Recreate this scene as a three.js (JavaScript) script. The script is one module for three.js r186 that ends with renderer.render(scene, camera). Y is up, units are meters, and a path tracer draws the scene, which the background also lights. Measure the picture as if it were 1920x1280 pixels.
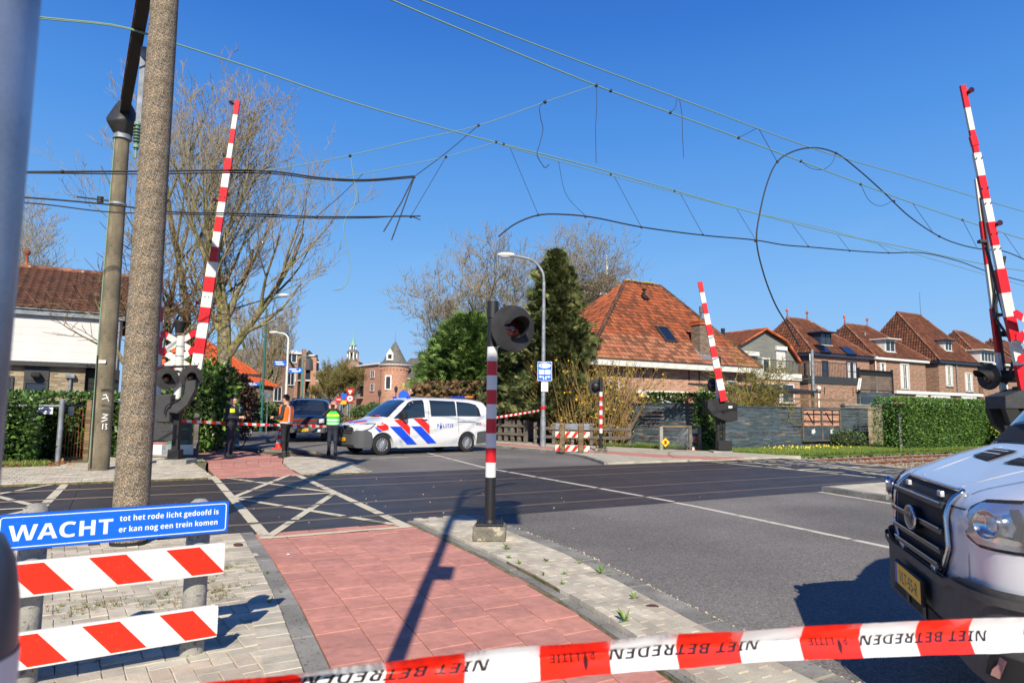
import * as THREE from 'three';
import { mergeGeometries, mergeVertices, toCreasedNormals } from 'three/addons/utils/BufferGeometryUtils.js';
import { RoundedBoxGeometry } from 'three/addons/geometries/RoundedBoxGeometry.js';
import { Brush, Evaluator, SUBTRACTION, INTERSECTION } from 'three-bvh-csg';

// ---------- camera, sky, sun, exposure ----------
const W = 1024, HH = 682, F = 1280, EYE = 1.45, PITCH = 5.85 * Math.PI / 180, ROLL = 0.011;
const scene = new THREE.Scene();
const camera = new THREE.PerspectiveCamera(53.13, W / HH, 0.05, 3000);
camera.position.set(0, EYE, 0);
camera.rotation.order = 'YXZ';
camera.rotation.set(PITCH, 0, ROLL);
const renderer = new THREE.WebGLRenderer({ antialias: true });
renderer.setSize(W, HH);
renderer.toneMapping = THREE.LinearToneMapping;
renderer.toneMappingExposure = 1.36;
renderer.shadowMap.enabled = true;
camera.focus = 9; camera.userData.fStop = 5;
const lin = (r, g, b) => new THREE.Color().setRGB(r / 255, g / 255, b / 255, THREE.SRGBColorSpace);
{
  // clear spring sky: colour by elevation only, a few faint cirrus wisps low down
  const w = 1024, h = 512, d = new Float32Array(w * h * 4);
  const st = [[-90, 150, 170, 190], [-2, 170, 198, 230], [0, 174, 208, 244], [4, 158, 203, 247], [9, 136, 191, 247], [15, 110, 172, 240], [22, 84, 150, 230], [30, 60, 124, 213], [38, 48, 102, 196], [60, 24, 58, 128], [90, 16, 42, 100]]
    .map(s => [s[0], lin(s[1], s[2], s[3])]);
  for (let j = 0; j < h; j++) {
    const el = (j + 0.5) / h * 180 - 90; let k = 0;
    while (k < st.length - 2 && st[k + 1][0] < el) k++;
    const t = Math.min(1, Math.max(0, (el - st[k][0]) / (st[k + 1][0] - st[k][0])));
    const c = st[k][1].clone().lerp(st[k + 1][1], t);
    for (let i = 0; i < w; i++) {
      const o = (j * w + i) * 4, az = i / w * Math.PI * 2;
      const wisp = Math.max(0, Math.sin(az * 9 + el * 0.6) * Math.sin(az * 23 + 1 - el * 1.1) - 0.55) * Math.exp(-((el - 12) ** 2) / 12) * 0.025;
      d[o] = (c.r + wisp) / 1.36; d[o + 1] = (c.g + wisp) / 1.36; d[o + 2] = (c.b + wisp * 0.7) / 1.36; d[o + 3] = 1;
    }
  }
  const sky = new THREE.DataTexture(d, w, h, THREE.RGBAFormat, THREE.FloatType);
  sky.mapping = THREE.EquirectangularReflectionMapping; sky.magFilter = sky.minFilter = THREE.LinearFilter; sky.needsUpdate = true;
  scene.background = sky; scene.environment = sky;
}
const SUN_AZ = -1.2 * Math.PI / 180, SUN_EL = 35.5 * Math.PI / 180;   // azimuth from straight behind the camera, towards the left
const sun = new THREE.DirectionalLight(new THREE.Color().setRGB(1, 0.9, 0.73), 5.0);
sun.position.set(-Math.sin(SUN_AZ) * Math.cos(SUN_EL) * 120, Math.sin(SUN_EL) * 120, Math.cos(SUN_AZ) * Math.cos(SUN_EL) * 120 - 25);
sun.target.position.set(0, 0, -25);
sun.castShadow = true; sun.shadow.mapSize.set(4096, 4096);
Object.assign(sun.shadow.camera, { left: -60, right: 60, top: 60, bottom: -60, near: 1, far: 320 });
scene.add(sun, sun.target);

// ---------- helpers ----------
let seed = 12345;
const rnd = () => { seed = (seed * 1664525 + 1013904223) >>> 0; return seed / 4294967296; };
const rr = (a, b) => a + (b - a) * rnd();
const V = (x, y, z) => new THREE.Vector3(x, y, z);
const sub = (a, b) => a.clone().sub(b), add = (a, b) => a.clone().add(b), mul = (a, s) => a.clone().multiplyScalar(s), lerp = (a, b, t) => a.clone().lerp(b, t);
const D2R = Math.PI / 180;
// photo pixel (1920x1280) -> direction / ground point / point at a depth / point in a vertical plane
function ray(x, y) {
  const v = V((x - 960) / F, -(y - 640) / F, -1), c = Math.cos(ROLL), s = Math.sin(ROLL);
  const a = V(c * v.x - s * v.y, s * v.x + c * v.y, v.z), cp = Math.cos(PITCH), sp = Math.sin(PITCH);
  return V(a.x, cp * a.y - sp * a.z, sp * a.y + cp * a.z);
}
const G = (x, y, h = 0) => { const v = ray(x, y), t = (h - EYE) / v.y; return V(v.x * t, h, v.z * t); };
const P = (x, y, d) => { const v = ray(x, y), t = d / -v.z; return V(v.x * t, EYE + v.y * t, -d); };
const onLine = (x, y, A, B) => { // vertical plane through ground points A, B
  const v = ray(x, y), n = V(-(B.z - A.z), 0, B.x - A.x), t = (n.x * A.x + n.z * A.z) / (n.x * v.x + n.z * v.z);
  return V(v.x * t, EYE + v.y * t, v.z * t);
};
const heightAt = (g, y) => { // height above ground of pixel row y in the column standing over ground point g
  const fwd = V(0, Math.sin(PITCH), -Math.cos(PITCH)); let lo = -5, hi = 60;
  for (let i = 0; i < 50; i++) { const m = (lo + hi) / 2; (proj(V(g.x, m, g.z)).y > y) ? lo = m : hi = m; }
  return lo;
};
function proj(p) {
  let d = sub(p, V(0, EYE, 0)); let c = Math.cos(-PITCH), s = Math.sin(-PITCH);
  d = V(d.x, c * d.y - s * d.z, s * d.y + c * d.z); c = Math.cos(-ROLL); s = Math.sin(-ROLL);
  d = V(c * d.x - s * d.y, s * d.x + c * d.y, d.z);
  return { x: 960 + F * d.x / -d.z, y: 640 - F * d.y / -d.z };
}
const used = {};
const nm = n => { const k = used[n] = (used[n] ?? -1) + 1; return k ? n + '_' + String(k).padStart(3, '0') : n; };
function prep(g) {
  let h = g.index ? g.toNonIndexed() : g;
  for (const k of Object.keys(h.attributes)) if (!['position', 'normal', 'uv', 'color'].includes(k)) h.deleteAttribute(k);
  if (!h.attributes.normal) h.computeVertexNormals();
  if (!h.userData.keepUV && !g.userData.keepUV) {
    const p = h.attributes.position, n = h.attributes.normal, uv = new Float32Array(p.count * 2);
    for (let i = 0; i < p.count; i += 3) { // one projection per face
      let ax = 0, ay = 0, az = 0;
      for (let k = 0; k < 3; k++) { ax += n.getX(i + k); ay += n.getY(i + k); az += n.getZ(i + k); }
      ax = Math.abs(ax); ay = Math.abs(ay); az = Math.abs(az);
      for (let k = 0; k < 3; k++) {
        const x = p.getX(i + k), y = p.getY(i + k), z = p.getZ(i + k);
        if (ay > ax && ay > az) { uv[(i + k) * 2] = x; uv[(i + k) * 2 + 1] = z; }
        else if (ax > az) { uv[(i + k) * 2] = z; uv[(i + k) * 2 + 1] = y; }
        else { uv[(i + k) * 2] = x; uv[(i + k) * 2 + 1] = y; }
      }
    }
    h.setAttribute('uv', new THREE.BufferAttribute(uv, 2));
  }
  return h;
}
function mesh(name, geos, mat, parent = scene) {
  const a = (Array.isArray(geos) ? geos : [geos]).map(prep);
  const hasC = a.some(g => g.attributes.color);
  if (!hasC || !a.every(g => g.attributes.color)) a.forEach(g => g.deleteAttribute('color'));
  const m = new THREE.Mesh(a.length > 1 ? mergeGeometries(a) : a[0], mat);
  m.name = parent === scene ? nm(name) : name; m.castShadow = m.receiveShadow = true; parent.add(m); return m;
}
function thing(name, label, category, pos = V(0, 0, 0), turn = 0, group) {
  const o = new THREE.Group(); o.name = nm(name); o.position.copy(pos); o.rotation.y = turn;
  o.userData = { label, category }; if (group) o.userData.group = group; scene.add(o); return o;
}
const sub_ = (name, parent) => { const o = new THREE.Group(); o.name = name; parent.add(o); return o; };
const tag = (o, label, category, group) => { o.userData.label = label; o.userData.category = category; if (group) o.userData.group = group; return o; };
const struct = (name, geos, mat) => { const m = mesh(name, geos, mat); m.userData.kind = 'structure'; return m; };
const xf = (g, p = V(0, 0, 0), rx = 0, ry = 0, rz = 0, o = 'YXZ') => g.applyMatrix4(new THREE.Matrix4().compose(p, new THREE.Quaternion().setFromEuler(new THREE.Euler(rx, ry, rz, o)), V(1, 1, 1)));
const box = (w, h, d, x = 0, y = 0, z = 0, ry = 0, rx = 0, rz = 0) => xf(new THREE.BoxGeometry(w, h, d), V(x, y, z), rx, ry, rz);
const rbox = (w, h, d, x = 0, y = 0, z = 0, r = 0.01, ry = 0, rx = 0, rz = 0, seg = 2) => xf(new RoundedBoxGeometry(w, h, d, seg, Math.min(r, w / 2.01, h / 2.01, d / 2.01)), V(x, y, z), rx, ry, rz);
const cyl = (r0, r1, h, x = 0, y = 0, z = 0, n = 20, open = false) => { const g = new THREE.CylinderGeometry(r1, r0, h, n, 1, open), u = g.attributes.uv; for (let i = 0; i < u.count; i++) u.setXY(i, u.getX(i) * 6.283 * r0, u.getY(i) * h); g.userData.keepUV = true; return xf(g, V(x, y + h / 2, z)); };   // r0 bottom, base at y
const rod = (a, b, r, r2 = r, n = 8) => { const d = sub(b, a), L = d.length(), g = new THREE.CylinderGeometry(r2, r, L, n, 1); g.applyMatrix4(new THREE.Matrix4().compose(lerp(a, b, 0.5), new THREE.Quaternion().setFromUnitVectors(V(0, 1, 0), d.normalize()), V(1, 1, 1))); return g; };
const bar = (a, b, w, t, up = V(0, 1, 0)) => { const d = sub(b, a), L = d.length(); d.normalize(); let s = d.clone().cross(up).normalize(); const u = s.clone().cross(d); const g = new THREE.BoxGeometry(w, t, L); g.applyMatrix4(new THREE.Matrix4().makeBasis(s, u, mul(d, -1)).setPosition(lerp(a, b, 0.5))); return g; };
const tube = (pts, r, seg = 0, n = 6, closed = false, smooth = true) => { const c = smooth ? new THREE.CatmullRomCurve3(pts, closed) : (() => { const p = new THREE.CurvePath(); for (let i = 1; i < pts.length; i++) p.add(new THREE.LineCurve3(pts[i - 1], pts[i])); return p; })(); return new THREE.TubeGeometry(c, seg || pts.length * 6, r, n, closed); };
const lathe = (pts, n = 24) => new THREE.LatheGeometry(pts.map(p => new THREE.Vector2(p[0], p[1])), n);
const ext = (pts, depth, bevel = 0, holes = []) => { const s = new THREE.Shape(pts.map(p => new THREE.Vector2(p[0], p[1]))); for (const h of holes) s.holes.push(new THREE.Path(h.map(p => new THREE.Vector2(p[0], p[1])))); return new THREE.ExtrudeGeometry(s, { depth, bevelEnabled: bevel > 0, bevelSize: bevel, bevelThickness: bevel, bevelSegments: 1, steps: 1, curveSegments: 8 }); };
// flat slab over a ground polygon (world points), top at y
const slab = (pts, y, th) => { const g = ext(pts.map(p => [p.x, -p.z]), th); g.rotateX(-Math.PI / 2); g.translate(0, y - th, 0); return g; };
const quad = (a, b, c, d) => { const g = new THREE.BufferGeometry(); g.setAttribute('position', new THREE.Float32BufferAttribute([a, b, c, a, c, d].flatMap(p => [p.x, p.y, p.z]), 3)); g.computeVertexNormals(); return g; };
const inPoly = (x, z, poly) => { let r = false; for (let i = 0, j = poly.length - 1; i < poly.length; j = i++) { const a = poly[i], b = poly[j]; if ((a.z > z) !== (b.z > z) && x < (b.x - a.x) * (z - a.z) / (b.z - a.z) + a.x) r = !r; } return r; };

// ---------- noise + textures ----------
const hash = (x, y, s) => { let h = (x * 374761393 + y * 668265263 + s * 1442695041) | 0; h = Math.imul(h ^ (h >>> 13), 1274126177); return ((h ^ (h >>> 16)) >>> 0) / 4294967296; };
function vn(x, y, per, s) { const xi = Math.floor(x), yi = Math.floor(y), fx = x - xi, fy = y - yi, m = v => ((v % per) + per) % per, u = fx * fx * (3 - 2 * fx), w = fy * fy * (3 - 2 * fy); const a = hash(m(xi), m(yi), s), b = hash(m(xi + 1), m(yi), s), c = hash(m(xi), m(yi + 1), s), d = hash(m(xi + 1), m(yi + 1), s); return a + (b - a) * u + (c - a) * w + (a - b - c + d) * u * w; }
const fbm = (u, v, per, oct, s) => { let r = 0, a = 0.5, t = 0; for (let i = 0; i < oct; i++) { r += a * vn(u * per, v * per, per, s + i * 17); t += a; a *= 0.5; per *= 2; } return r / t; };
function tex(n, size, fn, data = false) { // fn(u,v)->[r,g,b] 0..255 ; size in metres covered
  const d = new Uint8Array(n * n * 4);
  for (let j = 0; j < n; j++) for (let i = 0; i < n; i++) { const c = fn(i / n, j / n), o = (j * n + i) * 4; d[o] = Math.max(0, Math.min(255, c[0])); d[o + 1] = Math.max(0, Math.min(255, c[1])); d[o + 2] = Math.max(0, Math.min(255, c[2])); d[o + 3] = 255; }
  const t = new THREE.DataTexture(d, n, n); t.wrapS = t.wrapT = THREE.RepeatWrapping; t.magFilter = THREE.LinearFilter; t.minFilter = THREE.LinearMipmapLinearFilter; t.generateMipmaps = true;
  if (!data) t.colorSpace = THREE.SRGBColorSpace; const s = Array.isArray(size) ? size : [size, size]; t.repeat.set(1 / s[0], 1 / s[1]); t.needsUpdate = true; return t;
}
const gray = fn => (u, v) => { const x = fn(u, v); return [x, x, x]; };
const std = (o) => new THREE.MeshStandardMaterial({ roughness: 0.8, ...o });
const phy = (o) => new THREE.MeshPhysicalMaterial({ roughness: 0.5, ...o });
const C = (r, g, b) => lin(r, g, b);
function canvasTex(w, h, draw) { const c = document.createElement('canvas'); c.width = w; c.height = h; const x = c.getContext('2d'); draw(x, w, h); const t = new THREE.CanvasTexture(c); t.colorSpace = THREE.SRGBColorSpace; t.magFilter = THREE.LinearFilter; t.anisotropy = 8; return t; }
// plain panel with its own 0..1 uv, facing +z, centred
const face = (w, h) => { const g = new THREE.PlaneGeometry(w, h); g.userData.keepUV = true; return g; };
const keep = g => { g.userData.keepUV = true; return g; };
const M = {};
{
  const spk = (a, b, s) => (u, v) => { const f = vn(u * 170, v * 170, 170, s), k = fbm(u, v, 6, 4, s + 3), e = hash(Math.floor(u * 512), Math.floor(v * 512), s); return [a, b, f, k, e]; };
  M.asphalt = std({ map: tex(1024, 5.2, (u, v) => { const e = hash(Math.floor(u * 1024), Math.floor(v * 1024), 1), k = fbm(u, v, 3, 6, 2), f = vn(u * 420, v * 420, 420, 5); const b = 104 + (e - .5) * 40 + (k - .5) * 46 + (f - .5) * 36 + (e > .975 ? 46 : 0); return [b * 1.03, b, b * .97]; }), bumpMap: tex(512, 2.2, gray((u, v) => 255 * vn(u * 230, v * 230, 230, 8)), true), bumpScale: 0.004, roughness: 0.88 });
  M.rubber = std({ map: tex(512, 1.6, (u, v) => { const k = fbm(u, v, 5, 5, 12), e = hash(Math.floor(u * 512), Math.floor(v * 512), 4), st = fbm(u * 0.5, v, 3, 3, 19); const b = 54 + (k - .5) * 30 + (e - .5) * 12 + (e > .993 ? 40 : 0); return [b * 1.06 + st * 6, b + st * 3, b * .92]; }), bumpMap: tex(512, 0.5, gray((u, v) => { const a = Math.abs(((u * 6 + v * 6) % 1) - .5), b = Math.abs(((u * 6 - v * 6 + 12) % 1) - .5); return Math.max(a, b) > .3 ? 255 : 60; }), true), bumpScale: 0.03, roughness: 0.5 });
  const agg = (u, v) => { // exposed pebbles: cellular
    let best = 9, id = 0; const n = 44, x = u * n, y = v * n, xi = Math.floor(x), yi = Math.floor(y);
    for (let i = -1; i < 2; i++) for (let j = -1; j < 2; j++) { const cx = ((xi + i) % n + n) % n, cy = ((yi + j) % n + n) % n; const dx = xi + i + hash(cx, cy, 31) - x, dy = yi + j + hash(cx, cy, 32) - y, d = dx * dx + dy * dy; if (d < best) { best = d; id = hash(cx, cy, 33); } }
    return [Math.sqrt(best), id];
  };
  const aggT = tex(512, 0.42, (u, v) => { const [d, id] = agg(u, v), k = fbm(u, v, 5, 4, 41); let c = [140, 130, 116]; if (id > .5) c = [164, 152, 134]; if (id > .8) c = [196, 186, 168]; if (id > .95) c = [164, 122, 80]; if (id < .2) c = [108, 102, 98]; const m = d > .5 ? .7 : 1; return c.map(q => q * m * (0.82 + k * .36)); });
  const aggB = tex(512, 0.42, gray((u, v) => { const [d] = agg(u, v); return 255 * Math.max(0, 1 - d * 1.3); }), true);
  M.aggregate = std({ map: aggT, bumpMap: aggB, bumpScale: 0.004, roughness: 0.85, color: C(230, 226, 218) });
  const concT = tex(512, 1, (u, v) => { const k = fbm(u, v, 4, 5, 51), e = hash(Math.floor(u * 256), Math.floor(v * 256), 52), p = vn(u * 60, v * 60, 60, 53); const b = 150 + (k - .5) * 70 + (e - .5) * 22 - (p > .86 ? 40 : 0); return [b, b * .985, b * .94]; });
  const concB = tex(256, 0.5, gray((u, v) => 255 * fbm(u, v, 30, 3, 55)), true);
  M.concrete = std({ map: concT, bumpMap: concB, bumpScale: 0.003 });
  M.mastConcrete = std({ map: concT, bumpMap: concB, bumpScale: 0.004, color: C(196, 184, 160) });
  M.kerb = std({ map: concT, bumpMap: concB, bumpScale: 0.002, color: C(226, 226, 226) });
  const paveT = tex(512, 0.9, (u, v) => { const k = fbm(u, v, 5, 5, 61), e = hash(Math.floor(u * 512), Math.floor(v * 512), 62); const b = 188 + (k - .5) * 70 + (e - .5) * 36; return [b, b * .975, b * .91]; });
  M.paver = [[250, 248, 242], [234, 232, 226], [255, 250, 242], [240, 232, 226]].map(c => std({ map: paveT, bumpMap: concB, bumpScale: 0.002, color: C(...c), roughness: .9 }));
  const redT = tex(512, 0.8, (u, v) => { const k = fbm(u, v, 4, 5, 71), e = hash(Math.floor(u * 512), Math.floor(v * 512), 72), f = fbm(u, v, 16, 3, 74); const b = 1 + (k - .5) * .18 + (e - .5) * .2 + (f - .5) * .16; return [192 * b, 138 * b, 126 * b]; });
  M.redTile = [[250, 243, 240], [243, 235, 234], [254, 248, 244], [238, 234, 234]].map(c => std({ map: redT, bumpMap: concB, bumpScale: 0.0015, color: C(...c), roughness: .85 }));
  M.jointSoil = std({ map: tex(512, 0.7, (u, v) => { const k = fbm(u, v, 6, 5, 81), m = fbm(u, v, 9, 4, 83), e = hash(Math.floor(u * 512), Math.floor(v * 512), 82); const b = .75 + k * .4 + (e - .5) * .3; return m > .56 ? [84 * b, 92 * b, 48 * b] : [122 * b, 108 * b, 84 * b]; }), roughness: 1 });
  M.soil = std({ map: tex(512, 3, (u, v) => { const k = fbm(u, v, 6, 6, 91), e = hash(Math.floor(u * 512), Math.floor(v * 512), 92); const b = .6 + k * .7 + (e - .5) * .45; return [112 * b, 90 * b, 66 * b]; }), roughness: 1 });
  M.turf = std({ map: tex(512, 2.4, (u, v) => { const k = fbm(u, v, 8, 6, 101), e = hash(Math.floor(u * 512), Math.floor(v * 512), 102); const b = .5 + k * .7 + (e - .5) * .5; return [86 * b, 112 * b, 44 * b]; }), roughness: 1 });
  const wearP = tex(512, 1.3, (u, v) => { const k = fbm(u, v, 7, 5, 111), e = hash(Math.floor(u * 512), Math.floor(v * 512), 112); const b = 212 + (e - .5) * 18 - (k > .62 ? (k - .62) * 420 : 0); return [b, b * .985, b * .94]; });
  M.paint = std({ map: wearP, roughness: 0.75, color: C(238, 236, 230) });
  M.paintOld = std({ map: wearP, roughness: 0.8, color: C(242, 236, 220) });
  const brick = (base, mortar, s) => { const cw = .22, ch = .066, nx = 6, ny = 20; return { map: tex(512, [nx * cw, ny * ch], (u, v) => { const row = Math.floor(v * ny), x = u * nx + (row & 1) * .5, cx = ((Math.floor(x) % nx) + nx) % nx, fx = x - Math.floor(x), fy = v * ny - row, k = hash(cx, row, s), k2 = hash(cx, row, s + 1), e = hash(Math.floor(u * 512), Math.floor(v * 512), s + 2); if (fx < .05 || fy < .17) return mortar.map(q => q * (.9 + e * .2)); const b = .78 + k * .36 + (e - .5) * .14; return [base[0] * b, base[1] * b * (.94 + k2 * .12), base[2] * b * (.9 + k2 * .2)]; }), bumpMap: tex(256, [nx * cw, ny * ch], gray((u, v) => { const row = Math.floor(v * ny), x = u * nx + (row & 1) * .5, fx = x - Math.floor(x), fy = v * ny - row; return fx < .06 || fy < .18 ? 60 : 220; }), true), bumpScale: 0.006, roughness: .9 }; };
  M.brickRed = std(brick([170, 124, 104], [186, 172, 154], 121));
  M.brickBrown = std(brick([150, 112, 92], [150, 138, 124], 131));
  M.brickDark = std(brick([118, 100, 86], [120, 112, 100], 141));
  M.brickPink = std(brick([178, 126, 104], [196, 172, 150], 151));
  M.brickYellow = std(brick([150, 136, 112], [140, 132, 118], 161));
  const tileV = (c, s, lich) => tex(512, 2.0, (u, v) => { const k = fbm(u, v, 5, 5, s), l = fbm(u, v, 14, 4, s + 5), e = hash(Math.floor(u * 512), Math.floor(v * 512), s + 9); const b = .8 + (k - .5) * .9 + (e - .5) * .2; let r = [c[0] * b, c[1] * b, c[2] * b]; if (l > 1 - lich) r = [104 * b, 92 * b, 78 * b]; if (lich > .3 && l < .22) r = [176, 160, 136]; return r; });
  M.tileOld = [[255, 250, 246], [222, 206, 196], [176, 168, 160], [255, 232, 214]].map(c => std({ map: M.tO ??= tileV([172, 118, 92], 171, .46), color: C(...c), roughness: .88 }));
  M.tileBrown = std({ map: tileV([122, 82, 66], 181, .4), roughness: .85 });
  M.tileRed = std({ map: tileV([164, 110, 84], 191, .34), roughness: .85 });
  M.tileOrange = std({ map: tileV([206, 104, 56], 201, .1), roughness: .8 });
  M.slate = std({ map: tex(512, [2, 2], (u, v) => { const row = Math.floor(v * 14), x = u * 10 + (row & 1) * .5, id = hash(Math.floor(x) % 10, row, 211), e = hash(Math.floor(u * 512), Math.floor(v * 512), 212), j = (v * 14 - row < .1) ? .7 : 1; const b = (84 + id * 30 + (e - .5) * 16) * j; return [b, b * .98, b * .93]; }), roughness: .7 });
  const woodT = (c, s, n = 26) => tex(512, [1.6, .8], (u, v) => { const g = fbm(u * .25, v * 1, 4, 3, s), l = vn(u * 4, v * 90, 90, s + 4), k = vn(u * 2, v * 24, 24, s + 7), e = hash(Math.floor(u * 512), Math.floor(v * 512), s + 8); const b = .8 + (l - .5) * .4 + (k - .5) * .3 + (g - .5) * .3 + (e - .5) * .08; return c.map(q => q * b); });
  M.woodGrey = std({ map: woodT([120, 112, 104], 221), roughness: .9 });
  M.woodBrown = std({ map: woodT([146, 122, 92], 231), roughness: .9 });
  M.woodBlack = std({ map: tex(512, [2.6, 1.3], (u, v) => { const l = vn(u * 5, v * 110, 110, 241), k = fbm(u, v, 6, 4, 243), p = fbm(u * 1, v * 3, 5, 4, 247), e = hash(Math.floor(u * 512), Math.floor(v * 512), 248); let b = 1 + (l - .5) * .5 + (k - .5) * .6 + (e - .5) * .1; return p > .72 ? [112 * b, 100 * b, 88 * b] : [64 * b, 78 * b, 86 * b]; }), roughness: .82 });
  const barkF = c => tex(512, .8, (u, v) => { const l = fbm(u, v * .5, 12, 4, 251), m = fbm(u, v, 5, 4, 255), e = hash(Math.floor(u * 512), Math.floor(v * 512), 254); const b = .7 + (l - .5) * .9 + (e - .5) * .2; return m > .5 ? [c[0] * b, c[1] * b, c[2] * b] : [c[3] * b, c[4] * b, c[5] * b]; });
  M.bark = std({ map: barkF([172, 160, 132, 168, 160, 96]), bumpMap: concB, bumpScale: .02, roughness: 1 });
  M.twig = std({ color: C(140, 124, 98), roughness: 1 });
  M.twigGreen = std({ color: C(132, 124, 62), roughness: 1 });
  const galvT = tex(512, .9, (u, v) => { const k = fbm(u, v, 7, 4, 261), q = fbm(u, v, 3, 3, 262), e = hash(Math.floor(u * 300), Math.floor(v * 300), 263); const b = 150 + (k - .5) * 70 + (q - .5) * 60 + (e - .5) * 10; return [b, b * 1.02, b * 1.05]; });
  M.galv = std({ map: galvT, metalness: .7, roughness: .38, color: C(250, 252, 255) });
  M.galvDull = std({ map: galvT, metalness: .25, roughness: .6, color: C(215, 222, 228) });
  M.black = std({ color: C(28, 29, 32), roughness: .5 });
  M.blackMatt = std({ color: C(25, 26, 28), roughness: .75 });
  M.darkGrey = std({ map: tex(256, .7, (u, v) => { const k = fbm(u, v, 6, 4, 271), e = hash(Math.floor(u * 256), Math.floor(v * 256), 272); const b = 54 + (k - .5) * 22 + (e - .5) * 6; return [b, b * 1.02, b * 1.06]; }), roughness: .55 });
  M.white = std({ color: C(214, 214, 212), roughness: .5 });
  M.whiteOld = std({ map: tex(256, 1.5, (u, v) => { const k = fbm(u, v, 5, 5, 281), e = hash(Math.floor(u * 256), Math.floor(v * 256), 282); const b = 206 + (k - .5) * 36 + (e - .5) * 8; return [b, b, b * .97]; }), roughness: .6 });
  M.sigRed = std({ color: C(196, 24, 34), roughness: .38 });
  M.sigRedDark = std({ color: C(170, 20, 32), roughness: .35 });
  M.sigOrange = std({ color: C(236, 52, 24), roughness: .45 });
  M.refl = std({ color: C(196, 200, 208), roughness: .4 });
  M.blue = std({ color: C(0, 84, 196), roughness: .4 });
  M.rust = std({ map: tex(256, .6, (u, v) => { const k = fbm(u, v, 8, 5, 291); const b = .6 + k * .8; return [128 * b, 78 * b, 48 * b]; }), roughness: .9, metalness: .1 });
  M.railTop = std({ color: C(142, 122, 104), metalness: .7, roughness: .42 });
  M.wire = std({ color: C(48, 46, 48), roughness: .6, metalness: .3 });
  M.wireGreen = std({ color: C(116, 146, 124), roughness: .6 });
  M.glass = phy({ color: C(26, 32, 40), roughness: .06, metalness: 0, clearcoat: 1, clearcoatRoughness: .03, specularIntensity: 1 });
  M.winGlass = phy({ color: C(46, 54, 64), roughness: .08, specularIntensity: 1 });
  M.curtain = std({ color: C(206, 204, 198) });
  M.tyre = std({ color: C(34, 34, 36), roughness: .85 });
  M.chrome = std({ color: C(206, 208, 212), metalness: 1, roughness: .14 });
  M.rim = std({ color: C(188, 190, 194), metalness: .6, roughness: .35 });
}
// ---------- ground frame: s along the rails (to the right), t across them (away) ----------
const O_ST = G(912, 952.5), UA = 60 * D2R;
const us = V(Math.sin(UA), 0, -Math.cos(UA)), vt = V(-Math.cos(UA), 0, -Math.sin(UA));
const ST = (s, t, y = 0) => V(O_ST.x + us.x * s + vt.x * t, y, O_ST.z + us.z * s + vt.z * t);
const toST = p => { const d = sub(p, O_ST); return [d.x * us.x + d.z * us.z, d.x * vt.x + d.z * vt.z]; };
const RAIL_TURN = Math.atan2(-us.z, us.x);          // rotation.y that maps +x to the rail direction
const poly = a => a.map(p => ST(p[0], p[1]));
const pl = (pts, t) => { let i = 0; while (i < pts.length - 2 && pts[i + 1][0] < t) i++; const a = pts[i], b = pts[i + 1]; return a[1] + (b[1] - a[1]) * (t - a[0]) / (b[0] - a[0]); };   // piecewise linear value at t
const pathL = t => pl([[-14, -4.6], [-8, -4.05], [-5.24, -3.78], [-3.98, -3.65], [-2.43, -3.53], [-0.83, -3.44]], t);
const pathR = t => pl([[-14, -3.0], [-8, -2.5], [-6.3, -2.22], [-5.32, -1.98], [-4.08, -1.79], [-2.77, -1.67], [-0.9, -1.58]], t);
const kerbN = t => pl([[-16, -2.6], [-8, -1.6], [-5.85, -1.24], [-4.52, -0.95], [-3.4, -0.72], [-1.26, -0.53], [-0.7, -0.5]], t);
const farL = t => pl([[6, .3], [6.6, .36], [10.56, .84], [15.2, 1.25], [24, 1.0], [60, -3]], t);
const farR = t => pl([[6, 6.9], [6.43, 7.1], [8.85, 8.2], [11.2, 8.7], [15, 8.5], [24, 8.0], [60, 5.5]], t);
const NEAR = -0.72, FAR = 6.1;
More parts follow.
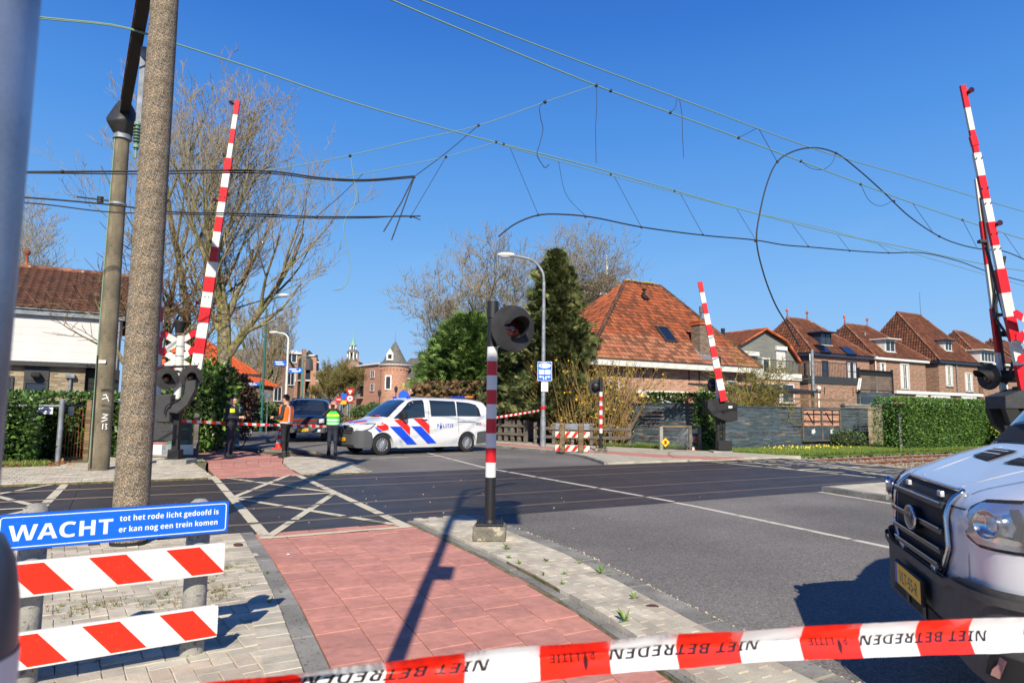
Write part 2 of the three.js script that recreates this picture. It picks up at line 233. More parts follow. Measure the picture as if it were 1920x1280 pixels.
{
  const g = new THREE.PlaneGeometry(900, 900, 1, 1); g.rotateX(-Math.PI / 2); g.translate(0, -0.12, -150);
  struct('ground', g, M.soil);
  // roads
  const ts = [-16, -12, -8, -5.85, -4.52, -3.4, -1.26, NEAR - .03];
  struct('road', slab(poly([...ts.map(t => [kerbN(t), t]), [6.85, NEAR - .03], [6.4, -2.5], [6.1, -6], [6, -16]]), 0, .1), M.asphalt);
  const tf = [6.14, 7.5, 9, 10.5, 12, 15, 20, 30, 45, 70, 110];
  struct('road', slab(poly([...tf.map(t => [farL(t) - (t > 16 ? 4 : 0), t]), ...tf.slice().reverse().map(t => [farR(t) + (t > 16 ? 1 : 0), t])]), 0, .1), M.asphalt);
  // side street area at the junction beyond the police van
  struct('junction_road', slab(poly([[-40, 26], [-40, 33], [-3.2, 34], [-3.2, 26.5]]), -.006, .09), M.asphalt);
  // crossing deck panels between and beside the rails
  const deck = new THREE.Group(); deck.name = nm('crossing_deck'); deck.userData.kind = 'structure'; scene.add(deck);
  deck.position.copy(ST(0, 0)); deck.rotation.y = RAIL_TURN;
  struct('crossing_bed', slab(poly([[-26, -.75], [14.2, -.75], [15.6, 6.15], [-26, 6.15]]), -.055, .06), M.blackMatt);
  const strips = [[NEAR, -.05], [.085, 1.365], [1.475, 2.55], [2.556, 3.71], [3.835, 5.10], [5.245, FAR]];
  for (const [a, b] of strips) {
    const L = 1.8, pg = rbox(L - .004, .06, b - a, 0, -.03, 0, .006); let k = 0;
    for (let s = -12.6; s < 14; s += L, k++) {
      const m = mesh('deck_panel', k ? pg.clone() : pg, M.rubber, deck); m.position.set(s + L / 2, .003 + (k % 3) * .0015, -(a + b) / 2);
    }
  }
  const rt = [.018, 1.42, 3.77, 5.175];
  for (const t of rt) {
    const r = new THREE.Group(); r.name = nm('rail'); r.userData.kind = 'structure'; r.position.copy(ST(0, t)); r.rotation.y = RAIL_TURN; scene.add(r);
    mesh('rail_head', rbox(100, .04, .068, 30, -.012, 0, .008), M.railTop, r);
    mesh('rail_web', [box(100, .11, .018, 30, -.085, 0), box(100, .016, .14, 30, -.148, 0)], M.rust, r);
    mesh('rail_side', [box(60, .036, .004, 44.6, -.014, .036), box(60, .036, .004, 44.6, -.014, -.036)], M.rust, r);
  }
  // open track to the right: ballast, sleepers with clips
  const bal = [];
  struct('ballast_bed', slab(poly([[14.1, -1.6], [80, -1.6], [80, 6.6], [15.4, 6.6]]), -.10, .03), M.soil);
  const st = new THREE.IcosahedronGeometry(.035, 0), N = 9000, im = new THREE.InstancedMesh(st, std({ color: C(150, 142, 132), roughness: .95 }), N), q = new THREE.Object3D();
  for (let i = 0; i < N; i++) {
    const s = 14.3 + 26 * Math.pow(rnd(), 1.7), t = rr(-1.3, 6.5), p = ST(s + Math.max(0, t - 0) * .18, t, -.10 + rnd() * .035); q.position.copy(p); q.rotation.set(rnd() * 6, rnd() * 6, rnd() * 6); const k = rr(.6, 1.25); q.scale.set(k, k * .8, k); q.updateMatrix(); im.setMatrixAt(i, q.matrix);
    const c = rr(.55, 1.1); im.setColorAt(i, new THREE.Color(c, c * .97, c * .92));
  }
  im.name = nm('ballast_stones'); im.castShadow = im.receiveShadow = true; im.userData = { kind: 'stuff', label: 'grey ballast stones lying between the open track sleepers', category: 'ballast' }; scene.add(im);
  for (const tc of [.72, 4.47]) for (let k = 0; k < 34; k++) {
    const s = 14.7 + k * .62 + (tc > 2 ? .4 : 0); const sl = thing('railway_sleeper', tc > 2 ? 'brown sleeper with pale rail clips in the track beside the grass verge' : 'brown sleeper with pale rail clips in the track beside the kerbed island', 'sleeper', ST(s, tc, -.115), RAIL_TURN, tc > 2 ? 'sleepers of the far track' : 'sleepers of the near track');
    mesh('beam', rbox(.22, .12, 2.5, 0, -.02, 0, .02), M.rust, sl);
    for (const e of [-.7, .7]) { mesh('rail_clip', [box(.1, .035, .06, 0, .055, e - .09), box(.1, .035, .06, 0, .055, e + .09), box(.05, .06, .03, 0, .06, e - .12), box(.05, .06, .03, 0, .06, e + .12)], M.galvDull, sl); }
  }
}
// ---------- paving, laid piece by piece ----------
function piece(c, y, th, gap, bev) { // c: 4 world corners (ccw or cw), returns bevelled block geometry
  const m = c.reduce((a, p) => a.add(p), V(0, 0, 0)).multiplyScalar(.25), ins = (p, g) => { const d = sub(p, m); d.y = 0; const L = d.length(); return V(m.x + d.x * (1 - g / L), 0, m.z + d.z * (1 - g / L)); };
  const o = c.map(p => ins(p, gap * .7)), i = c.map(p => ins(p, gap * .7 + bev * 1.4)), pos = [];
  const Q = (a, b, c2, d) => pos.push(...[a, b, c2, a, c2, d].flatMap(p => [p.x, p.y, p.z]));
  const T = i.map(p => V(p.x, y, p.z)), S = o.map(p => V(p.x, y - bev, p.z)), Bt = o.map(p => V(p.x, y - th, p.z));
  const area = (c[1].x - c[0].x) * (c[2].z - c[0].z) - (c[2].x - c[0].x) * (c[1].z - c[0].z);
  const seq = area < 0 ? [0, 1, 2, 3] : [3, 2, 1, 0];
  Q(...seq.map(k => T[k]));
  for (let k = 0; k < 4; k++) { const a = seq[k], b = seq[(k + 1) % 4]; Q(S[a], S[b], T[b], T[a]); Q(Bt[a], Bt[b], S[b], S[a]); }
  const g = new THREE.BufferGeometry(); g.setAttribute('position', new THREE.Float32BufferAttribute(pos, 3)); g.computeVertexNormals(); return g;
}
function pave(holder, pieceName, quads, y, th, gap, bev, mats, limit = 290, uneven = .003) {
  const cam = V(0, 0, 0);
  quads = quads.map(c => ({ c, d: c[0].distanceTo(cam) })).sort((a, b) => a.d - b.d);
  const rest = mats.map(() => []);
  quads.forEach((q, i) => {
    const k = Math.floor(rnd() * mats.length), g = piece(q.c, y + rr(-uneven, uneven), th, gap, bev);
    if (i < limit && q.d < 24) mesh(pieceName, g, mats[k], holder); else rest[k].push(g);
  });
  rest.forEach((r, k) => { if (r.length) { const m = mesh(pieceName + '_field', r, mats[k], holder); m.userData.kind = 'stuff'; } });
}
const setting = (name) => { const o = new THREE.Group(); o.name = nm(name); o.userData.kind = 'structure'; scene.add(o); return o; };
{
  // near red cycle path
  const path = setting('cycle_path'), q = [], N = 6;
  mesh('bedding', slab(poly([...[-14, -8, -5, -3, -.74].map(t => [pathL(t) - .02, t]), ...[-.74, -3, -5, -8, -14].map(t => [pathR(t) + .02, t])]), -.012, .05), M.jointSoil, path);
  for (let c = 0; c < N; c++) for (let k = 0; k < 34; k++) {
    const t0 = -.76 - (k + (c & 1) * .5) * .3, t1 = t0 - .3; if (t1 < -9.5) continue;
    const f = (t, e) => pathL(t) + (pathR(t) - pathL(t)) * e; const tt = Math.min(t0, -.74);
    q.push([ST(f(tt, c / N), tt), ST(f(tt, (c + 1) / N), tt), ST(f(t1, (c + 1) / N), t1), ST(f(t1, c / N), t1)]);
    if (k === 0 && (c & 1)) q.push([ST(f(-.74, c / N), -.74), ST(f(-.74, (c + 1) / N), -.74), ST(f(t0, (c + 1) / N), t0), ST(f(t0, c / N), t0)]);
  }
  pave(path, 'red_tile', q, 0.004, .05, .0065, .0035, M.redTile, 290, .0025);
}
{
  // pale block strip between the cycle path and the road, with its two kerb rows
  const strip = setting('paver_strip'), q = [], kerbQ = [], edgeQ = []; const y = .055;
  const a = t => pathR(t) + .10, b = t => kerbN(t) - .24;
  mesh('bedding', slab(poly([...[-14, -8, -5, -3, -.74].map(t => [pathR(t) + .115, t]), ...[-.74, -3, -5, -8, -14].map(t => [kerbN(t) - .25, t])]), y - .012, .07), M.jointSoil, strip);
  mesh('kerb_bedding', slab(poly([...[-14, -8, -5, -3, -.74].map(t => [pathR(t) - .01, t]), ...[-.74, -3, -5, -8, -14].map(t => [kerbN(t) + .03, t])]), .006, .05), M.jointSoil, strip);
  for (let k = 0; k < 48; k++) {
    const t0 = -.75 - k * .21;
    for (let c = 0; c < 7; c++) {
      const o = (c & 1) * .105, u0 = t0 - o, u1 = u0 - .21; if (u1 < -9.8) continue; const f = (t, e) => a(t) + (b(t) - a(t)) * e, N = 7;
      q.push([ST(f(u0, c / N), u0), ST(f(u0, (c + 1) / N), u0), ST(f(u1, (c + 1) / N), u1), ST(f(u1, c / N), u1)]);
    }
  }
  pave(strip, 'paver', q, y, .06, .004, .004, M.paver, 290, .0025);
  for (let k = 0; k < 11; k++) { const t0 = -.74 - k, t1 = t0 - 1; kerbQ.push([ST(b(t0), t0), ST(kerbN(t0), t0), ST(kerbN(t1), t1), ST(b(t1), t1)]); edgeQ.push([ST(pathR(t0) + .02, t0), ST(a(t0), t0), ST(a(t1), t1), ST(pathR(t1) + .02, t1)]); }
  pave(strip, 'kerb_stone', kerbQ, .03, .10, .004, .008, [M.kerb], 290, .002);
  pave(strip, 'edging_stone', edgeQ, .022, .09, .004, .006, [M.kerb], 290, .004);
}
const leftPoly = poly([[-3.62, -.76], [-3.75, -2.6], [-3.9, -4.1], [-4.05, -5.3], [-4.4, -7.5], [-13, -7.5], [-13, -.76]]);
{
  // near left pavement: blocks in herringbone, edged by a row of flat kerb stones
  const pv = setting('pavement'), q = [], y = .03, kq = [], row = [];
  mesh('bedding', slab(poly([[-3.46, -.74], [-3.56, -2.6], [-3.7, -4.1], [-3.82, -5.3], [-4.1, -7.7], [-13.2, -7.7], [-13.2, -.74]]), y - .014, .08), M.jointSoil, pv);
  const ang = RAIL_TURN + 4 * D2R, ca = Math.cos(ang), sa = Math.sin(ang), c0 = ST(-4.5, -3), B = .105;
  const loc = (x, z) => V(c0.x + x * ca + z * sa, 0, c0.z - x * sa + z * ca);
  for (let i = -70; i < 70; i++) for (let j = -70; j < 70; j++) {
    const m = ((i - j) % 4 + 4) % 4; let r = null;
    if (m === 0) r = [i, j, 2, 1]; else if (m === 2) r = [i, j, 1, 2];
    // herringbone cell: horizontal brick at (i,j)-(i+1,j), vertical brick at (i,j)-(i,j+1)
    if (!r) continue; if (m === 2) r = [i, j - 1, 1, 2];
    const c = [loc(r[0] * B, r[1] * B), loc((r[0] + r[2]) * B, r[1] * B), loc((r[0] + r[2]) * B, (r[1] + r[3]) * B), loc(r[0] * B, (r[1] + r[3]) * B)];
    const mx = (c[0].x + c[2].x) / 2, mz = (c[0].z + c[2].z) / 2; if (inPoly(mx, mz, leftPoly)) q.push(c);
  }
  pave(pv, 'paver', q, y, .06, .005, .004, M.paver, 295, .005);
  const k0 = t => pathL(t) - .02, k1 = t => pathL(t) - .155;
  for (let k = 0; k < 9; k++) { const t0 = -.75 - k * .8, t1 = t0 - .8; kq.push([ST(k1(t0), t0), ST(k0(t0), t0), ST(k0(t1), t1), ST(k1(t1), t1)]); }
  for (let k = 0; k < 60; k++) { const t0 = -.76 - k * .125, t1 = t0 - .125; row.push([ST(pathL(t0) - .365, t0), ST(k1(t0), t0), ST(k1(t1), t1), ST(pathL(t1) - .365, t1)]); }
  pave(pv, 'kerb_stone', kq, y, .09, .004, .006, [M.kerb], 290, .002);
  pave(pv, 'border_paver', row, y + .005, .07, .006, .004, M.paver, 290, .004);
}
{
  // far left pavement, cycle path and wedge
  const pv = setting('pavement'), y = .05, q = [], r2 = [];
  mesh('bedding', slab(poly([[-26, 6.13], [-3.2, 6.13], [-3.0, 8.5], [-2.7, 11], [-3.2, 15], [-5.5, 24], [-7, 26], [-10, 26], [-6.2, 14], [-5.6, 11.4], [-26, 10.2]]), y - .012, .1), M.jointSoil, pv);
  for (let k = 0; k < 190; k++) for (let c = 0; c < 24; c++) {
    const s0 = -3.08 - k * .21 - (c & 1) * .105, t0 = 6.15 + c * .21, lim = 6.9 + .0; if (s0 < -26) continue;
    const tt = t0 + .21; const edge = pl([[6, -3.05], [8.5, -2.95], [11, -2.7]], t0); if (s0 > edge) continue;
    if (t0 > 10.2 && s0 < -5.9) continue; if (t0 > 10.4 && s0 < -20) continue;
    q.push([ST(s0, t0), ST(s0 - .21, t0), ST(s0 - .21, tt), ST(s0, tt)]);
  }
  for (let c = 0; c < 8; c++) for (let k = 0; k < 52; k++) { const t0 = 11.1 + k * .3, t1 = t0 + .3, f = t => pl([[11, -2.72], [15, -3.25], [24, -5.5], [30, -7.5]], t); q.push([ST(f(t0) - c * .3, t0), ST(f(t0) - c * .3 - .3, t0), ST(f(t1) - c * .3 - .3, t1), ST(f(t1) - c * .3, t1)]); }
  pave(pv, 'paver', q, y, .07, .005, .004, M.paver, 290, .004);
  const path = setting('cycle_path'), N = 6, rq = [];
  const l = t => pl([[6, -3.02], [8.6, -2.92], [11, -2.66], [15, -3.1], [24, -5.3], [30, -7.3]], t), r = t => pl([[6, -1.34], [8, -1.2], [9.6, -1.02], [11.5, -.6], [12.5, -.5], [15, -1.0], [24, -3.4], [30, -5.4]], t);
  const tl = [6.13, 8.6, 10, 11, 12.5, 15, 20, 24, 30];
  mesh('bedding', slab(poly([...tl.map(t => [l(t), t]), ...tl.slice().reverse().map(t => [r(t), t])]), .0, .08), M.jointSoil, path);
  for (let c = 0; c < N; c++) for (let k = 0; k < 78; k++) { const t0 = 6.14 + (k + (c & 1) * .5) * .3, t1 = t0 + .3, f = (t, e) => l(t) + (r(t) - l(t)) * e; rq.push([ST(f(t0, c / N), t0), ST(f(t0, (c + 1) / N), t0), ST(f(t1, (c + 1) / N), t1), ST(f(t1, c / N), t1)]); }
  pave(path, 'red_tile', rq, .016, .05, .006, .003, M.redTile, 290, .0015);
  const wg = setting('paver_wedge'), wq = [];
  const wa = t => r(t) + .02, wb = t => Math.min(farL(t) - .02, pl([[6, .3], [9, .62], [11.4, .3], [12.3, -.42]], t));
  const wt = [6.14, 7.5, 9, 10.2, 11.4, 12.2];
  mesh('bedding', slab(poly([...wt.map(t => [wa(t), t]), ...wt.slice().reverse().map(t => [wb(t), t])]), .028, .1), M.jointSoil, wg);
  for (let k = 0; k < 28; k++) for (let c = 0; c < 8; c++) { const t0 = 6.15 + k * .21 + (c & 1) * .1, t1 = t0 + .21; if (t1 > 12.2) continue; const f = (t, e) => wa(t) + (wb(t) - .12 - wa(t)) * e; if (wb(t0) - wa(t0) < .3) continue; wq.push([ST(f(t0, c / 8), t0), ST(f(t0, (c + 1) / 8), t0), ST(f(t1, (c + 1) / 8), t1), ST(f(t1, c / 8), t1)]); }
  pave(wg, 'paver', wq, .04, .06, .004, .004, M.paver, 290, .003);
  const wk = []; for (let k = 0; k < 7; k++) { const t0 = 6.15 + k * .86, t1 = t0 + .86; wk.push([ST(wb(t0) - .12, t0), ST(wb(t0), t0), ST(wb(t1), t1), ST(wb(t1) - .12, t1)]); }
  pave(wg, 'kerb_stone', wk, .045, .1, .004, .006, [M.kerb], 290, .001);
  // far right pavement with red cycle strip
  const rp = setting('pavement'), tr = [6.14, 7, 8, 9, 10, 11.2, 13, 15, 20, 26, 40];
  const outer = t => pl([[6, 15.4], [7.2, 15], [9, 14.6], [11, 13.7], [14, 12.4], [18, 11.2], [40, 9.5]], t);
  const redA = t => pl([[6, 10.9], [6.5, 10.2], [7.9, 9.7], [11, 9.5], [15, 9.0], [26, 8.4], [40, 7.4]], t), redB = t => pl([[6, 12.8], [6.5, 12.0], [7.9, 11.2], [11, 10.4], [15, 9.9], [26, 9.2], [40, 8.2]], t);
  mesh('slab_field', slab(poly([...tr.map(t => [farR(t) + .14, t]), ...tr.slice().reverse().map(t => [outer(t), t])]), .06, .14), M.paver[1], rp);
  mesh('red_strip', slab(poly([...tr.map(t => [redA(t), t]), ...tr.slice().reverse().map(t => [redB(t), t])]), .066, .03), M.redTile[1], rp);
  const kq = []; for (let k = 0; k < 30; k++) { const t0 = 6.15 + k, t1 = t0 + 1; kq.push([ST(farR(t0), t0), ST(farR(t0) + .14, t0), ST(farR(t1) + .14, t1), ST(farR(t1), t1)]); }
  pave(rp, 'kerb_stone', kq, .07, .14, .004, .01, [M.kerb], 290, .001);
  // near right kerbed island beside the white van
  const isl = setting('kerbed_island');
  mesh('slab_field', slab(poly([[6.95, NEAR - .03], [6.55, -2.5], [6.3, -6], [6.3, -9], [16, -9], [16, -1.7], [14, NEAR - .03]]), .09, .16), M.paver[0], isl);
  const ik = []; for (let k = 0; k < 8; k++) { const f = t => pl([[-9, 6.1], [-6, 6.14], [-2.5, 6.4], [-.75, 6.82]], t), t0 = -.76 - k, t1 = t0 - 1; ik.push([ST(f(t0), t0), ST(f(t0) + .14, t0), ST(f(t1) + .14, t1), ST(f(t1), t1)]); }
  pave(isl, 'kerb_stone', ik, .098, .16, .004, .012, [M.kerb], 290, .001);
  // grass verge and earth
  struct('verge', slab(poly([[15.2, 6.7], [90, 6.7], [90, 60], [12.6, 60], [11.4, 18], [12.5, 14], [13.8, 11], [14.7, 9]]), -.01, .06), M.turf);
  struct('garden_soil', slab(poly([[-40, 10.22], [-5.64, 11.42], [-6.3, 14], [-10.1, 26], [-40, 26]]), .045, .1), M.soil);
}
// ---------- painted markings ----------
{
  const mk = (name, pts, y, m = M.paint) => struct(name, slab(poly(pts), y, .003), m);
  const line = (a, b, w) => { const d = [b[0] - a[0], b[1] - a[1]], L = Math.hypot(...d), n = [-d[1] / L * w / 2, d[0] / L * w / 2]; return [[a[0] + n[0], a[1] + n[1]], [b[0] + n[0], b[1] + n[1]], [b[0] - n[0], b[1] - n[1]], [a[0] - n[0], a[1] - n[1]]]; };
  // centre line in runs (bends slightly, broken at the rails)
  const cl = [[2.1, -8], [2.57, -4.69], [3.0, -1.6], [3.08, -.76]];
  for (let i = 1; i < cl.length; i++) mk('centre_line', line(cl[i - 1], cl[i], .1), .004);
  for (const [a, b] of [[-.7, -.06], [.1, 1.35], [1.49, 2.54], [2.57, 3.7], [3.85, 5.09], [5.26, 6.08]]) mk('centre_line', line([3.09 + (a + .7) * .04, a], [3.09 + (b + .7) * .04, b], .1), .0115);
  for (const [a, b] of [[[3.36, 6.15], [3.75, 8.6]], [[3.75, 8.6], [4.2, 11.2]], [[4.2, 11.2], [5.2, 17]]]) mk('centre_line', line(a, b, .1), .004);
  mk('stop_line', line([.78, 10.9], [4.1, 11.06], .11), .0055);
  // edge line by the island
  mk('edge_line', line([6.7, -.8], [6.22, -2.7], .09), .004);
  // X-hatched crossing boxes: [sNearL, sNearR, shift per metre]
  const hatch = (l0, r0, k, w, t0, t1, mat, mid) => {
    const Lx = t => l0 + k * (t - t0), Rx = t => r0 + k * (t - t0), gaps = [[-.06, .1], [1.36, 1.48], [3.7, 3.84], [5.1, 5.25]];
    const seg = (a, b, w2, y) => { // cut where a rail passes
      const dt = b[1] - a[1]; if (Math.abs(dt) < .3) { mk('crossing_line', line(a, b, w2), y, mat); return; }
      let cuts = [a[1]]; for (const g of gaps) cuts.push(...(dt > 0 ? g : [g[1], g[0]])); cuts.push(b[1]); if (dt < 0) cuts = [a[1], ...gaps.slice().reverse().flatMap(g => [g[1], g[0]]), b[1]];
      for (let i = 0; i < cuts.length; i += 2) { const c0 = cuts[i], c1 = cuts[i + 1]; const lo = Math.min(a[1], b[1]), hi = Math.max(a[1], b[1]); const p0 = Math.min(hi, Math.max(lo, c0)), p1 = Math.min(hi, Math.max(lo, c1)); if (Math.abs(p1 - p0) < .05) continue; const f = t => [a[0] + (b[0] - a[0]) * (t - a[1]) / dt, t]; mk('crossing_line', line(f(p0), f(p1), w2), y, mat); }
    };
    seg([Lx(t0), t0], [Lx(t1), t1], w, .0115); seg([Rx(t0), t0], [Rx(t1), t1], w, .0115);
    const ends = [t0, ...mid, t1]; let yy = .0125;
    for (let i = 0; i < ends.length; i++) if (i === 0 || i === ends.length - 1 || mid.length) { mk('crossing_line', line([Lx(ends[i]), ends[i]], [Rx(ends[i]), ends[i]], w * .75), .0135, mat); }
    for (let i = 0; i < ends.length - 1; i++) { const a = ends[i], b = ends[i + 1]; seg([Lx(a), a], [Rx(b), b], w * .8, .0145); seg([Rx(a), a], [Lx(b), b], w * .8, .0155); }
  };
  hatch(-3.36, -1.68, .042, .13, -1.08, 6.72, M.paintOld, [2.75]);
  hatch(-7.6, -5.86, .03, .13, -1.0, 6.6, M.paintOld, [2.75]);
  hatch(10.5, 12.3, .03, .11, -.7, 6.5, M.paintOld, [2.7]);
  hatch(12.75, 14.2, .03, .11, -.6, 6.4, M.paintOld, [2.7]);
}
// ---------- masts, signs, signals, barriers ----------
const upTo = (g, y) => heightAt(g, y);
{ // galvanised steel mast beside the camera
  const m = thing('steel_mast', 'thick galvanised steel mast with dark lower sleeve beside the WACHT sign', 'mast', V(-.585, 0, -.70));
  mesh('shaft', cyl(.058, .05, 8.6, 0, 0, 0, 40), M.galv, m);
  mesh('sleeve', lathe([[.084, -.05], [.084, 1.2], [.082, 1.25], [.076, 1.29], [.064, 1.315], [.056, 1.32]], 40), std({ color: C(70, 80, 92), roughness: .35, metalness: .3 }), m);
  mesh('white_band', cyl(.0855, .0855, .06, 0, 1.14, 0, 40, true), M.white, m);
  mesh('arm', [rod(V(0, 8.5, 0), V(.95, 9.2, -.5), .05), rod(V(0, 7.6, 0), V(.6, 8.9, -.3), .03)], M.galv, m);
  mesh('sign_plate', box(.86, 1.07, .03, .47, 6.44, -.05), M.galvDull, m);
  mesh('junction_box', rbox(.17, .3, .12, .12, 4.0, 0, .01), M.galvDull, m);
}
{ // round concrete mast behind the WACHT sign
  const b = G(240, 1025), m = thing('concrete_mast', 'thick round exposed-aggregate concrete mast behind the WACHT sign', 'mast', b);
  const g = cyl(.176, .125, 9.2, 0, 0, 0, 48); mesh('shaft', g, M.aggregate, m);
  mesh('tar_band', cyl(.1785, .1785, .09, 0, -.02, 0, 40, true), M.blackMatt, m);
  // smooth-sided mast on the far side of the tracks carrying the portal beam
  const b2 = G(184, 885), m2 = thing('concrete_mast', 'slim weathered concrete mast with painted marks beside the rusty gate', 'mast', b2);
  const h = upTo(b2, 248);
  mesh('shaft', cyl(.21, .15, h, 0, 0, 0, 28), M.mastConcrete, m2);
  mesh('head', lathe([[.16, h - .12], [.2, h - .05], [.34, h + .18], [.36, h + .26], [.2, h + .62], [.12, h + .75]], 4).rotateY(.6), M.darkGrey, m2);
  mesh('collar', [cyl(.2, .2, .1, 0, h - .18, 0, 20), cyl(.185, .185, .05, 0, upTo(b2, 385), 0, 20)], M.galvDull, m2);
  mesh('number_plate', box(.16, .07, .012, .03, upTo(b2, 679), .205), M.white, m2);
  mesh('cable', tube([V(-.13, .2, .16), V(-.12, 2.5, .16), V(-.12, 5, .14), V(-.1, h - .2, .13)], .014), M.wireGreen, m2);
  mesh('lower_cable', tube([V(-.05, .1, .21), V(-.07, 1.2, .205), V(-.1, 2.6, .18)], .016), M.blackMatt, m2);
  mesh('insulator', [...[0, 1, 2].map(k => cyl(.07, .07, .03, -.35, upTo(b2, 378) - .05 + k * .05, .1, 14)), rod(V(-.9, upTo(b2, 372), .1), V(0, upTo(b2, 380), .1), .02)], M.darkGrey, m2);
  const sp = canvasTex(128, 512, (x) => { x.clearRect(0, 0, 128, 512); x.strokeStyle = 'rgba(235,235,230,1)'; x.lineWidth = 11; x.beginPath(); x.moveTo(30, 20); x.lineTo(60, 10); x.lineTo(95, 90); x.lineTo(105, 95); x.moveTo(20, 70); x.lineTo(90, 45); x.stroke(); x.beginPath(); x.moveTo(40, 255); x.lineTo(95, 262); x.lineTo(40, 300); x.lineTo(95, 305); x.moveTo(30, 345); x.lineTo(98, 318); x.stroke(); x.beginPath(); x.moveTo(50, 370); x.lineTo(48, 440); x.moveTo(70, 375); x.lineTo(95, 378); x.lineTo(80, 405); x.lineTo(98, 430); x.lineTo(75, 440); x.stroke(); });
  const y0 = upTo(b2, 815), y1 = upTo(b2, 738), gm = std({ map: sp, transparent: true, alphaTest: .4, roughness: .9 });
  const cg = keep(new THREE.CylinderGeometry(.207, .211, y1 - y0, 12, 1, true, -.35, 1.1)); cg.translate(0, (y0 + y1) / 2, 0); const sp2 = mesh('painted_marks', cg, gm, m2);
  sp2.rotation.y = .55;
  // portal beam from that mast over the tracks towards the near mast
  const bm = thing('portal_beam', 'dark steel portal beam reaching over the tracks from the slim mast', 'beam', V(0, 0, 0));
  const a = V(b2.x, h + .62, b2.z), e = V(b.x, h + .75, b.z), dir = sub(e, a).normalize(), side = V(dir.z, 0, -dir.x);
  mesh('web', [bar(a, e, .03, .3), bar(add(a, V(0, -.22, 0)), add(e, V(0, -.22, 0)), .2, .03)], M.blackMatt, bm);
  mesh('flange', bar(add(a, V(0, .165, 0)), add(e, V(0, .165, 0)), .2, .025), M.rust, bm);
  for (let k = 1; k < 9; k++) { const p = lerp(a, e, k / 9); mesh('stiffener', bar(add(p, mul(side, -.09)), add(p, mul(side, .09)), .02, .3), M.blackMatt, bm); }
  const hang = thing('hanging_support', 'pale grey steel hanger with green insulator below the portal beam', 'hanger', V(0, 0, 0));
  const hp = lerp(a, e, .38), by = P(252, 285, -hp.z).y; const hx = P(256, 200, -hp.z).x + .06;
  const q = (y) => V(hx, y, hp.z);
  mesh('channel', [bar(q(h + .4), q(by + .55), .05, .1, V(1, 0, 0)), bar(add(q(h + .3), V(.1, 0, 0)), add(q(by + .6), V(-.02, 0, 0)), .03, .08, V(1, 0, 0))], M.galvDull, hang);
  mesh('insulator', [0, 1, 2, 3, 4].map(k => cyl(.07, .07, .025, hx - .02, by + .2 + k * .06, hp.z, 14)).concat([cyl(.035, .035, .5, hx - .02, by + .05, hp.z, 12)]), std({ color: C(88, 118, 100), roughness: .35 }), hang);
  mesh('clamp', [cyl(.06, .06, .06, hx - .02, by + .08, hp.z, 12), cyl(.06, .06, .06, hx - .02, by + .52, hp.z, 12), rod(V(hx - .02, by - .12, hp.z), V(hx - .02, by + .1, hp.z), .02)], M.wireGreen, hang);
}
const grime = (x, w, h) => { for (let i = 0; i < 260; i++) { const a = rnd(), px = rnd() * w, py = rnd() * h; x.fillStyle = a < .5 ? 'rgba(90,84,74,.10)' : 'rgba(255,255,255,.10)'; if (a < .7) x.fillRect(px, py, 1 + rnd() * 3, 2 + rnd() * 26); else { x.beginPath(); x.arc(px, py, 1 + rnd() * 6, 0, 7); x.fill(); } } };
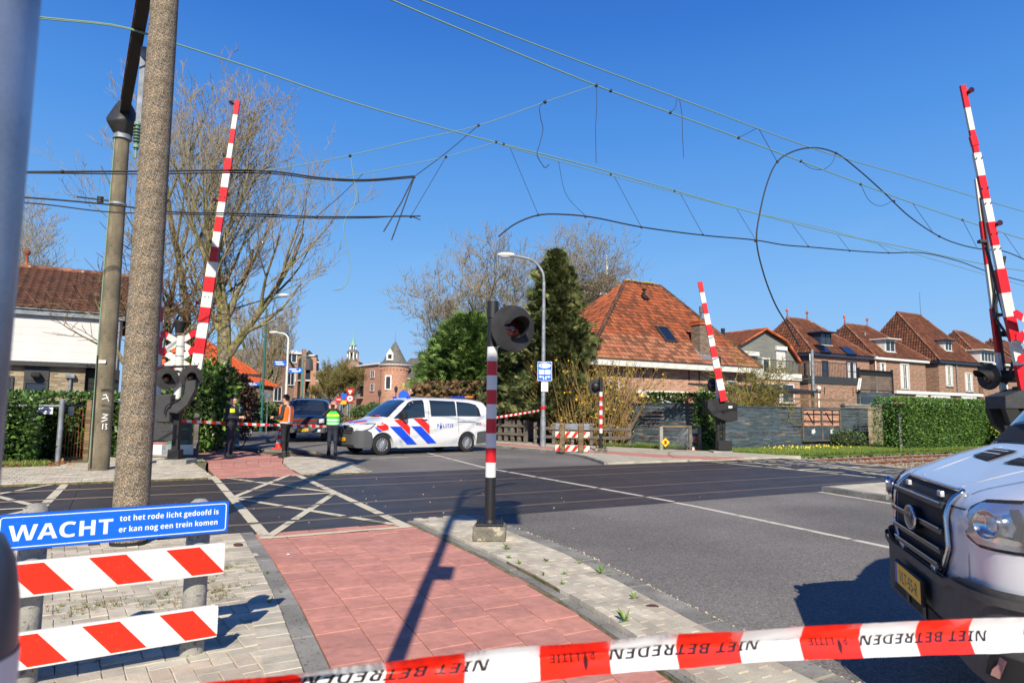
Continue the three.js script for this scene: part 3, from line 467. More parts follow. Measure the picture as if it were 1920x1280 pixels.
{ // WACHT board on two concrete posts, with two striped boards
  const R = 4.12, Lf = 3.5, at = (x, y, e = 0) => { const d = Lf + (R - Lf) * (x / 425) + e; return P(x, y, d); };
  const tl = at(-6, 962), tr = at(428, 940), bl = at(-6, 1029);
  const ex = sub(tr, tl); const Wd = Math.hypot(ex.x, ex.z), turn = Math.atan2(-ex.z, ex.x);
  const pr = G(379, 1219), plf = add(pr, V(0, 0, 0)); const dirx = V(ex.x / Wd, 0, ex.z / Wd);
  const mk = (name, label, cat, grp) => thing(name, label, cat, V(tl.x, 0, tl.z), turn, grp);
  const postZ = -.085;
  const xOf = (px) => { let best = 0; for (let x = 0; x < Wd; x += .005) { const p = add(V(tl.x, .7, tl.z), mul(dirx, x)); if (proj(p).x < px) best = x; } return best; };
  const f = mk('warning_board_stand', 'blue WACHT notice and two red-striped boards on stubby concrete posts', 'notice board');
  const hy = (px, y) => { const p = at(px, y); return p.y; };
  for (const px of [380, 62]) {
    const x = xOf(px), top = px > 200 ? at(380, 934, .09).y : at(70, 942, .09).y;
    const g = lathe([[0, top], [.03, top - .004], [.055, top - .025], [.064, top - .06], [.065, .5], [.067, -.1]], 20); const s = g.attributes.position;
    g.translate(x, 0, postZ - .03); mesh('post', g, M.concrete, f);
  }
  const yT = (hy(428, 940) + hy(0, 962)) / 2, yB = (hy(426, 1000) + hy(0, 1029)) / 2;
  const blueT = canvasTex(2048, 356, (x, w, h) => {
    x.fillStyle = '#0a63d8'; x.fillRect(0, 0, w, h); x.strokeStyle = '#e9eef5'; x.lineWidth = 9; x.beginPath(); x.roundRect(24, 24, w - 48, h - 48, 26); x.stroke();
    x.fillStyle = '#dfe4ea'; x.textBaseline = 'alphabetic'; x.font = 'bold 222px sans-serif';
    const t = (s, px, py, wd) => { const m = x.measureText(s).width; x.save(); x.translate(px, py); x.scale(wd / m, 1); x.fillText(s, 0, 0); x.restore(); };
    t('WACHT', 90, 268, 860); grime(x, w, h); x.fillStyle = '#dfe4ea'; x.font = 'bold 82px sans-serif'; t('tot het rode licht gedoofd is', 1000, 142, 950); t('er kan nog een trein komen', 996, 262, 950);
  });
  const board = (name, y0, y1, mat, x0, x1, back) => { const b = mesh(name, ext([[x0 + .02, y0], [x1 - .02, y0], [x1, y0 + .02], [x1, y1 - .02], [x1 - .02, y1], [x0 + .02, y1], [x0, y1 - .02], [x0, y0 + .02]], .02), back, f); const fc = face(x1 - x0 - .006, y1 - y0 - .006); fc.translate((x0 + x1) / 2, (y0 + y1) / 2, .0215); const p = mesh(name + '_print', fc, mat, b); return b; };
  board('blue_board', yB, yT, std({ map: blueT, roughness: .35 }), 0, Wd, M.blue);
  const stripe = canvasTex(1400, 220, (x, w, h) => { x.fillStyle = '#dcdcd8'; x.fillRect(0, 0, w, h); x.fillStyle = '#ea2a12'; for (let k = -1; k < 4; k++) { const a = 998 - k * 478; x.beginPath(); x.moveTo(a, 12); x.lineTo(a + 225, 12); x.lineTo(a + 409, h - 8); x.lineTo(a + 184, h - 8); x.fill(); } grime(x, w, h); });
  stripe.wrapS = THREE.RepeatWrapping;
  const sm = std({ map: stripe, roughness: .4 });
  const u1 = (at(423, 1022).y + at(30, 1046).y) / 2, u0 = (at(420, 1083).y + at(40, 1110).y) / 2; board('upper_striped_board', u0, u1, sm, .0, xOf(423), M.white);
  const l1 = (at(415, 1138).y + at(45, 1178).y) / 2, l0 = (at(412, 1200).y + at(45, 1248).y) / 2; board('lower_striped_board', Math.max(.045, l0), l1, sm, .0, xOf(415), M.white);
}
function signalPost(label, pos, turn) {
  const m = thing('crossing_signal_post', label, 'signal', pos, turn);
  const h = 2.62, R = .057;
  const cb = rbox(.36, .16, .34, 0, .08, 0, .03, 0, 0, 0, 3); const pp = cb.attributes.position; for (let i = 0; i < pp.count; i++) { const n = hash(Math.round(pp.getX(i) * 90), Math.round(pp.getY(i) * 90 + pp.getZ(i) * 57), 3) - .5; pp.setX(i, pp.getX(i) * (1 + n * .06)); pp.setZ(i, pp.getZ(i) * (1 + n * .06)); }
  mesh('footing', cb, M.footing, m);
  mesh('base_plate', [rbox(.3, .025, .3, 0, .175, 0, .006), ...[[-1, -1], [1, -1], [-1, 1], [1, 1]].map(([a, b]) => cyl(.014, .014, .04, a * .125, .18, b * .125, 6)), cyl(.08, .062, .03, 0, .187, 0, 20)], M.black, m);
  mesh('shaft', cyl(R, R, h - .19, 0, .19, 0, 28), M.black, m);
  const ys = [.66, .815, .975, 1.14, 1.30, 1.46, 1.62, 1.78, 1.94, 2.10 - .0].map((v, i) => .675 + i * .1605);
  const mats = Array.from({ length: 9 }, (_, i) => i % 2 ? M.sigRed : M.white), nmz = mats.map(m2 => m2 === M.white ? 'white_band' : 'red_band');
  for (let i = 0; i < 9; i++) mesh(nmz[i], cyl(R + .0015, R + .0015, .1605, 0, ys[i], 0, 28, true), mats[i], m);
  mesh('cap', cyl(.068, .066, .19, 0, h - .17, 0, 28), M.black, m);
  const head = sub_('signal_head', m); head.position.set(.225, h - .295, .06); head.rotation.y = .42;
  mesh('disc', lathe([[0, 0], [.262, 0], [.265, .008], [.262, .02], [0, .022]], 48).rotateX(Math.PI / 2), M.discBlack, head);
  mesh('lens', lathe([[.1, 0], [.09, .02], [.05, .04], [0, .048]], 24).rotateX(Math.PI / 2).translate(0, 0, .02), M.lensRed, head);
  // visor: open cylinder cut obliquely, longest at the top
  const vis = new THREE.CylinderGeometry(.112, .118, 1, 30, 1, true, 0, Math.PI * 1.5); vis.rotateX(Math.PI / 2); { const p = vis.attributes.position; for (let i = 0; i < p.count; i++) { const zz = p.getZ(i), x = p.getX(i), y = p.getY(i); const L = .05 + .2 * (y / .115 * .5 + .5); p.setZ(i, zz > 0 ? L + .02 : .02); } vis.rotateZ(-.3); vis.computeVertexNormals(); }
  mesh('visor', vis, M.visor, head);
  mesh('back_housing', lathe([[0, -.2], [.09, -.2], [.13, -.13], [.15, 0]], 24).rotateX(Math.PI / 2), M.black, head);
  mesh('bracket', [rod(V(-.2, 0, -.08), V(0, 0, -.08), .03)], M.black, head);
  return m;
}
M.footing = std({ map: tex(256, .6, (u, v) => { const k = fbm(u, v, 6, 5, 301), e = hash(Math.floor(u * 256), Math.floor(v * 256), 302); const b = .75 + k * .5 + (e - .5) * .25; return k > .56 ? [156 * b, 150 * b, 132 * b] : [116 * b, 112 * b, 102 * b]; }), bumpMap: M.concrete.bumpMap, bumpScale: .01, roughness: 1 });
M.discBlack = std({ map: tex(256, .6, (u, v) => { const k = fbm(u, v, 5, 5, 311); const b = 31 + (k - .5) * 34; return [b, b, b * 1.04]; }), roughness: .6 });
M.lensRed = phy({ color: C(58, 9, 15), roughness: .12, clearcoat: 1 });
M.visor = std({ color: C(34, 34, 36), roughness: .6, side: THREE.DoubleSide });
signalPost('red and white banded crossing signal post on the paver strip', add(G(918, 1020), V(0, .05, 0)), 0);
signalPost('red and white banded crossing signal post seen from behind near the forsythia', add(G(1127, 851), V(0, .05, 0)), Math.PI * .83);

// raised barrier arm between two world points; width tapers in telescoped sections
function barrierArm(parent, A, B, w0, w1, stripe, firstRed, nrm, name = 'arm', mats = [M.sigRed, M.whiteOld]) {
  const arm = sub_(name, parent), L = A.distanceTo(B), d = sub(B, A).normalize(), sd = d.clone().cross(nrm).normalize(), up = sd.clone().cross(d).normalize();
  const n = Math.round(L / stripe), th = .05; let red = firstRed;
  for (let k = n; k > 0; k--) { // from the tip down
    const a = lerp(A, B, (k - 1) / n), b = lerp(A, B, k / n), f = k / n, w = f > .8 ? w1 : f > .42 ? w1 + (w0 - w1) * .45 : w0;
    const g = new THREE.BoxGeometry(w, a.distanceTo(b) - .003, th + (f > .8 ? 0 : f > .42 ? .012 : .024)); g.applyMatrix4(new THREE.Matrix4().makeBasis(sd, d, up).setPosition(lerp(a, b, .5)));
    mesh(red ? 'red_section' : 'white_section', g, red ? mats[0] : mats[1], arm); red = !red;
  }
  return { arm, d, sd, up, L, lamp(f, side) { const p = add(lerp(A, B, f), mul(sd, side)); mesh('arm_lamp', [xf(cyl(.045, .05, .09, 0, -.045, 0, 14), add(p, mul(up, .05)), Math.PI / 2, 0, 0)], M.lensRed, arm); mesh('lamp_bracket', rod(add(p, mul(sd, -side * .6)), p, .018), M.black, arm); } };
}
function bolts(parent, p, d, sd, up) { for (const k of [-.05, .05]) mesh('bolt', xf(cyl(.014, .014, .012, 0, 0, 0, 6).rotateX(Math.PI / 2), add(add(p, mul(sd, k)), mul(up, .045))), M.darkGrey, parent); }
function discLamp(parent, p, turn, r = .28) {
  const h = sub_('signal_head', parent); h.position.copy(p); h.rotation.y = turn;
  mesh('disc', lathe([[0, 0], [r - .004, 0], [r, .008], [r - .004, .02], [0, .022]], 40).rotateX(Math.PI / 2), M.discBlack, h);
  mesh('lens', lathe([[.1, 0], [.09, .02], [.05, .04], [0, .048]], 20).rotateX(Math.PI / 2).translate(0, 0, .02), M.lensRed, h);
  const vis = new THREE.CylinderGeometry(.112, .118, 1, 26, 1, true, 0, Math.PI * 1.5); vis.rotateX(Math.PI / 2); { const q = vis.attributes.position; for (let i = 0; i < q.count; i++) { const y = q.getY(i), L = .05 + .24 * (y / .115 * .5 + .5); q.setZ(i, q.getZ(i) > 0 ? L + .02 : .02); } vis.computeVertexNormals(); }
  mesh('visor', vis, M.visor, h); mesh('back_housing', lathe([[0, -.2], [.09, -.2], [.13, -.13], [.15, 0]], 20).rotateX(Math.PI / 2), M.black, h);
}
function andrewsCross(parent, p, turn, n = 2, sc = 1) { // two stacked crosses, white boards with red ends
  const c = sub_('warning_cross', parent); c.position.copy(p); c.rotation.y = turn; c.scale.setScalar(sc);
  for (let k = 0; k < n; k++) for (const sg of [-1, 1]) {
    const a = sg * .46, g = ext([[-.36, -.075], [.36, -.075], [.36, .075], [-.36, .075]], .012), y = -k * .42, z = sg * .008;
    mesh('white_board', xf(g, V(0, y, z), 0, 0, a), M.whiteOld, c);
    for (const e of [-1, 1]) mesh('red_end', xf(ext(e > 0 ? [[.362, -.075], [.54, -.075], [.6, 0], [.54, .075], [.362, .075]] : [[-.362, .075], [-.54, .075], [-.6, 0], [-.54, -.075], [-.362, -.075]], .012), V(0, y, z), 0, 0, a), M.sigRed, c);
  }
}
{ // left barrier across the tracks
  const b = G(327, 872); b.y = .05; const d = -b.z, m = thing('level_crossing_barrier', 'raised red and white barrier with twin black signal discs beside the cycle path', 'barrier', b);
  const L = (x, y, e = 0) => sub(P(x, y, d + e), b);
  mesh('footing', rbox(.75, .12, .6, .05, .05, 0, .02), M.concrete, m);
  mesh('post', [rbox(.16, 1.55, .16, 0, .85, 0, .01), rbox(.28, .3, .28, 0, .2, 0, .02), rbox(.36, .03, .36, 0, .12, 0, .005)], M.black, m);
  mesh('mast', cyl(.095, .095, 1.75, L(333, 690).x, L(333, 757).y, -.05, 24), M.whiteOld, m);
  for (const y of [650, 668]) mesh('mast_ring', cyl(.102, .102, .03, L(333, 690).x, L(333, y).y, -.05, 24), M.galvDull, m);
  { const t = L(334, 623); mesh('bell', [cyl(.1, .12, .1, t.x, t.y, -.05, 4), cyl(.12, .17, .2, t.x, t.y + .08, -.05, 4)].map(g => g), M.blackMatt, m); }
  { const p = L(310, 766); mesh('drive_box', [rbox(.52, .72, .42, p.x, p.y, .05, .02), rbox(.3, .66, .03, p.x + .1, p.y, .275, .008)], M.darkGrey, m); }
  { const p = L(311, 810); mesh('control_box', [rbox(.6, .42, .44, p.x, p.y, .06, .02), rbox(.16, .04, .02, p.x + .13, p.y + .05, .285, .005)], M.darkGrey, m); }
  { const a = L(318, 765, -.3), c = L(352, 748, -.3), e = L(362, 722, -.3); mesh('crank_arm', ext([[a.x, a.y - .1], [a.x + .2, a.y - .12], [c.x, c.y - .14], [e.x + .06, e.y - .1], [e.x + .06, e.y + .12], [e.x - .18, e.y + .1], [e.x - .2, c.y + .02], [a.x + .1, a.y + .1]], .14, .012).translate(0, 0, .2), M.darkGrey, m); mesh('hose', tube([V(a.x - .1, a.y - .15, .37), V(a.x - .05, a.y + .05, .38), V(c.x - .15, c.y + .03, .38), V(e.x - .2, e.y - .05, .37), V(e.x - .2, e.y + .2, .35)], .018), M.blackMatt, m); }
  mesh('lamp_bracket', rod(L(300, 688, -.2), L(370, 686, -.2), .03), M.black, m);
  discLamp(m, L(312, 709, -.25), .5); discLamp(m, L(358, 707, -.25), .5);
  andrewsCross(m, L(334, 642, .15), -.25, 2, 1.08);
  const A = L(368, 692), B = L(445.5, 188), r = barrierArm(m, A, B, .27, .13, .41, true, V(0, 0, 1));
  r.lamp(.985, -.14); r.lamp(.615, -.17); r.lamp(.235, -.2);
  for (const f of [.02, .08, .2, .26, .43, .63]) bolts(r.arm, lerp(A, B, f), r.d, r.sd, r.up);
  const A2 = L(294, 745, .35), B2 = L(304, 330, .35); barrierArm(m, A2, B2, .17, .1, .41, false, V(0, 0, 1), 'second_arm');
}
{ // barrier beyond the road, next to the black fence
  const b = G(1352, 851); const d = -b.z, m = thing('level_crossing_barrier', 'raised barrier with black drive housing in front of the black plank fence', 'barrier', b);
  const L = (x, y, e = 0) => sub(P(x, y, d + e), b);
  mesh('footing', rbox(.7, .14, .6, 0, .05, 0, .02), M.concrete, m);
  mesh('post', [rod(L(1347, 840), L(1347, 775), .1), rod(L(1357, 840), L(1357, 775), .07), rbox(.5, .35, .4, L(1357, 835).x, L(1357, 835).y, 0, .03)], M.blackMatt, m);
  mesh('mast', rod(L(1349, 758), L(1345.5, 682), .1, .1, 20), M.whiteOld, m);
  { const t = L(1345, 675); mesh('bell', [rbox(.22, .28, .22, t.x, t.y, 0, .02)], M.blackMatt, m); }
  { const p = [[1320, 750], [1352, 748], [1356, 755], [1378, 757], [1379, 786], [1362, 790], [1340, 782], [1325, 768]].map(q => L(...q)); mesh('drive_housing', ext(p.map(q => [q.x, q.y]), .4, .02).translate(0, 0, -.2), M.blackMatt, m); mesh('housing_label', box(.14, .08, .01, L(1366, 763).x, L(1366, 763).y, .235), M.white, m); }
  { const p = [[1322, 750], [1330, 752], [1336, 766], [1350, 776], [1348, 786], [1332, 778], [1322, 764]].map(q => L(...q)); mesh('counterweight', ext(p.map(q => [q.x, q.y]), .12, .01).translate(0, 0, .25), M.black, m); }
  const A = L(1357, 752, -.3), B = L(1312.5, 528, -.3), r = barrierArm(m, A, B, .24, .17, .42, true, V(0, 0, 1));
  discLamp(m, L(1337, 722, .35), 2.2, .26);
}
{ // near right barrier: base behind the white van
  const d = 12.2, b = P(1925, 1000, d); b.y = .09; const m = thing('level_crossing_barrier', 'raised double barrier with braced arms and black housing behind the white van', 'barrier', b);
  const L = (x, y, e = 0) => sub(P(x, y, d + e), b);
  mesh('footing', rbox(.8, .2, .7, 0, .05, 0, .02), M.concrete, m);
  mesh('post', [rbox(.22, 1.9, .22, .1, .95, 0, .01)], M.blackMatt, m);
  const A = L(1922, 730, -.35), B = L(1805.5, 160, -.35), r = barrierArm(m, A, B, .17, .095, .413, true, V(0, 0, 1));
  r.lamp(.975, .08); r.lamp(.53, .1); mesh('section_plate', [rbox(.13, .2, .07, lerp(A, B, .81).x, lerp(A, B, .81).y, lerp(A, B, .81).z, .02, 0, 0, .2)], M.sigRed, r.arm);
  for (const f of [.45, .5, .6, .65, .75]) bolts(r.arm, lerp(A, B, f), r.d, r.sd, r.up);
  const A2 = L(1885, 745, .15), B2 = L(1832, 335, .15), r2 = barrierArm(m, A2, B2, .11, .07, .8, false, V(0, 0, 1), 'second_arm');
  mesh('arm_channel', [bar(L(1888, 720, .1), L(1840, 370, .1), .05, .03, V(1, 0, 0))], M.darkGrey, m);
  mesh('brace', [rod(L(1849, 462, -.1), L(1901, 655, -.15), .028), rod(L(1885, 480, -.15), L(1864, 592, .1), .026), rod(L(1864, 592, .1), L(1912, 660, -.2), .026), rod(L(1912, 655, -.2), L(1887, 715, .1), .026), rbox(.14, .06, .1, L(1850, 450).x, L(1850, 450).y, -.1, .01), rbox(.12, .06, .12, L(1864, 592).x, L(1864, 592).y, .1, .01)], M.darkGrey, m);
  mesh('arm_lamp', [rbox(.16, .1, .1, L(1883, 626).x, L(1883, 626).y, 0, .03), xf(cyl(.06, .06, .05, 0, 0, 0, 14).rotateZ(Math.PI / 2), L(1892, 625))], M.blackMatt, m);
  discLamp(m, L(1856, 706, .1), -1.35, .24); mesh('lamp_arm', rod(L(1862, 706, .1), L(1925, 705, .1), .11), M.blackMatt, m);
  discLamp(m, L(1926, 690, .2), -1.35, .24);
  andrewsCross(m, L(1944, 612, -.5), .25, 2, .9);
  { const p = [[1856, 744], [1897, 730], [1985, 744], [1985, 765], [1857, 765]].map(q => L(...q)); mesh('housing_cover', ext(p.map(q => [q.x, q.y]), .5, .01).translate(0, 0, -.1), M.darkGrey, m); }
  { const p = [[1857, 767], [1880, 767], [1885, 785], [1905, 800], [1925, 808], [1985, 790], [1985, 830], [1925, 830], [1895, 818], [1868, 796]].map(q => L(...q)); mesh('counterweight', ext(p.map(q => [q.x, q.y]), .1, .01).translate(0, 0, .28), M.blackMatt, m); mesh('counterweight', ext(p.map(q => [q.x, q.y]), .1, .01).translate(0, 0, -.12), M.blackMatt, m); }
  mesh('wooden_buffer', rbox(.4, .12, .2, L(1905, 776).x, L(1905, 776).y, .1, .01), M.woodBrown, m);
}
// ---------- overhead wires (in the vertical planes of the two tracks) ----------
{
  const near = [ST(-20, .72), ST(40, .72)], far = [ST(-20, 4.47), ST(40, 4.47)];
  const W_ = (pl_, pts) => pts.map(p => onLine(p[0], p[1], ...(pl_ === 'n' ? near : far)));
  const wire = (name, label, pl_, pts, r, mat, smooth = true) => { const a = pts[0].length === 2 ? W_(pl_, pts) : pts; return tag(mesh(name, tube(a, r, Math.max(24, a.length * 8), 6, false, smooth), mat), label, 'wire'); };
  const clampAt = (pl_, list, label) => { for (const p of list) tag(mesh('wire_clamp', new THREE.SphereGeometry(.034, 8, 6).translate(...W_(pl_, [p])[0].toArray()), M.wire), label, 'clamp', label); };
  const gr = 'droppers between the messenger and contact wires';
  wire('messenger_wire', 'intact green messenger wire nearest the top of the sky', 'n', [[600, -75], [790, 0], [1000, 82], [1272, 184], [1525, 278], [1700, 330], [1920, 396], [2100, 440]], .013, M.wireGreen);
  wire('messenger_wire', 'green messenger wire carrying the looped broken contact wire', 'n', [[560, -80], [735, 0], [940, 87], [1118, 160], [1257, 211], [1385, 258], [1502, 302], [1615, 345], [1710, 380], [1805, 412], [1920, 448], [2060, 490]], .014, M.wireGreen);
  wire('messenger_wire', 'long green messenger wire passing between the masts above the road', 'f', [[-150, -5], [60, 30], [230, 50], [330, 82], [480, 130], [640, 185], [800, 232], [930, 267], [1100, 310], [1265, 357], [1400, 395], [1560, 436], [1700, 464], [1840, 494], [2000, 520]], .016, M.wireGreen);
  wire('messenger_wire', 'second green wire running just under the long messenger wire', 'f', [[-150, 5], [60, 33], [230, 52], [330, 84]], .012, M.wireGreen);
  wire('messenger_wire', 'thin green wire splitting from the long messenger over the rooftops', 'f', [[940, 272], [1150, 330], [1380, 390], [1560, 432], [1640, 455], [1730, 480], [1840, 512], [1990, 555]], .011, M.wireGreen);
  wire('contact_wire', 'sagging contact wire arching past the lamp post top', 'f', [[935, 443], [965, 420], [1010, 403], [1060, 402], [1110, 407], [1200, 425], [1320, 441], [1417, 450], [1470, 459], [1520, 463], [1600, 470], [1665, 474], [1730, 474], [1800, 490], [1850, 508], [1990, 545]], .018, M.wire);
  wire('broken_contact_wire', 'broken contact wire coiled in a big loop over the rooftops', 'n', [[1500, 650], [1475, 606], [1455, 572], [1432, 512], [1419, 450], [1425, 400], [1440, 340], [1458, 303], [1490, 283], [1530, 277], [1570, 288], [1610, 318], [1655, 358], [1705, 405], [1762, 443], [1800, 458], [1842, 467], [1880, 470], [1935, 492]], .016, M.wire);
  wire('contact_wire', 'pair of slack dark contact wires ending at a knot above the road', 'f', [[-100, 322], [50, 322], [250, 321], [505, 321], [600, 333], [680, 337], [776, 330]], .017, M.wire);
  wire('contact_wire', 'lower strand of the slack dark contact wire pair', 'f', [[-100, 325], [50, 324], [250, 326], [505, 325], [600, 336], [680, 339.5], [776, 333]], .013, M.wire);
  wire('contact_wire', 'low dark contact wire with a cut end above the police van', 'f', [[-100, 362], [60, 371], [200, 383], [320, 397], [450, 400], [590, 406], [700, 406], [788, 405]], .015, M.wire);
  wire('contact_wire', 'lower strand of the low cut contact wire', 'f', [[-100, 376], [60, 381], [200, 397], [320, 401], [450, 404], [590, 409], [700, 408], [768, 405], [788, 412]], .011, M.wire);
  for (const pts of [[[775, 333], [752, 380], [719, 434]], [[776, 334], [758, 385], [734, 450]]]) wire('cut_wire_end', 'stiff cut wire end hanging from the knot above the police van', 'f', pts, .014, M.wire, false).userData.group = 'cut ends at the knot';
  wire('cross_span_wire', 'pale cross wire rising from the knot side to the upper messenger', 'f', [...[[480, 322], [600, 303], [656, 291], [780, 262], [897, 235], [1022, 191], [1115, 160]]], .009, M.wireGreen);
  wire('cross_span_wire', 'faint lower cross wire joining the long messenger wire', 'f', [[540, 349], [600, 340], [680, 325], [835, 294], [928, 267]], .008, M.wireGreen);
  wire('stay_wire', 'straight dark stay from the knot up to the cross wire', 'f', [[778, 330], [838, 285], [897, 235]], .009, M.wire);
  wire('stay_wire', 'straight dark stay from the low wire up to the faint cross wire', 'f', [[770, 406], [803, 350], [836, 294]], .007, M.wire);
  wire('stay_wire', 'dark stay slanting behind the slack contact wires', 'f', [[593, 406], [640, 365], [680, 326]], .007, M.wire);
  wire('loose_wire', 'pale loose wire dangling in a long wavy curve above the police van', 'f', [[657, 292], [662, 330], [668, 365], [662, 388], [648, 408], [644, 430], [652, 470], [656, 500], [650, 530], [640, 541], [625, 544]], .010, M.wireGreen);
  wire('loose_wire', 'kinked loose dropper hanging below the cross wire', 'n', [[1020, 191], [1012, 200], [1014, 222], [1018, 240], [1012, 270], [1007, 290], [1014, 304], [1022, 314], [1030, 308]], .007, M.wire);
  wire('loose_wire', 'straight loose dropper hanging from the upper messenger', 'n', [[1119, 162], [1119, 200], [1117, 240], [1118, 306]], .006, M.wire);
  wire('loose_wire', 'loose dropper with a bead end hanging left of the big loop', 'n', [[1274, 184], [1279, 215], [1280, 250], [1282, 296]], .006, M.wire);
  wire('loose_wire', 'short curl between the two upper messengers', 'n', [[1257, 211], [1266, 202], [1270, 184]], .006, M.wire);
  wire('loose_wire', 'slack curl inside the big loop', 'n', [[1502, 302], [1520, 315], [1545, 317], [1562, 303], [1567, 287]], .006, M.wire);
  wire('loose_wire', 'slack curl under the right shoulder of the big loop', 'n', [[1614, 345], [1630, 375], [1650, 386], [1675, 376]], .006, M.wire);
  const drop = (pl_, a, b, mid) => { const o = wire('dropper', pl_ === 'f' ? 'thin dropper slanting down to the sagging contact wire' : 'thin dropper slanting down to the looped contact wire', pl_, mid ? [a, mid, b] : [a, lerp2(a, b), b], .006, M.wire); o.userData.group = pl_ === 'f' ? gr : 'droppers above the big loop'; };
  const lerp2 = (a, b) => [(a[0] + b[0]) / 2, (a[1] + b[1]) / 2];
  drop('f', [956, 276], [1009, 402]); drop('f', [1047, 302], [1098, 405], [1062, 365]); drop('f', [1152, 331], [1203, 426]); drop('f', [1275, 361], [1318, 439]); drop('f', [1382, 392], [1417, 449]); drop('f', [1486, 421], [1516, 461]); drop('f', [1571, 441], [1594, 470]); drop('f', [1645, 455], [1667, 473]);
  drop('n', [1420, 240], [1386, 258]); drop('n', [1423, 241], [1457, 302]); drop('n', [1711, 380], [1749, 434]); drop('n', [1806, 413], [1832, 463]); drop('n', [1884, 438], [1918, 486]);
  clampAt('f', [[656, 292], [897, 235], [776, 332], [505, 322], [836, 294], [930, 266], [944, 270], [1009, 403], [1098, 406], [1203, 426], [1318, 440], [1516, 462], [1594, 470], [1667, 474], [1265, 358], [1145, 327], [770, 406], [593, 407], [116, 322]], 'small dark clamp on the far track wires');
  clampAt('n', [[1118, 160], [1145, 170], [1022, 191], [1257, 211], [1385, 258], [1458, 303], [1568, 287], [1677, 377], [1762, 443], [1502, 302], [1614, 345], [1417, 451], [1805, 412]], 'small dark clamp on the near track wires');
}
// ---------- police tape across the foreground ----------
{
  const tp = canvasTex(2048, 256, (x, w, h) => {
    const b = w / 4; for (let k = 0; k < 4; k++) { x.fillStyle = k % 2 ? '#dde0e4' : '#ee2c18'; x.fillRect(k * b, 0, b, h); }
    x.save(); x.translate(w / 2, h / 2); x.rotate(Math.PI); x.translate(-w / 2, -h / 2); x.fillStyle = '#20161a'; x.textBaseline = 'middle';
    x.font = 'italic bold 104px sans-serif'; const t = (s, px, wd) => { const m = x.measureText(s).width; x.save(); x.translate(px, h * .44); x.scale(wd / m, 1); x.fillText(s, 0, 0); x.restore(); };
    t('NIET BETREDEN', 330, 1200); x.font = 'bold 74px sans-serif'; x.fillStyle = '#3a1210'; t('P', 1640, 44); t('LITIE', 1752, 230);
    x.beginPath(); x.moveTo(1716, 20); x.quadraticCurveTo(1752, 90, 1716, 128); x.quadraticCurveTo(1680, 90, 1716, 20); x.fill(); x.restore();
  });
  tp.wrapS = THREE.RepeatWrapping; tp.minFilter = THREE.LinearMipmapLinearFilter; tp.generateMipmaps = true;
  const tm = phy({ map: tp, roughness: .34, clearcoat: .3, side: THREE.DoubleSide });
  const top = [[200, 1302], [330, 1287], [450, 1272], [630, 1252], [790, 1232], [955, 1215], [1100, 1205], [1240, 1190], [1500, 1175], [1750, 1163], [1920, 1157], [2200, 1146], [2500, 1136]];
  const bot = [[200, 1352], [330, 1342], [450, 1327], [630, 1310], [790, 1294], [955, 1279], [1100, 1267], [1240, 1255], [1500, 1238], [1750, 1227], [1920, 1222], [2200, 1214], [2500, 1206]];
  const dep = x => 1.02 + (x - 200) * .00031; // metres along the view: nearer on the left
  const N = 320, K = 14, pos = [], uv = [], idx = [], ip = (a, x) => pl(a, x); let len = 0, prev = null;
  for (let i = 0; i <= N; i++) {
    const x = 200 + (2500 - 200) * i / N, d = dep(x), a = P(x, ip(top, x), d), b0 = P(x, ip(bot, x), d); const Hh = a.distanceTo(b0); const slack = Math.max(0, Math.sqrt(Math.max(0, .08 * .08 - Hh * Hh)));
    const c = lerp(a, b0, .5); if (prev) len += c.distanceTo(prev); prev = c;
    for (let k = 0; k <= K; k++) {
      const f = k / K, p = lerp(a, b0, f); const fold = Math.sin(f * Math.PI) * slack * .42 + Math.sin(x * .021 + f * 3) * .0022 + Math.exp(-((f - .52) ** 2) / .006) * (.004 + .003 * Math.sin(x * .013)) * (x < 1500 ? 1.6 : .8) - (f - .5) * .006 * Math.sin(x * .008) + (vn(x * .02, f * 3 + x * .004, 997, 7) - .5) * .006 + (vn(x * .07, f * 6, 997, 9) - .5) * .0022;
      p.z -= fold; pos.push(p.x, p.y, p.z); uv.push(len / .56 - .21, 1 - f);
    }
    if (i) for (let k = 0; k < K; k++) { const q = i * (K + 1) + k, r = q - K - 1; idx.push(r, r + 1, q, q, r + 1, q + 1); }
  }
  const g = new THREE.BufferGeometry(); g.setAttribute('position', new THREE.Float32BufferAttribute(pos, 3)); g.setAttribute('uv', new THREE.Float32BufferAttribute(uv, 2)); g.setIndex(idx); g.computeVertexNormals(); keep(g);
  tag(mesh('police_tape', g, tm), 'red and white NIET BETREDEN tape stretched across in front of the cycle path', 'tape');
  M.tapeTex = tp;
}
function tapeRibbon(label, A, B, w, sag) {
  const n = 24, pos = [], uv = [], idx = []; let len = 0, pv = null;
  for (let i = 0; i <= n; i++) { const f = i / n, c = lerp(A, B, f); c.y -= Math.sin(f * Math.PI) * sag; if (pv) len += c.distanceTo(pv); pv = c; const tw = Math.sin(f * 9) * .02; for (const s of [1, -1]) { pos.push(c.x, c.y + s * w / 2, c.z + s * tw); uv.push(len / .56, s > 0 ? 1 : 0); } if (i) { const q = i * 2; idx.push(q - 2, q - 1, q, q, q - 1, q + 1); } }
  const g = new THREE.BufferGeometry(); g.setAttribute('position', new THREE.Float32BufferAttribute(pos, 3)); g.setAttribute('uv', new THREE.Float32BufferAttribute(uv, 2)); g.setIndex(idx); g.computeVertexNormals(); keep(g);
  tag(mesh('police_tape', g, std({ map: M.tapeTex, roughness: .4, side: THREE.DoubleSide })), label, 'tape');
}
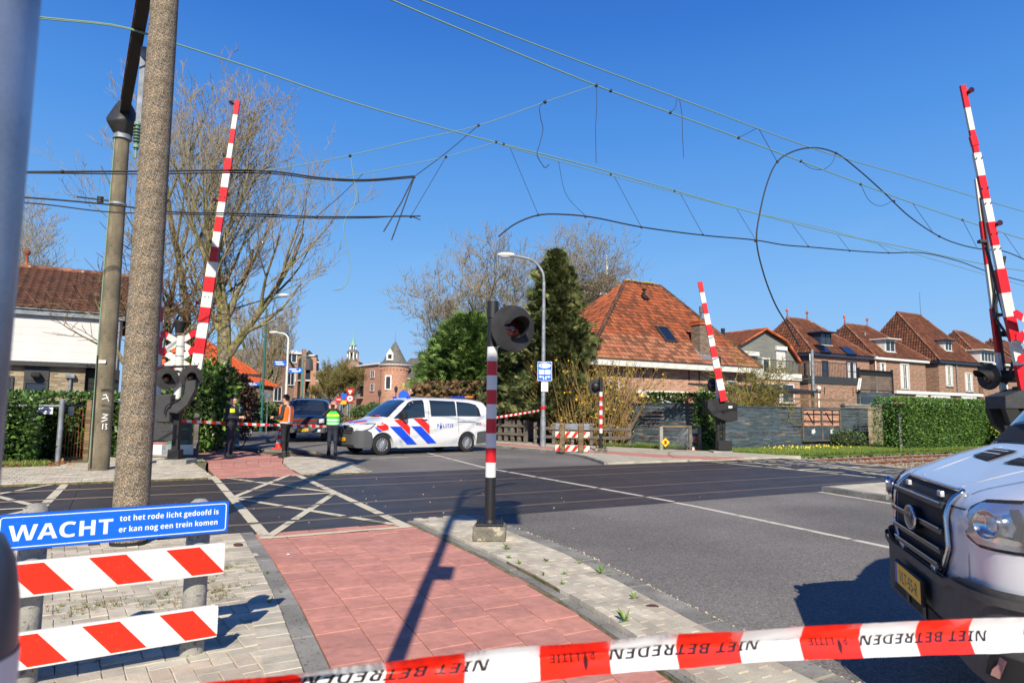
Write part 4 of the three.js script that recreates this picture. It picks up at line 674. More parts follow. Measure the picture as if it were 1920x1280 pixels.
// ---------- buildings ----------
const tileGeo = (w, l) => { // one pantile: S curve across, raised lower lip
  const xs = [0, .2, .42, .62, .82, 1], hs = [.012, .034, .04, .012, 0, .006], pos = [], q = (a, b, c, d) => pos.push(...a, ...b, ...c, ...a, ...c, ...d);
  for (let i = 0; i < 5; i++) { const x0 = (xs[i] - .5) * w, x1 = (xs[i + 1] - .5) * w, a = hs[i], b = hs[i + 1], lf = .034; q([x0, a + lf, 0], [x1, b + lf, 0], [x1, b, -l * 1.06], [x0, a, -l * 1.06]); q([x0, a + lf - .03, .004], [x1, b + lf - .03, .004], [x1, b + lf, 0], [x0, a + lf, 0]); }
  const g = new THREE.BufferGeometry(); g.setAttribute('position', new THREE.Float32BufferAttribute(pos, 3)); g.computeVertexNormals(); return prep(g);
};
const tileCache = {};
// roof plane a,b along the eave (left to right seen from outside), c,d the top right and top left; parent-local points
function roofPlane(parent, a, b, c, d, base, tints, o = {}) {
  const { w = .24, l = .3, single = 0, mats = null, lich = .5, sd = 7 } = o;
  const U = sub(b, a).normalize(), N = U.clone().cross(sub(d.distanceTo(c) < .01 ? d : lerp(c, d, .5), a)).normalize(); if (N.y < 0) N.multiplyScalar(-1);
  const S = N.clone().cross(U).normalize(); if (S.y < 0) S.multiplyScalar(-1);
  const P2 = p => { const e = sub(p, a); return [e.dot(U), e.dot(S)]; }, [bx] = P2(b), [cx, cy] = P2(c), [dx, dy] = P2(d), H = (cy + dy) / 2;
  const under = [a, b, c, d].map(p => add(p, mul(N, -.01))); mesh('roof_deck', d.distanceTo(c) < .01 ? quad(under[0], under[1], under[2], under[2]) : quad(...under), base, parent);
  const rows = Math.ceil(H / l), list = [];
  for (let r = 0; r < rows; r++) { const y = r * l, f = Math.min(1, (y + l * .5) / H), xl = dx * f, xr = bx + (cx - bx) * f; const n0 = Math.ceil((xl - w * .3) / w), n1 = Math.floor((xr + w * .3) / w); for (let k = n0; k < n1; k++) list.push([k * w + w / 2, y]); }
  const key = w + '_' + l, g = tileCache[key] ??= tileGeo(w, l), rot = new THREE.Matrix4().makeBasis(U, N, mul(S, -1));
  const ns = Math.min(single, list.length), tn = (x, y) => { const k = fbm(x / 9 + sd * .13, y / 9 + .3, 5, 3, sd) * .5 + hash(Math.round(x * 50), Math.round(y * 50), sd) * .6; return k; };
  for (let i = 0; i < ns; i++) { const [x, y] = list[i], m = new THREE.Mesh(g, mats[Math.min(mats.length - 1, Math.floor(Math.max(0, tn(x, y) - .2) * 1.6 * mats.length))]); m.name = 'roof_tile'; m.castShadow = m.receiveShadow = true; m.matrixAutoUpdate = true; const p = add(add(a, mul(U, x)), mul(S, y)); m.position.copy(p); m.quaternion.setFromRotationMatrix(rot); parent.add(m); }
  const rest = list.slice(ns); if (!rest.length) return;
  const im = new THREE.InstancedMesh(g, base.clone(), rest.length), mt = new THREE.Matrix4();
  rest.forEach(([x, y], i) => { const p = add(add(a, mul(U, x)), mul(S, y)); mt.copy(rot); mt.setPosition(p.x, p.y, p.z); im.setMatrixAt(i, mt); const k = Math.max(0, Math.min(.999, (tn(x, y) - .2) * 1.6)), t = tints[Math.floor(k * tints.length)]; im.setColorAt(i, lin(...t)); });
  im.name = 'roof_tiles'; im.userData.kind = 'stuff'; im.castShadow = im.receiveShadow = true; parent.add(im);
}
const ridge = (parent, a, b, r, mat, step = .36) => { const L = a.distanceTo(b), n = Math.max(1, Math.round(L / step)), d = sub(b, a).normalize(); for (let k = 0; k < n; k++) { const p = lerp(a, b, k / n), q = lerp(a, b, (k + 1.12) / n); mesh('ridge_tile', rod(p, q, r * 1.08, r * .96, 8), mat, parent); } };
function hip(parent, x0, x1, z0, z1, ye, rx0, rx1, rz, yr, base, tints, o = {}) { // z0 front (larger z), z1 back
  const rf = sub_('roof', parent), A = V(x0, ye, z0), B = V(x1, ye, z0), Cc = V(x1, ye, z1), D = V(x0, ye, z1), R0 = V(rx0, yr, rz), R1 = V(rx1, yr, rz);
  roofPlane(rf, A, B, R1, R0, base, tints, o); roofPlane(rf, D, A, R0, R0, base, tints, { ...o, single: 0 }); roofPlane(rf, B, Cc, R1, R1, base, tints, { ...o, single: 0 }); mesh('back_slope', quad(Cc, D, R0, R1), base, rf);
  const rm = o.ridgeMat || base, rr2 = o.ridgeR || .1; for (const [p, q] of [[A, R0], [B, R1], [R0, R1]]) if (p.distanceTo(q) > .2) ridge(rf, p, q, rr2, rm); return rf;
}
// window: frame ring + panes + glazing bars + sill, facing +z at wall plane z
function win(parent, x, y, w, h, o = {}) {
  const { cols = 2, rows = 1, z = 0, fm = M.white, gm = M.winGlass, fw = .07, sill = true, name = 'window', curtain = false } = o; const g = sub_(name, parent); g.position.set(x, y, z);
  const bars = [box(w, fw, .09, 0, fw / 2, .02), box(w, fw, .09, 0, h - fw / 2, .02), box(fw, h - 2 * fw, .09, -w / 2 + fw / 2, h / 2, .02), box(fw, h - 2 * fw, .09, w / 2 - fw / 2, h / 2, .02)];
  for (let k = 1; k < cols; k++) bars.push(box(fw * .7, h - 2 * fw, .07, -w / 2 + w * k / cols, h / 2, .02));
  for (let k = 1; k < rows; k++) bars.push(box(w - 2 * fw, fw * .6, .066, 0, h * k / rows, .02));
  mesh('frame', bars, fm, g); mesh('pane', box(w - fw, h - fw, .012, 0, h / 2, .012), gm, g);
  if (curtain) { mesh('curtain', box(w * .28, h - 2 * fw - .1, .006, -w * .26, h / 2, .0225), M.curtain, g); mesh('curtain', box(w * .24, h - 2 * fw - .1, .006, w * .3, h / 2, .0225), M.curtain, g); }
  if (sill) mesh('sill', box(w + .12, .06, .16, 0, -.03, .06), o.sm || M.concrete, g); return g;
}
const rb = (name, label, cat, s, t) => thing(name, label, cat, ST(s, t), RAIL_TURN);
const onT = (x, y, s0, t0) => { const p = onLine(x, y, ST(s0, t0), ST(s0 + 1, t0)); const e = sub(p, ST(s0, t0)); return [e.x * us.x + e.z * us.z, p.y]; };   // local x,y on a facade at t0
const oldT = [[255, 220, 190], [252, 200, 166], [240, 186, 154], [226, 182, 154], [204, 172, 150], [168, 150, 136]];
{ // big house with the lichen-covered hipped tile roof
  const t0 = 16.2, s0 = 13, f = (x, y, dt = 0) => onT(x, y, s0, t0 + dt), h = rb('brick_house', 'single-storey brick house under a huge lichen-spotted orange pantile hip roof', 'house', s0, t0);
  const xl = f(1118, 700)[0], xr = f(1418, 705)[0], [ex0, ye] = f(1101, 672, -.55), [ex1] = f(1427, 692, -.55);
  mesh('wall', [box(xr - xl, ye + .05, .28, (xl + xr) / 2, (ye + .05) / 2, -.14), box(.28, ye, 7.4, xl + .14, ye / 2, -4), box(.28, ye, 7.4, xr - .14, ye / 2, -4), box(xr - xl, ye, .28, (xl + xr) / 2, ye / 2, -7.6)], M.brickRed, h);
  mesh('fascia', box(ex1 - ex0 + .1, .3, .05, (ex0 + ex1) / 2, ye - .1, .57), M.whiteOld, h); mesh('soffit', box(ex1 - ex0, .03, .58, (ex0 + ex1) / 2, ye - .2, .28), M.whiteOld, h); mesh('gutter', box(ex1 - ex0 + .14, .05, .1, (ex0 + ex1) / 2, ye + .06, .58), M.darkGrey, h);
  for (const x of [ex0, ex1]) mesh('fascia', box(.05, .3, 9, x, ye - .1, -3.9), M.whiteOld, h);
  const rz = -3.9, r0 = onT(1172, 531, s0, t0 + 3.9), r1 = onT(1238, 534, s0, t0 + 3.9); const yr = (r0[1] + r1[1]) / 2;
  const rf = hip(h, ex0, ex1, .6, -8.4, ye + .05, r0[0], r1[0], rz, yr, std({ map: M.tO, color: C(255, 250, 246), roughness: .9 }), oldT, { w: .225, l: .27, single: 290, mats: M.tileOld, sd: 5, ridgeMat: M.tileOld[2], ridgeR: .11 });
  for (let k = 0; k < 26; k++) { const p = V(rr(r0[0], r1[0]), yr + .09, rz + rr(-.05, .12)); mesh('moss_cushion', new THREE.IcosahedronGeometry(rr(.04, .1), 1).scale(1.4, .6, 1).translate(p.x, p.y, p.z), M.moss ??= std({ color: C(176, 150, 40), roughness: 1 }), rf); }
  const N = V(0, rz - .6, 0); // points on the front roof slope from pixels: solve along rows
  const slope = (x, y) => { let lo = 0, hi = 1, p; for (let i = 0; i < 40; i++) { const m = (lo + hi) / 2, zz = .6 + (rz - .6) * m, yy = ye + .05 + (yr - ye - .05) * m, q = onT(x, y, s0, t0 - zz); (q[1] > yy) ? lo = m : hi = m; p = V(q[0], yy, zz); } return p; };
  const tilt = -Math.atan2(yr - ye, .6 - rz), onRoof = (name, p) => { const g = sub_(name, rf); g.position.copy(p); g.rotation.x = -(Math.PI / 2 + tilt) ; return g; };
  { const p = slope(1249, 629), g = onRoof('skylight', p); g.rotation.x = -(Math.PI / 2 + tilt); mesh('frame', [box(.8, .09, .12, 0, .55, .07), box(.8, .09, .12, 0, -.55, .07), box(.09, 1.02, .12, -.355, 0, .07), box(.09, 1.02, .12, .355, 0, .07)], M.darkGrey, g); mesh('pane', box(.64, 1.0, .02, 0, 0, .09), M.glass, g); }
  { const p = slope(1208, 560); mesh('vent_pipe', [cyl(.08, .07, .55, p.x, p.y, p.z, 14), cyl(.13, .13, .06, p.x, p.y + .5, p.z, 14), box(.36, .06, .4, p.x, p.y + .08, p.z + .1, 0, .7)], M.blackMatt, rf); }
  { const a = slope(1316, 660), b = onT(1318, 604, s0, t0 - a.z), ch = sub_('chimney', rf); mesh('stack', box(.62, b[1] - a.y + .7, .62, a.x, (a.y - .7 + b[1]) / 2, a.z - .1), M.brickDark, ch); mesh('crown', [box(.74, .12, .74, a.x, b[1] - .1, a.z - .1), box(.78, .06, .78, a.x, b[1] + .01, a.z - .1)], M.tileOrange, ch); mesh('flashing', box(.8, .05, .9, a.x, a.y - .12, a.z + .15, 0, .78), M.galvDull, ch); mesh('flue', [cyl(.07, .07, .6, a.x + .1, b[1], a.z - .1, 12), cyl(.11, .11, .34, a.x + .12, b[1] + .5, a.z - .1, 12)], M.woodGrey, ch); }
  for (const [x, y0, y1] of [[1207, 690, 714], [1225, 685, 712], [1292, 685, 714], [1311, 690, 716]]) { const a = f(x, y1), b = f(x, y0); mesh('wall_anchor', box(.04, b[1] - a[1], .03, a[0], (a[1] + b[1]) / 2, .02), M.blackMatt, h); }
  { const a = f(1190, 739), b = f(1330, 742), aw = sub_('awning', h); const y = a[1], w = b[0] - a[0]; mesh('cassette', rbox(w, .16, .22, a[0] + w / 2, y + .12, .2, .03), M.white, aw); const ct = canvasTex(512, 32, (c, W_, H_) => { for (let k = 0; k < 32; k++) { c.fillStyle = k % 2 ? '#f4f0e6' : '#e8b92c'; c.fillRect(k * 16, 0, 16, H_); } }); const fg = face(w, .17); fg.translate(a[0] + w / 2, y - .04, .31); mesh('valance', fg, std({ map: ct, side: THREE.DoubleSide }), aw); mesh('arm', [rod(V(a[0] + .8, y, .2), V(a[0] + 2.2, y - .5, .5), .035)], M.whiteOld, aw); }
  { const a = f(1262, 760); win(h, a[0], a[1] - 1.0, 1.5, 1.35, { cols: 1 }); const c = f(1372, 745); win(h, c[0], c[1] - 1.2, .75, 2.1, { cols: 1, rows: 2 }); const e = f(1150, 745); win(h, e[0], e[1] - .9, .7, 1.7, { cols: 1, rows: 2 }); }
}
{ // annex with white door and roof terrace, grey gable house behind it
  const t0 = 19.6, s0 = 24, f = (x, y, dt = 0) => onT(x, y, s0, t0 + dt);
  const ax = rb('flat_roof_annex', 'low white-framed annex with a railed roof terrace beside the tiled house', 'annex', s0, t0);
  const l = f(1380, 710)[0], r = f(1500, 712)[0], yt = f(1450, 708)[1];
  mesh('wall', box(r - l, yt, 4, (l + r) / 2, yt / 2, -2), M.brickRed, ax); mesh('fascia', box(r - l + .2, .42, 4.2, (l + r) / 2, yt + .1, -2), M.whiteOld, ax);
  for (let k = 0; k < 4; k++) win(ax, l + .7 + k * (r - l - .6) / 4, yt - 1.55, (r - l - .8) / 4 - .1, 1.2, { cols: 1, z: .002, rows: 1 });
  { const rail = sub_('railing', ax); mesh('handrail', box(r - l + 1.6, .04, .04, (l + r) / 2 + .8, yt + 1.15, -.3), M.blackMatt, rail); for (let x = l; x < r + 1.6; x += .14) mesh('baluster', box(.018, .84, .018, x, yt + .72, -.3), M.blackMatt, rail); }
  const t1 = 24.5, h = rb('gable_house', 'grey clad house with a red tiled gambrel gable and a white roller shutter', 'house', s0, t1), q = (x, y, dt = 0) => onT(x, y, s0, t1 + dt);
  const g0 = q(1384, 646), g1 = q(1432, 617), g2 = q(1470, 640), g3 = q(1497, 681), gb = q(1384, 700), yb = 0;
  mesh('gable_wall', ext([[g0[0], yb], [g3[0] - .1, yb], [g3[0] - .1, g3[1]], [g2[0], g2[1] - .1], [g1[0], g1[1] - .1], [g0[0], g0[1]]], 6).translate(0, 0, -6), M.clad = std({ map: tex(256, [3, .6], (u, v) => { const e = hash(Math.floor(u * 256), Math.floor(v * 256), 401), k = fbm(u, v, 5, 4, 402), row = (v * 4) % 1; const b = 118 + (k - .5) * 22 + (e - .5) * 8; return row < .06 ? [b * .7, b * .72, b * .7] : [b, b * 1.02, b * .97]; }), roughness: .8 }), h);
  const rf = sub_('roof', h), R = (p, q2, nm2) => { const A = V(p[0], p[1], .25), B = V(q2[0], q2[1], .25), A2 = V(p[0], p[1], -6.2), B2 = V(q2[0], q2[1], -6.2); return [A, B, B2, A2]; };
  { const e0 = [g0[0] - .2, g0[1] - .1], [A, B, B2, A2] = R(e0, g1); roofPlane(rf, A2, A, B, B2, M.tileRed, [[255, 235, 220], [230, 200, 185], [255, 220, 200]], {}); }
  { const [A, B, B2, A2] = R(g3, g2); roofPlane(rf, A, A2, B2, B, M.tileRed, [[255, 235, 220], [230, 200, 185]], {}); const [C1, D1, D2, C2] = R(g2, g1); roofPlane(rf, C1, C2, D2, D1, M.tileRed, [[255, 235, 220], [230, 200, 185]], {}); ridge(rf, V(g3[0], g3[1], .28), V(g2[0], g2[1], .28), .1, M.tileOrange); ridge(rf, V(g2[0], g2[1], .28), V(g1[0], g1[1], .28), .1, M.tileOrange); ridge(rf, V(g1[0], g1[1], .28), V(g1[0], g1[1], -6.2), .1, M.tileOrange); ridge(rf, V(g0[0], g0[1], .28), V(g1[0], g1[1], .28), .07, M.tileOrange); }
  { const l1 = q(1390, 696)[0]; mesh('side_wall', box(5, g0[1] - .6, 5.6, g0[0] - 2.4, (g0[1] - .6) / 2, -3.4), M.clad, h); mesh('side_eave', box(3, .3, .3, g0[0] + .3, q(1400, 663)[1], .2), M.whiteOld, h); const [A, B] = [V(g0[0] - 6.5, g0[1] - .5, -.6), V(g0[0] + .1, g0[1] - .4, -.6)]; roofPlane(rf, A, B, V(B.x + .4, g1[1], -3.4), V(A.x + 1.2, g1[1] - .3, -3.4), M.tileRed, [[255, 235, 220], [230, 200, 185]], {}); }
  { const a = q(1465, 705), b = q(1465, 656), sh = sub_('roller_shutter', h); mesh('box', rbox(1.15, .3, .2, a[0], b[1] + .1, .1, .03), M.white, sh); const n = 14, hh = (b[1] - a[1]) / n; for (let k = 0; k < n; k++) mesh('slat', rbox(1.0, hh - .012, .03, a[0], a[1] + hh * (k + .5), .03, .01), M.white, sh); }
  { const a = q(1437, 712), b = q(1437, 671); win(h, a[0], a[1], .85, b[1] - a[1], { cols: 1, name: 'door', sill: false, fw: .13 }); }
  mesh('vent_cap', cyl(.14, .16, .5, q(1356, 628, 3)[0], q(1356, 628, 3)[1], -3, 12), M.blackMatt, h);
}
// row of brick houses along the railway
const rowT = 26, rowS = 38;
function rowHouse(o) {
  const { label, corner, xr, yE, apex, apex2, brick, tiles, tints, trim, depth = 6.5 } = o, f = (x, y, dt = 0) => onT(x, y, rowS, rowT + dt);
  const h = rb('row_house', label, 'house', rowS, rowT), x0 = f(corner, yE)[0], ye = f((corner + xr) / 2, yE)[1], x1 = f(xr, yE)[0];
  mesh('wall', box(x1 - x0, ye, depth, (x0 + x1) / 2, ye / 2, -depth / 2), brick, h);
  mesh('eaves', [box(x1 - x0 + .5, .26, .3, (x0 + x1) / 2, ye + .02, .14), box(.3, .26, depth + .5, x0 - .14, ye + .02, -depth / 2 + .1)], trim, h);
  const a0 = f(apex[0], apex[1], depth / 2), a1 = f(apex2[0], apex2[1], depth / 2); const yr = Math.max(a0[1], a1[1]);
  const rf = hip(h, x0 - .3, x1 + .3, .35, -depth - .3, ye + .14, Math.min(a0[0], x1 - .3), Math.max(Math.min(a0[0], x1 - .3), Math.min(a1[0], x1)), -depth / 2, yr, tiles, tints, { w: .26, l: .33, sd: corner, ridgeMat: M.tileRed, ridgeR: .1 });
  return { h, f, x0, x1, ye, yr, rf, a0, a1, roofZ: y => .35 - (y - ye - .14) / (yr - ye - .14) * (.35 + depth / 2) };
}
const finial = (p, par) => mesh('finial', lathe([[.1, 0], [.06, .1], [.04, .5], [.09, .56], [.13, .66], [.09, .78], [.0, .8]], 12).translate(p.x, p.y, p.z), M.tileOrange, par);
const redT = [[255, 232, 214], [236, 206, 188], [214, 184, 168], [186, 164, 152]];
function dormer(H, px, py0, py1, w, o = {}) { // flat-roofed dormer standing on the front slope
  const top = H.f(px, py1, 0), y0 = H.f(px, py0, 0)[1]; let z = H.roofZ(y0); const p0 = onT(px, py0, rowS, rowT - z), p1 = onT(px, py1, rowS, rowT - z); z = H.roofZ(p0[1]);
  const d = sub_('dormer', H.rf), hh = p1[1] - p0[1], zb = H.roofZ(p1[1]); mesh('cheek', box(w, hh, z - zb + .1, p0[0], p0[1] + hh / 2, (z + zb) / 2 - .1), o.cheek || M.whiteOld, d); mesh('roof_slab', box(w + .5, .09, z - zb + .7, p0[0], p1[1] + .05, (z + zb) / 2 + .1), o.top || M.whiteOld, d);
  const g = sub_('window', H.rf); g.position.set(0, 0, 0); const fw = .06, W_ = w - .16, zz = z - .02; mesh('frame', [box(W_, fw, .08, p0[0], p0[1] + .1, zz), box(W_, fw, .08, p0[0], p1[1] - .08, zz), ...Array.from({ length: (o.cols || 2) + 1 }, (_, k) => box(fw, hh - .18, .08, p0[0] - W_ / 2 + W_ * k / (o.cols || 2), p0[1] + hh / 2, zz))], o.fm || M.white, g); mesh('pane', box(W_ - .04, hh - .2, .02, p0[0], p0[1] + hh / 2, zz - .005), M.winGlass, g); mesh('sill', box(w, .05, .16, p0[0], p0[1] + .03, zz + .06), M.white, g);
}
function panel(H, px, py, w, l, dx = 0) { const y = H.f(px, py)[1]; let z = H.roofZ(y), p = onT(px, py, rowS, rowT - z); z = H.roofZ(p[1]); p = onT(px, py, rowS, rowT - z); const g = sub_('solar_panel', H.rf); g.position.set(p[0], p[1] + .12, z + .06); g.rotation.x = -(Math.PI / 2) + Math.atan2(H.yr - H.ye, 3.6); g.rotation.x = -Math.PI / 2 + Math.atan2(H.yr - H.ye - .14, 3.6); mesh('glass', box(w, l, .03), M.solar ??= phy({ color: C(18, 24, 44), roughness: .15, clearcoat: 1 }), g); mesh('frame', [box(w + .04, .03, .05, 0, l / 2, 0), box(w + .04, .03, .05, 0, -l / 2, 0), box(.03, l, .05, w / 2, 0, 0), box(.03, l, .05, -w / 2, 0, 0)], M.blackMatt, g); }
{
  const navy = std({ color: C(44, 54, 76), roughness: .5 });
  const A = rowHouse({ label: 'brick row house with solar panels, dark blue trim and a dark dormer', corner: 1524, xr: 1630, yE: 668, apex: [1477, 604], apex2: [1514, 600], brick: M.brickBrown, tiles: M.tileRed, tints: redT, trim: navy });
  { const rz = -3.25; finial(V(A.a0[0], A.yr, rz), A.rf); finial(V(Math.max(A.a0[0], A.a1[0]), A.yr, rz), A.rf); }
  dormer(A, 1551, 648, 624, 1.5, { cheek: navy, top: navy, fm: navy }); panel(A, 1542, 656, 1.25, .95); panel(A, 1590, 660, 1.25, .95);
  for (const [x, y0, y1, w] of [[1548, 712, 676, .8], [1598, 715, 678, 1.35]]) { const a = A.f(x, y0), b = A.f(x, y1); win(A.h, a[0], a[1], w, b[1] - a[1], { fm: navy, cols: w > 1 ? 2 : 1, rows: 2, sill: false, curtain: w > 1 }); }
  mesh('downpipe', cyl(.05, .05, 4.2, A.f(1518, 700)[0], A.ye - 4.2, .1, 10), M.white, A.h);
  const B = rowHouse({ label: 'brick row house with white gutter and a white dormer window', corner: 1640, xr: 1735, yE: 675, apex: [1585, 617], apex2: [1627, 612], brick: M.brickBrown, tiles: M.tileRed, tints: redT, trim: M.white });
  finial(V(B.a0[0], B.yr, -3.25), B.rf); finial(V(Math.max(B.a0[0], B.a1[0]), B.yr, -3.25), B.rf);
  dormer(B, 1671, 661, 637, 1.5); mesh('stove_pipe', cyl(.09, .09, 1.2, B.f(1604, 650, 3)[0], B.f(1604, 650, 3)[1], -2, 12), M.galvDull, B.rf);
  for (const [x, y0, y1, w] of [[1656, 700, 680, .8], [1698, 730, 682, 1.35]]) { const a = B.f(x, y0), b = B.f(x, y1); win(B.h, a[0], a[1], w, b[1] - a[1], { cols: w > 1 ? 2 : 1, rows: 2, sill: false, curtain: true }); }
  mesh('downpipe', cyl(.05, .05, 4.2, B.f(1641, 700)[0], B.ye - 4.3, .1, 10), M.white, B.h);
  const D = rowHouse({ label: 'tall brick row house with a broad red hip roof and small dormer', corner: 1760, xr: 1833, yE: 681, apex: [1683, 594], apex2: [1726, 591], brick: M.brickBrown, tiles: M.tileRed, tints: redT, trim: navy, depth: 8.5 });
  dormer(D, 1781, 659, 639, 1.25, { top: navy }); for (const [x, y0, y1, w] of [[1781, 724, 685, 1.15], [1818, 734, 699, 1.3]]) { const a = D.f(x, y0), b = D.f(x, y1); win(D.h, a[0], a[1], w, b[1] - a[1], { cols: 2, rows: 2, curtain: true }); }
  mesh('downpipe', cyl(.05, .05, 4.6, D.f(1793, 700)[0], D.ye - 4.7, .1, 10), M.galvDull, D.h); mesh('aerial', cyl(.02, .015, 2.4, D.a1[0], D.yr, -4.2, 6), M.blackMatt, D.rf);
  const E = rowHouse({ label: 'brick row house with dark roof panels and a wide white dormer', corner: 1842, xr: 1905, yE: 683, apex: [1790, 624], apex2: [1806, 622], brick: M.brickBrown, tiles: M.tileRed, tints: redT, trim: M.white, depth: 7 });
  dormer(E, 1852, 680, 658, 2.6, { cols: 4 });
  const H2 = rowHouse({ label: 'brick row house at the end of the terrace behind the barrier', corner: 1912, xr: 1990, yE: 690, apex: [1858, 645], apex2: [1884, 639], brick: M.brickBrown, tiles: M.tileRed, tints: redT, trim: navy, depth: 6.5 });
  for (const [x, y0, y1] of [[1935, 735, 700], [1960, 735, 700]]) { const a = H2.f(x, y0), b = H2.f(x, y1); win(H2.h, a[0], a[1], 1.1, b[1] - a[1], { cols: 2 }); }
  // lower rear extensions in front of the row
  const t1 = 19.5, s1 = 30, f = (x, y) => onT(x, y, s1, t1);
  const e1 = rb('brick_extension', 'flat-roofed brick rear extension with a grey parapet and white downpipe', 'extension', s1, t1); { const l = f(1516, 720)[0], r = f(1606, 725)[0], y = f(1560, 716)[1]; mesh('wall', box(r - l, y, 5, (l + r) / 2, y / 2, -2.5), M.brickBrown, e1); mesh('parapet', box(r - l + .15, .5, 5.1, (l + r) / 2, y + .1, -2.5), M.darkGrey, e1); mesh('downpipe', [cyl(.06, .06, 2.6, f(1533, 740)[0], y - 2.9, .09, 10), rbox(.28, .22, .2, f(1533, 740)[0], y - .45, .12, .05)], M.white, e1); mesh('standpipe', cyl(.1, .1, 3.6, f(1522, 720)[0], y - 1.6, .12, 12), M.galvDull, e1); for (const x of [l + 1.6, r - .4]) mesh('wall_anchor', box(.04, .5, .03, x, y - .6, .02), M.blackMatt, e1); const rail = sub_('railing', e1); mesh('handrail', box(r - l + .5, .04, .04, (l + r) / 2, y + 1.3, -.1), M.blackMatt, rail); for (let x = l; x < r + .3; x += .16) mesh('baluster', box(.018, .98, .018, x, y + .8, -.1), M.blackMatt, rail); }
  const e2 = rb('roof_terrace', 'dark timber roof terrace with slatted balustrade behind the plank fence', 'terrace', s1, t1); { const l = f(1612, 740)[0], r = f(1675, 745)[0], y = f(1640, 735)[1]; mesh('base', box(r - l, y, 4, (l + r) / 2, y / 2, -2), M.woodBlack, e2); mesh('window', box((r - l) * .4, .8, .04, l + (r - l) * .25, y - .75, .03), M.winGlass, e2); mesh('window', box((r - l) * .38, .8, .04, l + (r - l) * .74, y - .75, .03), M.winGlass, e2); const rl = sub_('balustrade', e2); for (let x = l + .06; x < r; x += .14) mesh('slat', box(.07, 1.0, .025, x, y + .62, 0), M.woodGrey, rl); mesh('cap_rail', [box(r - l + .1, .08, .1, (l + r) / 2, y + 1.5, 0), box(r - l + .1, .07, .08, (l + r) / 2, y + .1, .02), box(.12, 1.7, .12, l, y + .8, 0), box(.12, 1.7, .12, r, y + .8, 0)], M.blackMatt, rl); mesh('screen', box(r - l, .35, .03, (l + r) / 2, y + 1.3, -.04), M.blackMatt, rl); const dk = sub_('deck_chair', e2); mesh('slat_seat', [rod(V(l - .5, y + .1, .2), V(l - .1, y + .9, .1), .05), rod(V(l - .3, y + .1, .2), V(l + .1, y + .9, .1), .05)], M.white, dk); }
  const e3 = rb('brick_extension', 'pale rear extension with white garage-style blinds above the clipped hedge', 'extension', s1 + 10, t1); { const g = (x, y) => onT(x, y, s1 + 10, t1); const l = g(1678, 745)[0], r = g(1840, 752)[0], y = g(1750, 738)[1]; mesh('wall', box(r - l, y, 5, (l + r) / 2, y / 2, -2.5), M.brickBrown, e3); mesh('fascia', box(r - l + .1, .22, .2, (l + r) / 2, y + .02, .1), M.white, e3); for (const [x, w] of [[1727, 1.5], [1762, 2.6], [1815, 2.2]]) { const a = g(x, 748); mesh('blind', rbox(w, .35, .12, a[0], y - .3, .08, .02), M.white, e3); win(e3, a[0], y - 1.5, w, 1.0, { cols: 4, sill: false }); } }
  // dark pyramid-roofed building behind the conifer
  const t2 = 30, s2 = 16, g = (x, y, dt = 0) => onT(x, y, s2, t2 + dt), p = rb('tall_house', 'tall house with a dark slate pyramid roof and white spike behind the tiled roof', 'house', s2, t2); { const l = g(1086, 590)[0], r = g(1205, 600)[0], y = g(1130, 552)[1], ap = g(1138, 513, 3); mesh('wall', box(r - l, y, 6, (l + r) / 2, y / 2, -3), M.whiteOld, p); const A2 = V(l - .3, y, .3), B2 = V(r + .3, y, .3), C2 = V(r + .3, y, -6.3), D2 = V(l - .3, y, -6.3), T = V(ap[0], ap[1], -3); const rf = sub_('roof', p); mesh('slate_slope', [quad(A2, B2, T, T), quad(B2, C2, T, T), quad(C2, D2, T, T), quad(D2, A2, T, T)], M.slate, rf); mesh('spike', lathe([[.14, 0], [.1, .5], [.16, .6], [.05, .8], [.03, 1.6], [0, 1.7]], 12).translate(T.x, T.y - .1, T.z), M.white, rf); mesh('cornice', box(r - l + .7, .18, .2, (l + r) / 2, y - .05, .36), M.white, p); const dm = sub_('window_band', p); mesh('shingles', box(1.7, 1.9, .1, g(1101, 580)[0], y - 1.35, .06), M.slate, dm); mesh('pane', box(1.2, 1.5, .06, g(1123, 580)[0] + .2, y - 1.2, .05), M.winGlass, dm); mesh('frame', [box(1.3, .09, .1, g(1123, 580)[0] + .2, y - .42, .07), box(.09, 1.6, .1, g(1116, 580)[0], y - 1.2, .07), box(4, .2, .12, g(1112, 600)[0], y - 2.45, .07)], M.white, dm); }
}
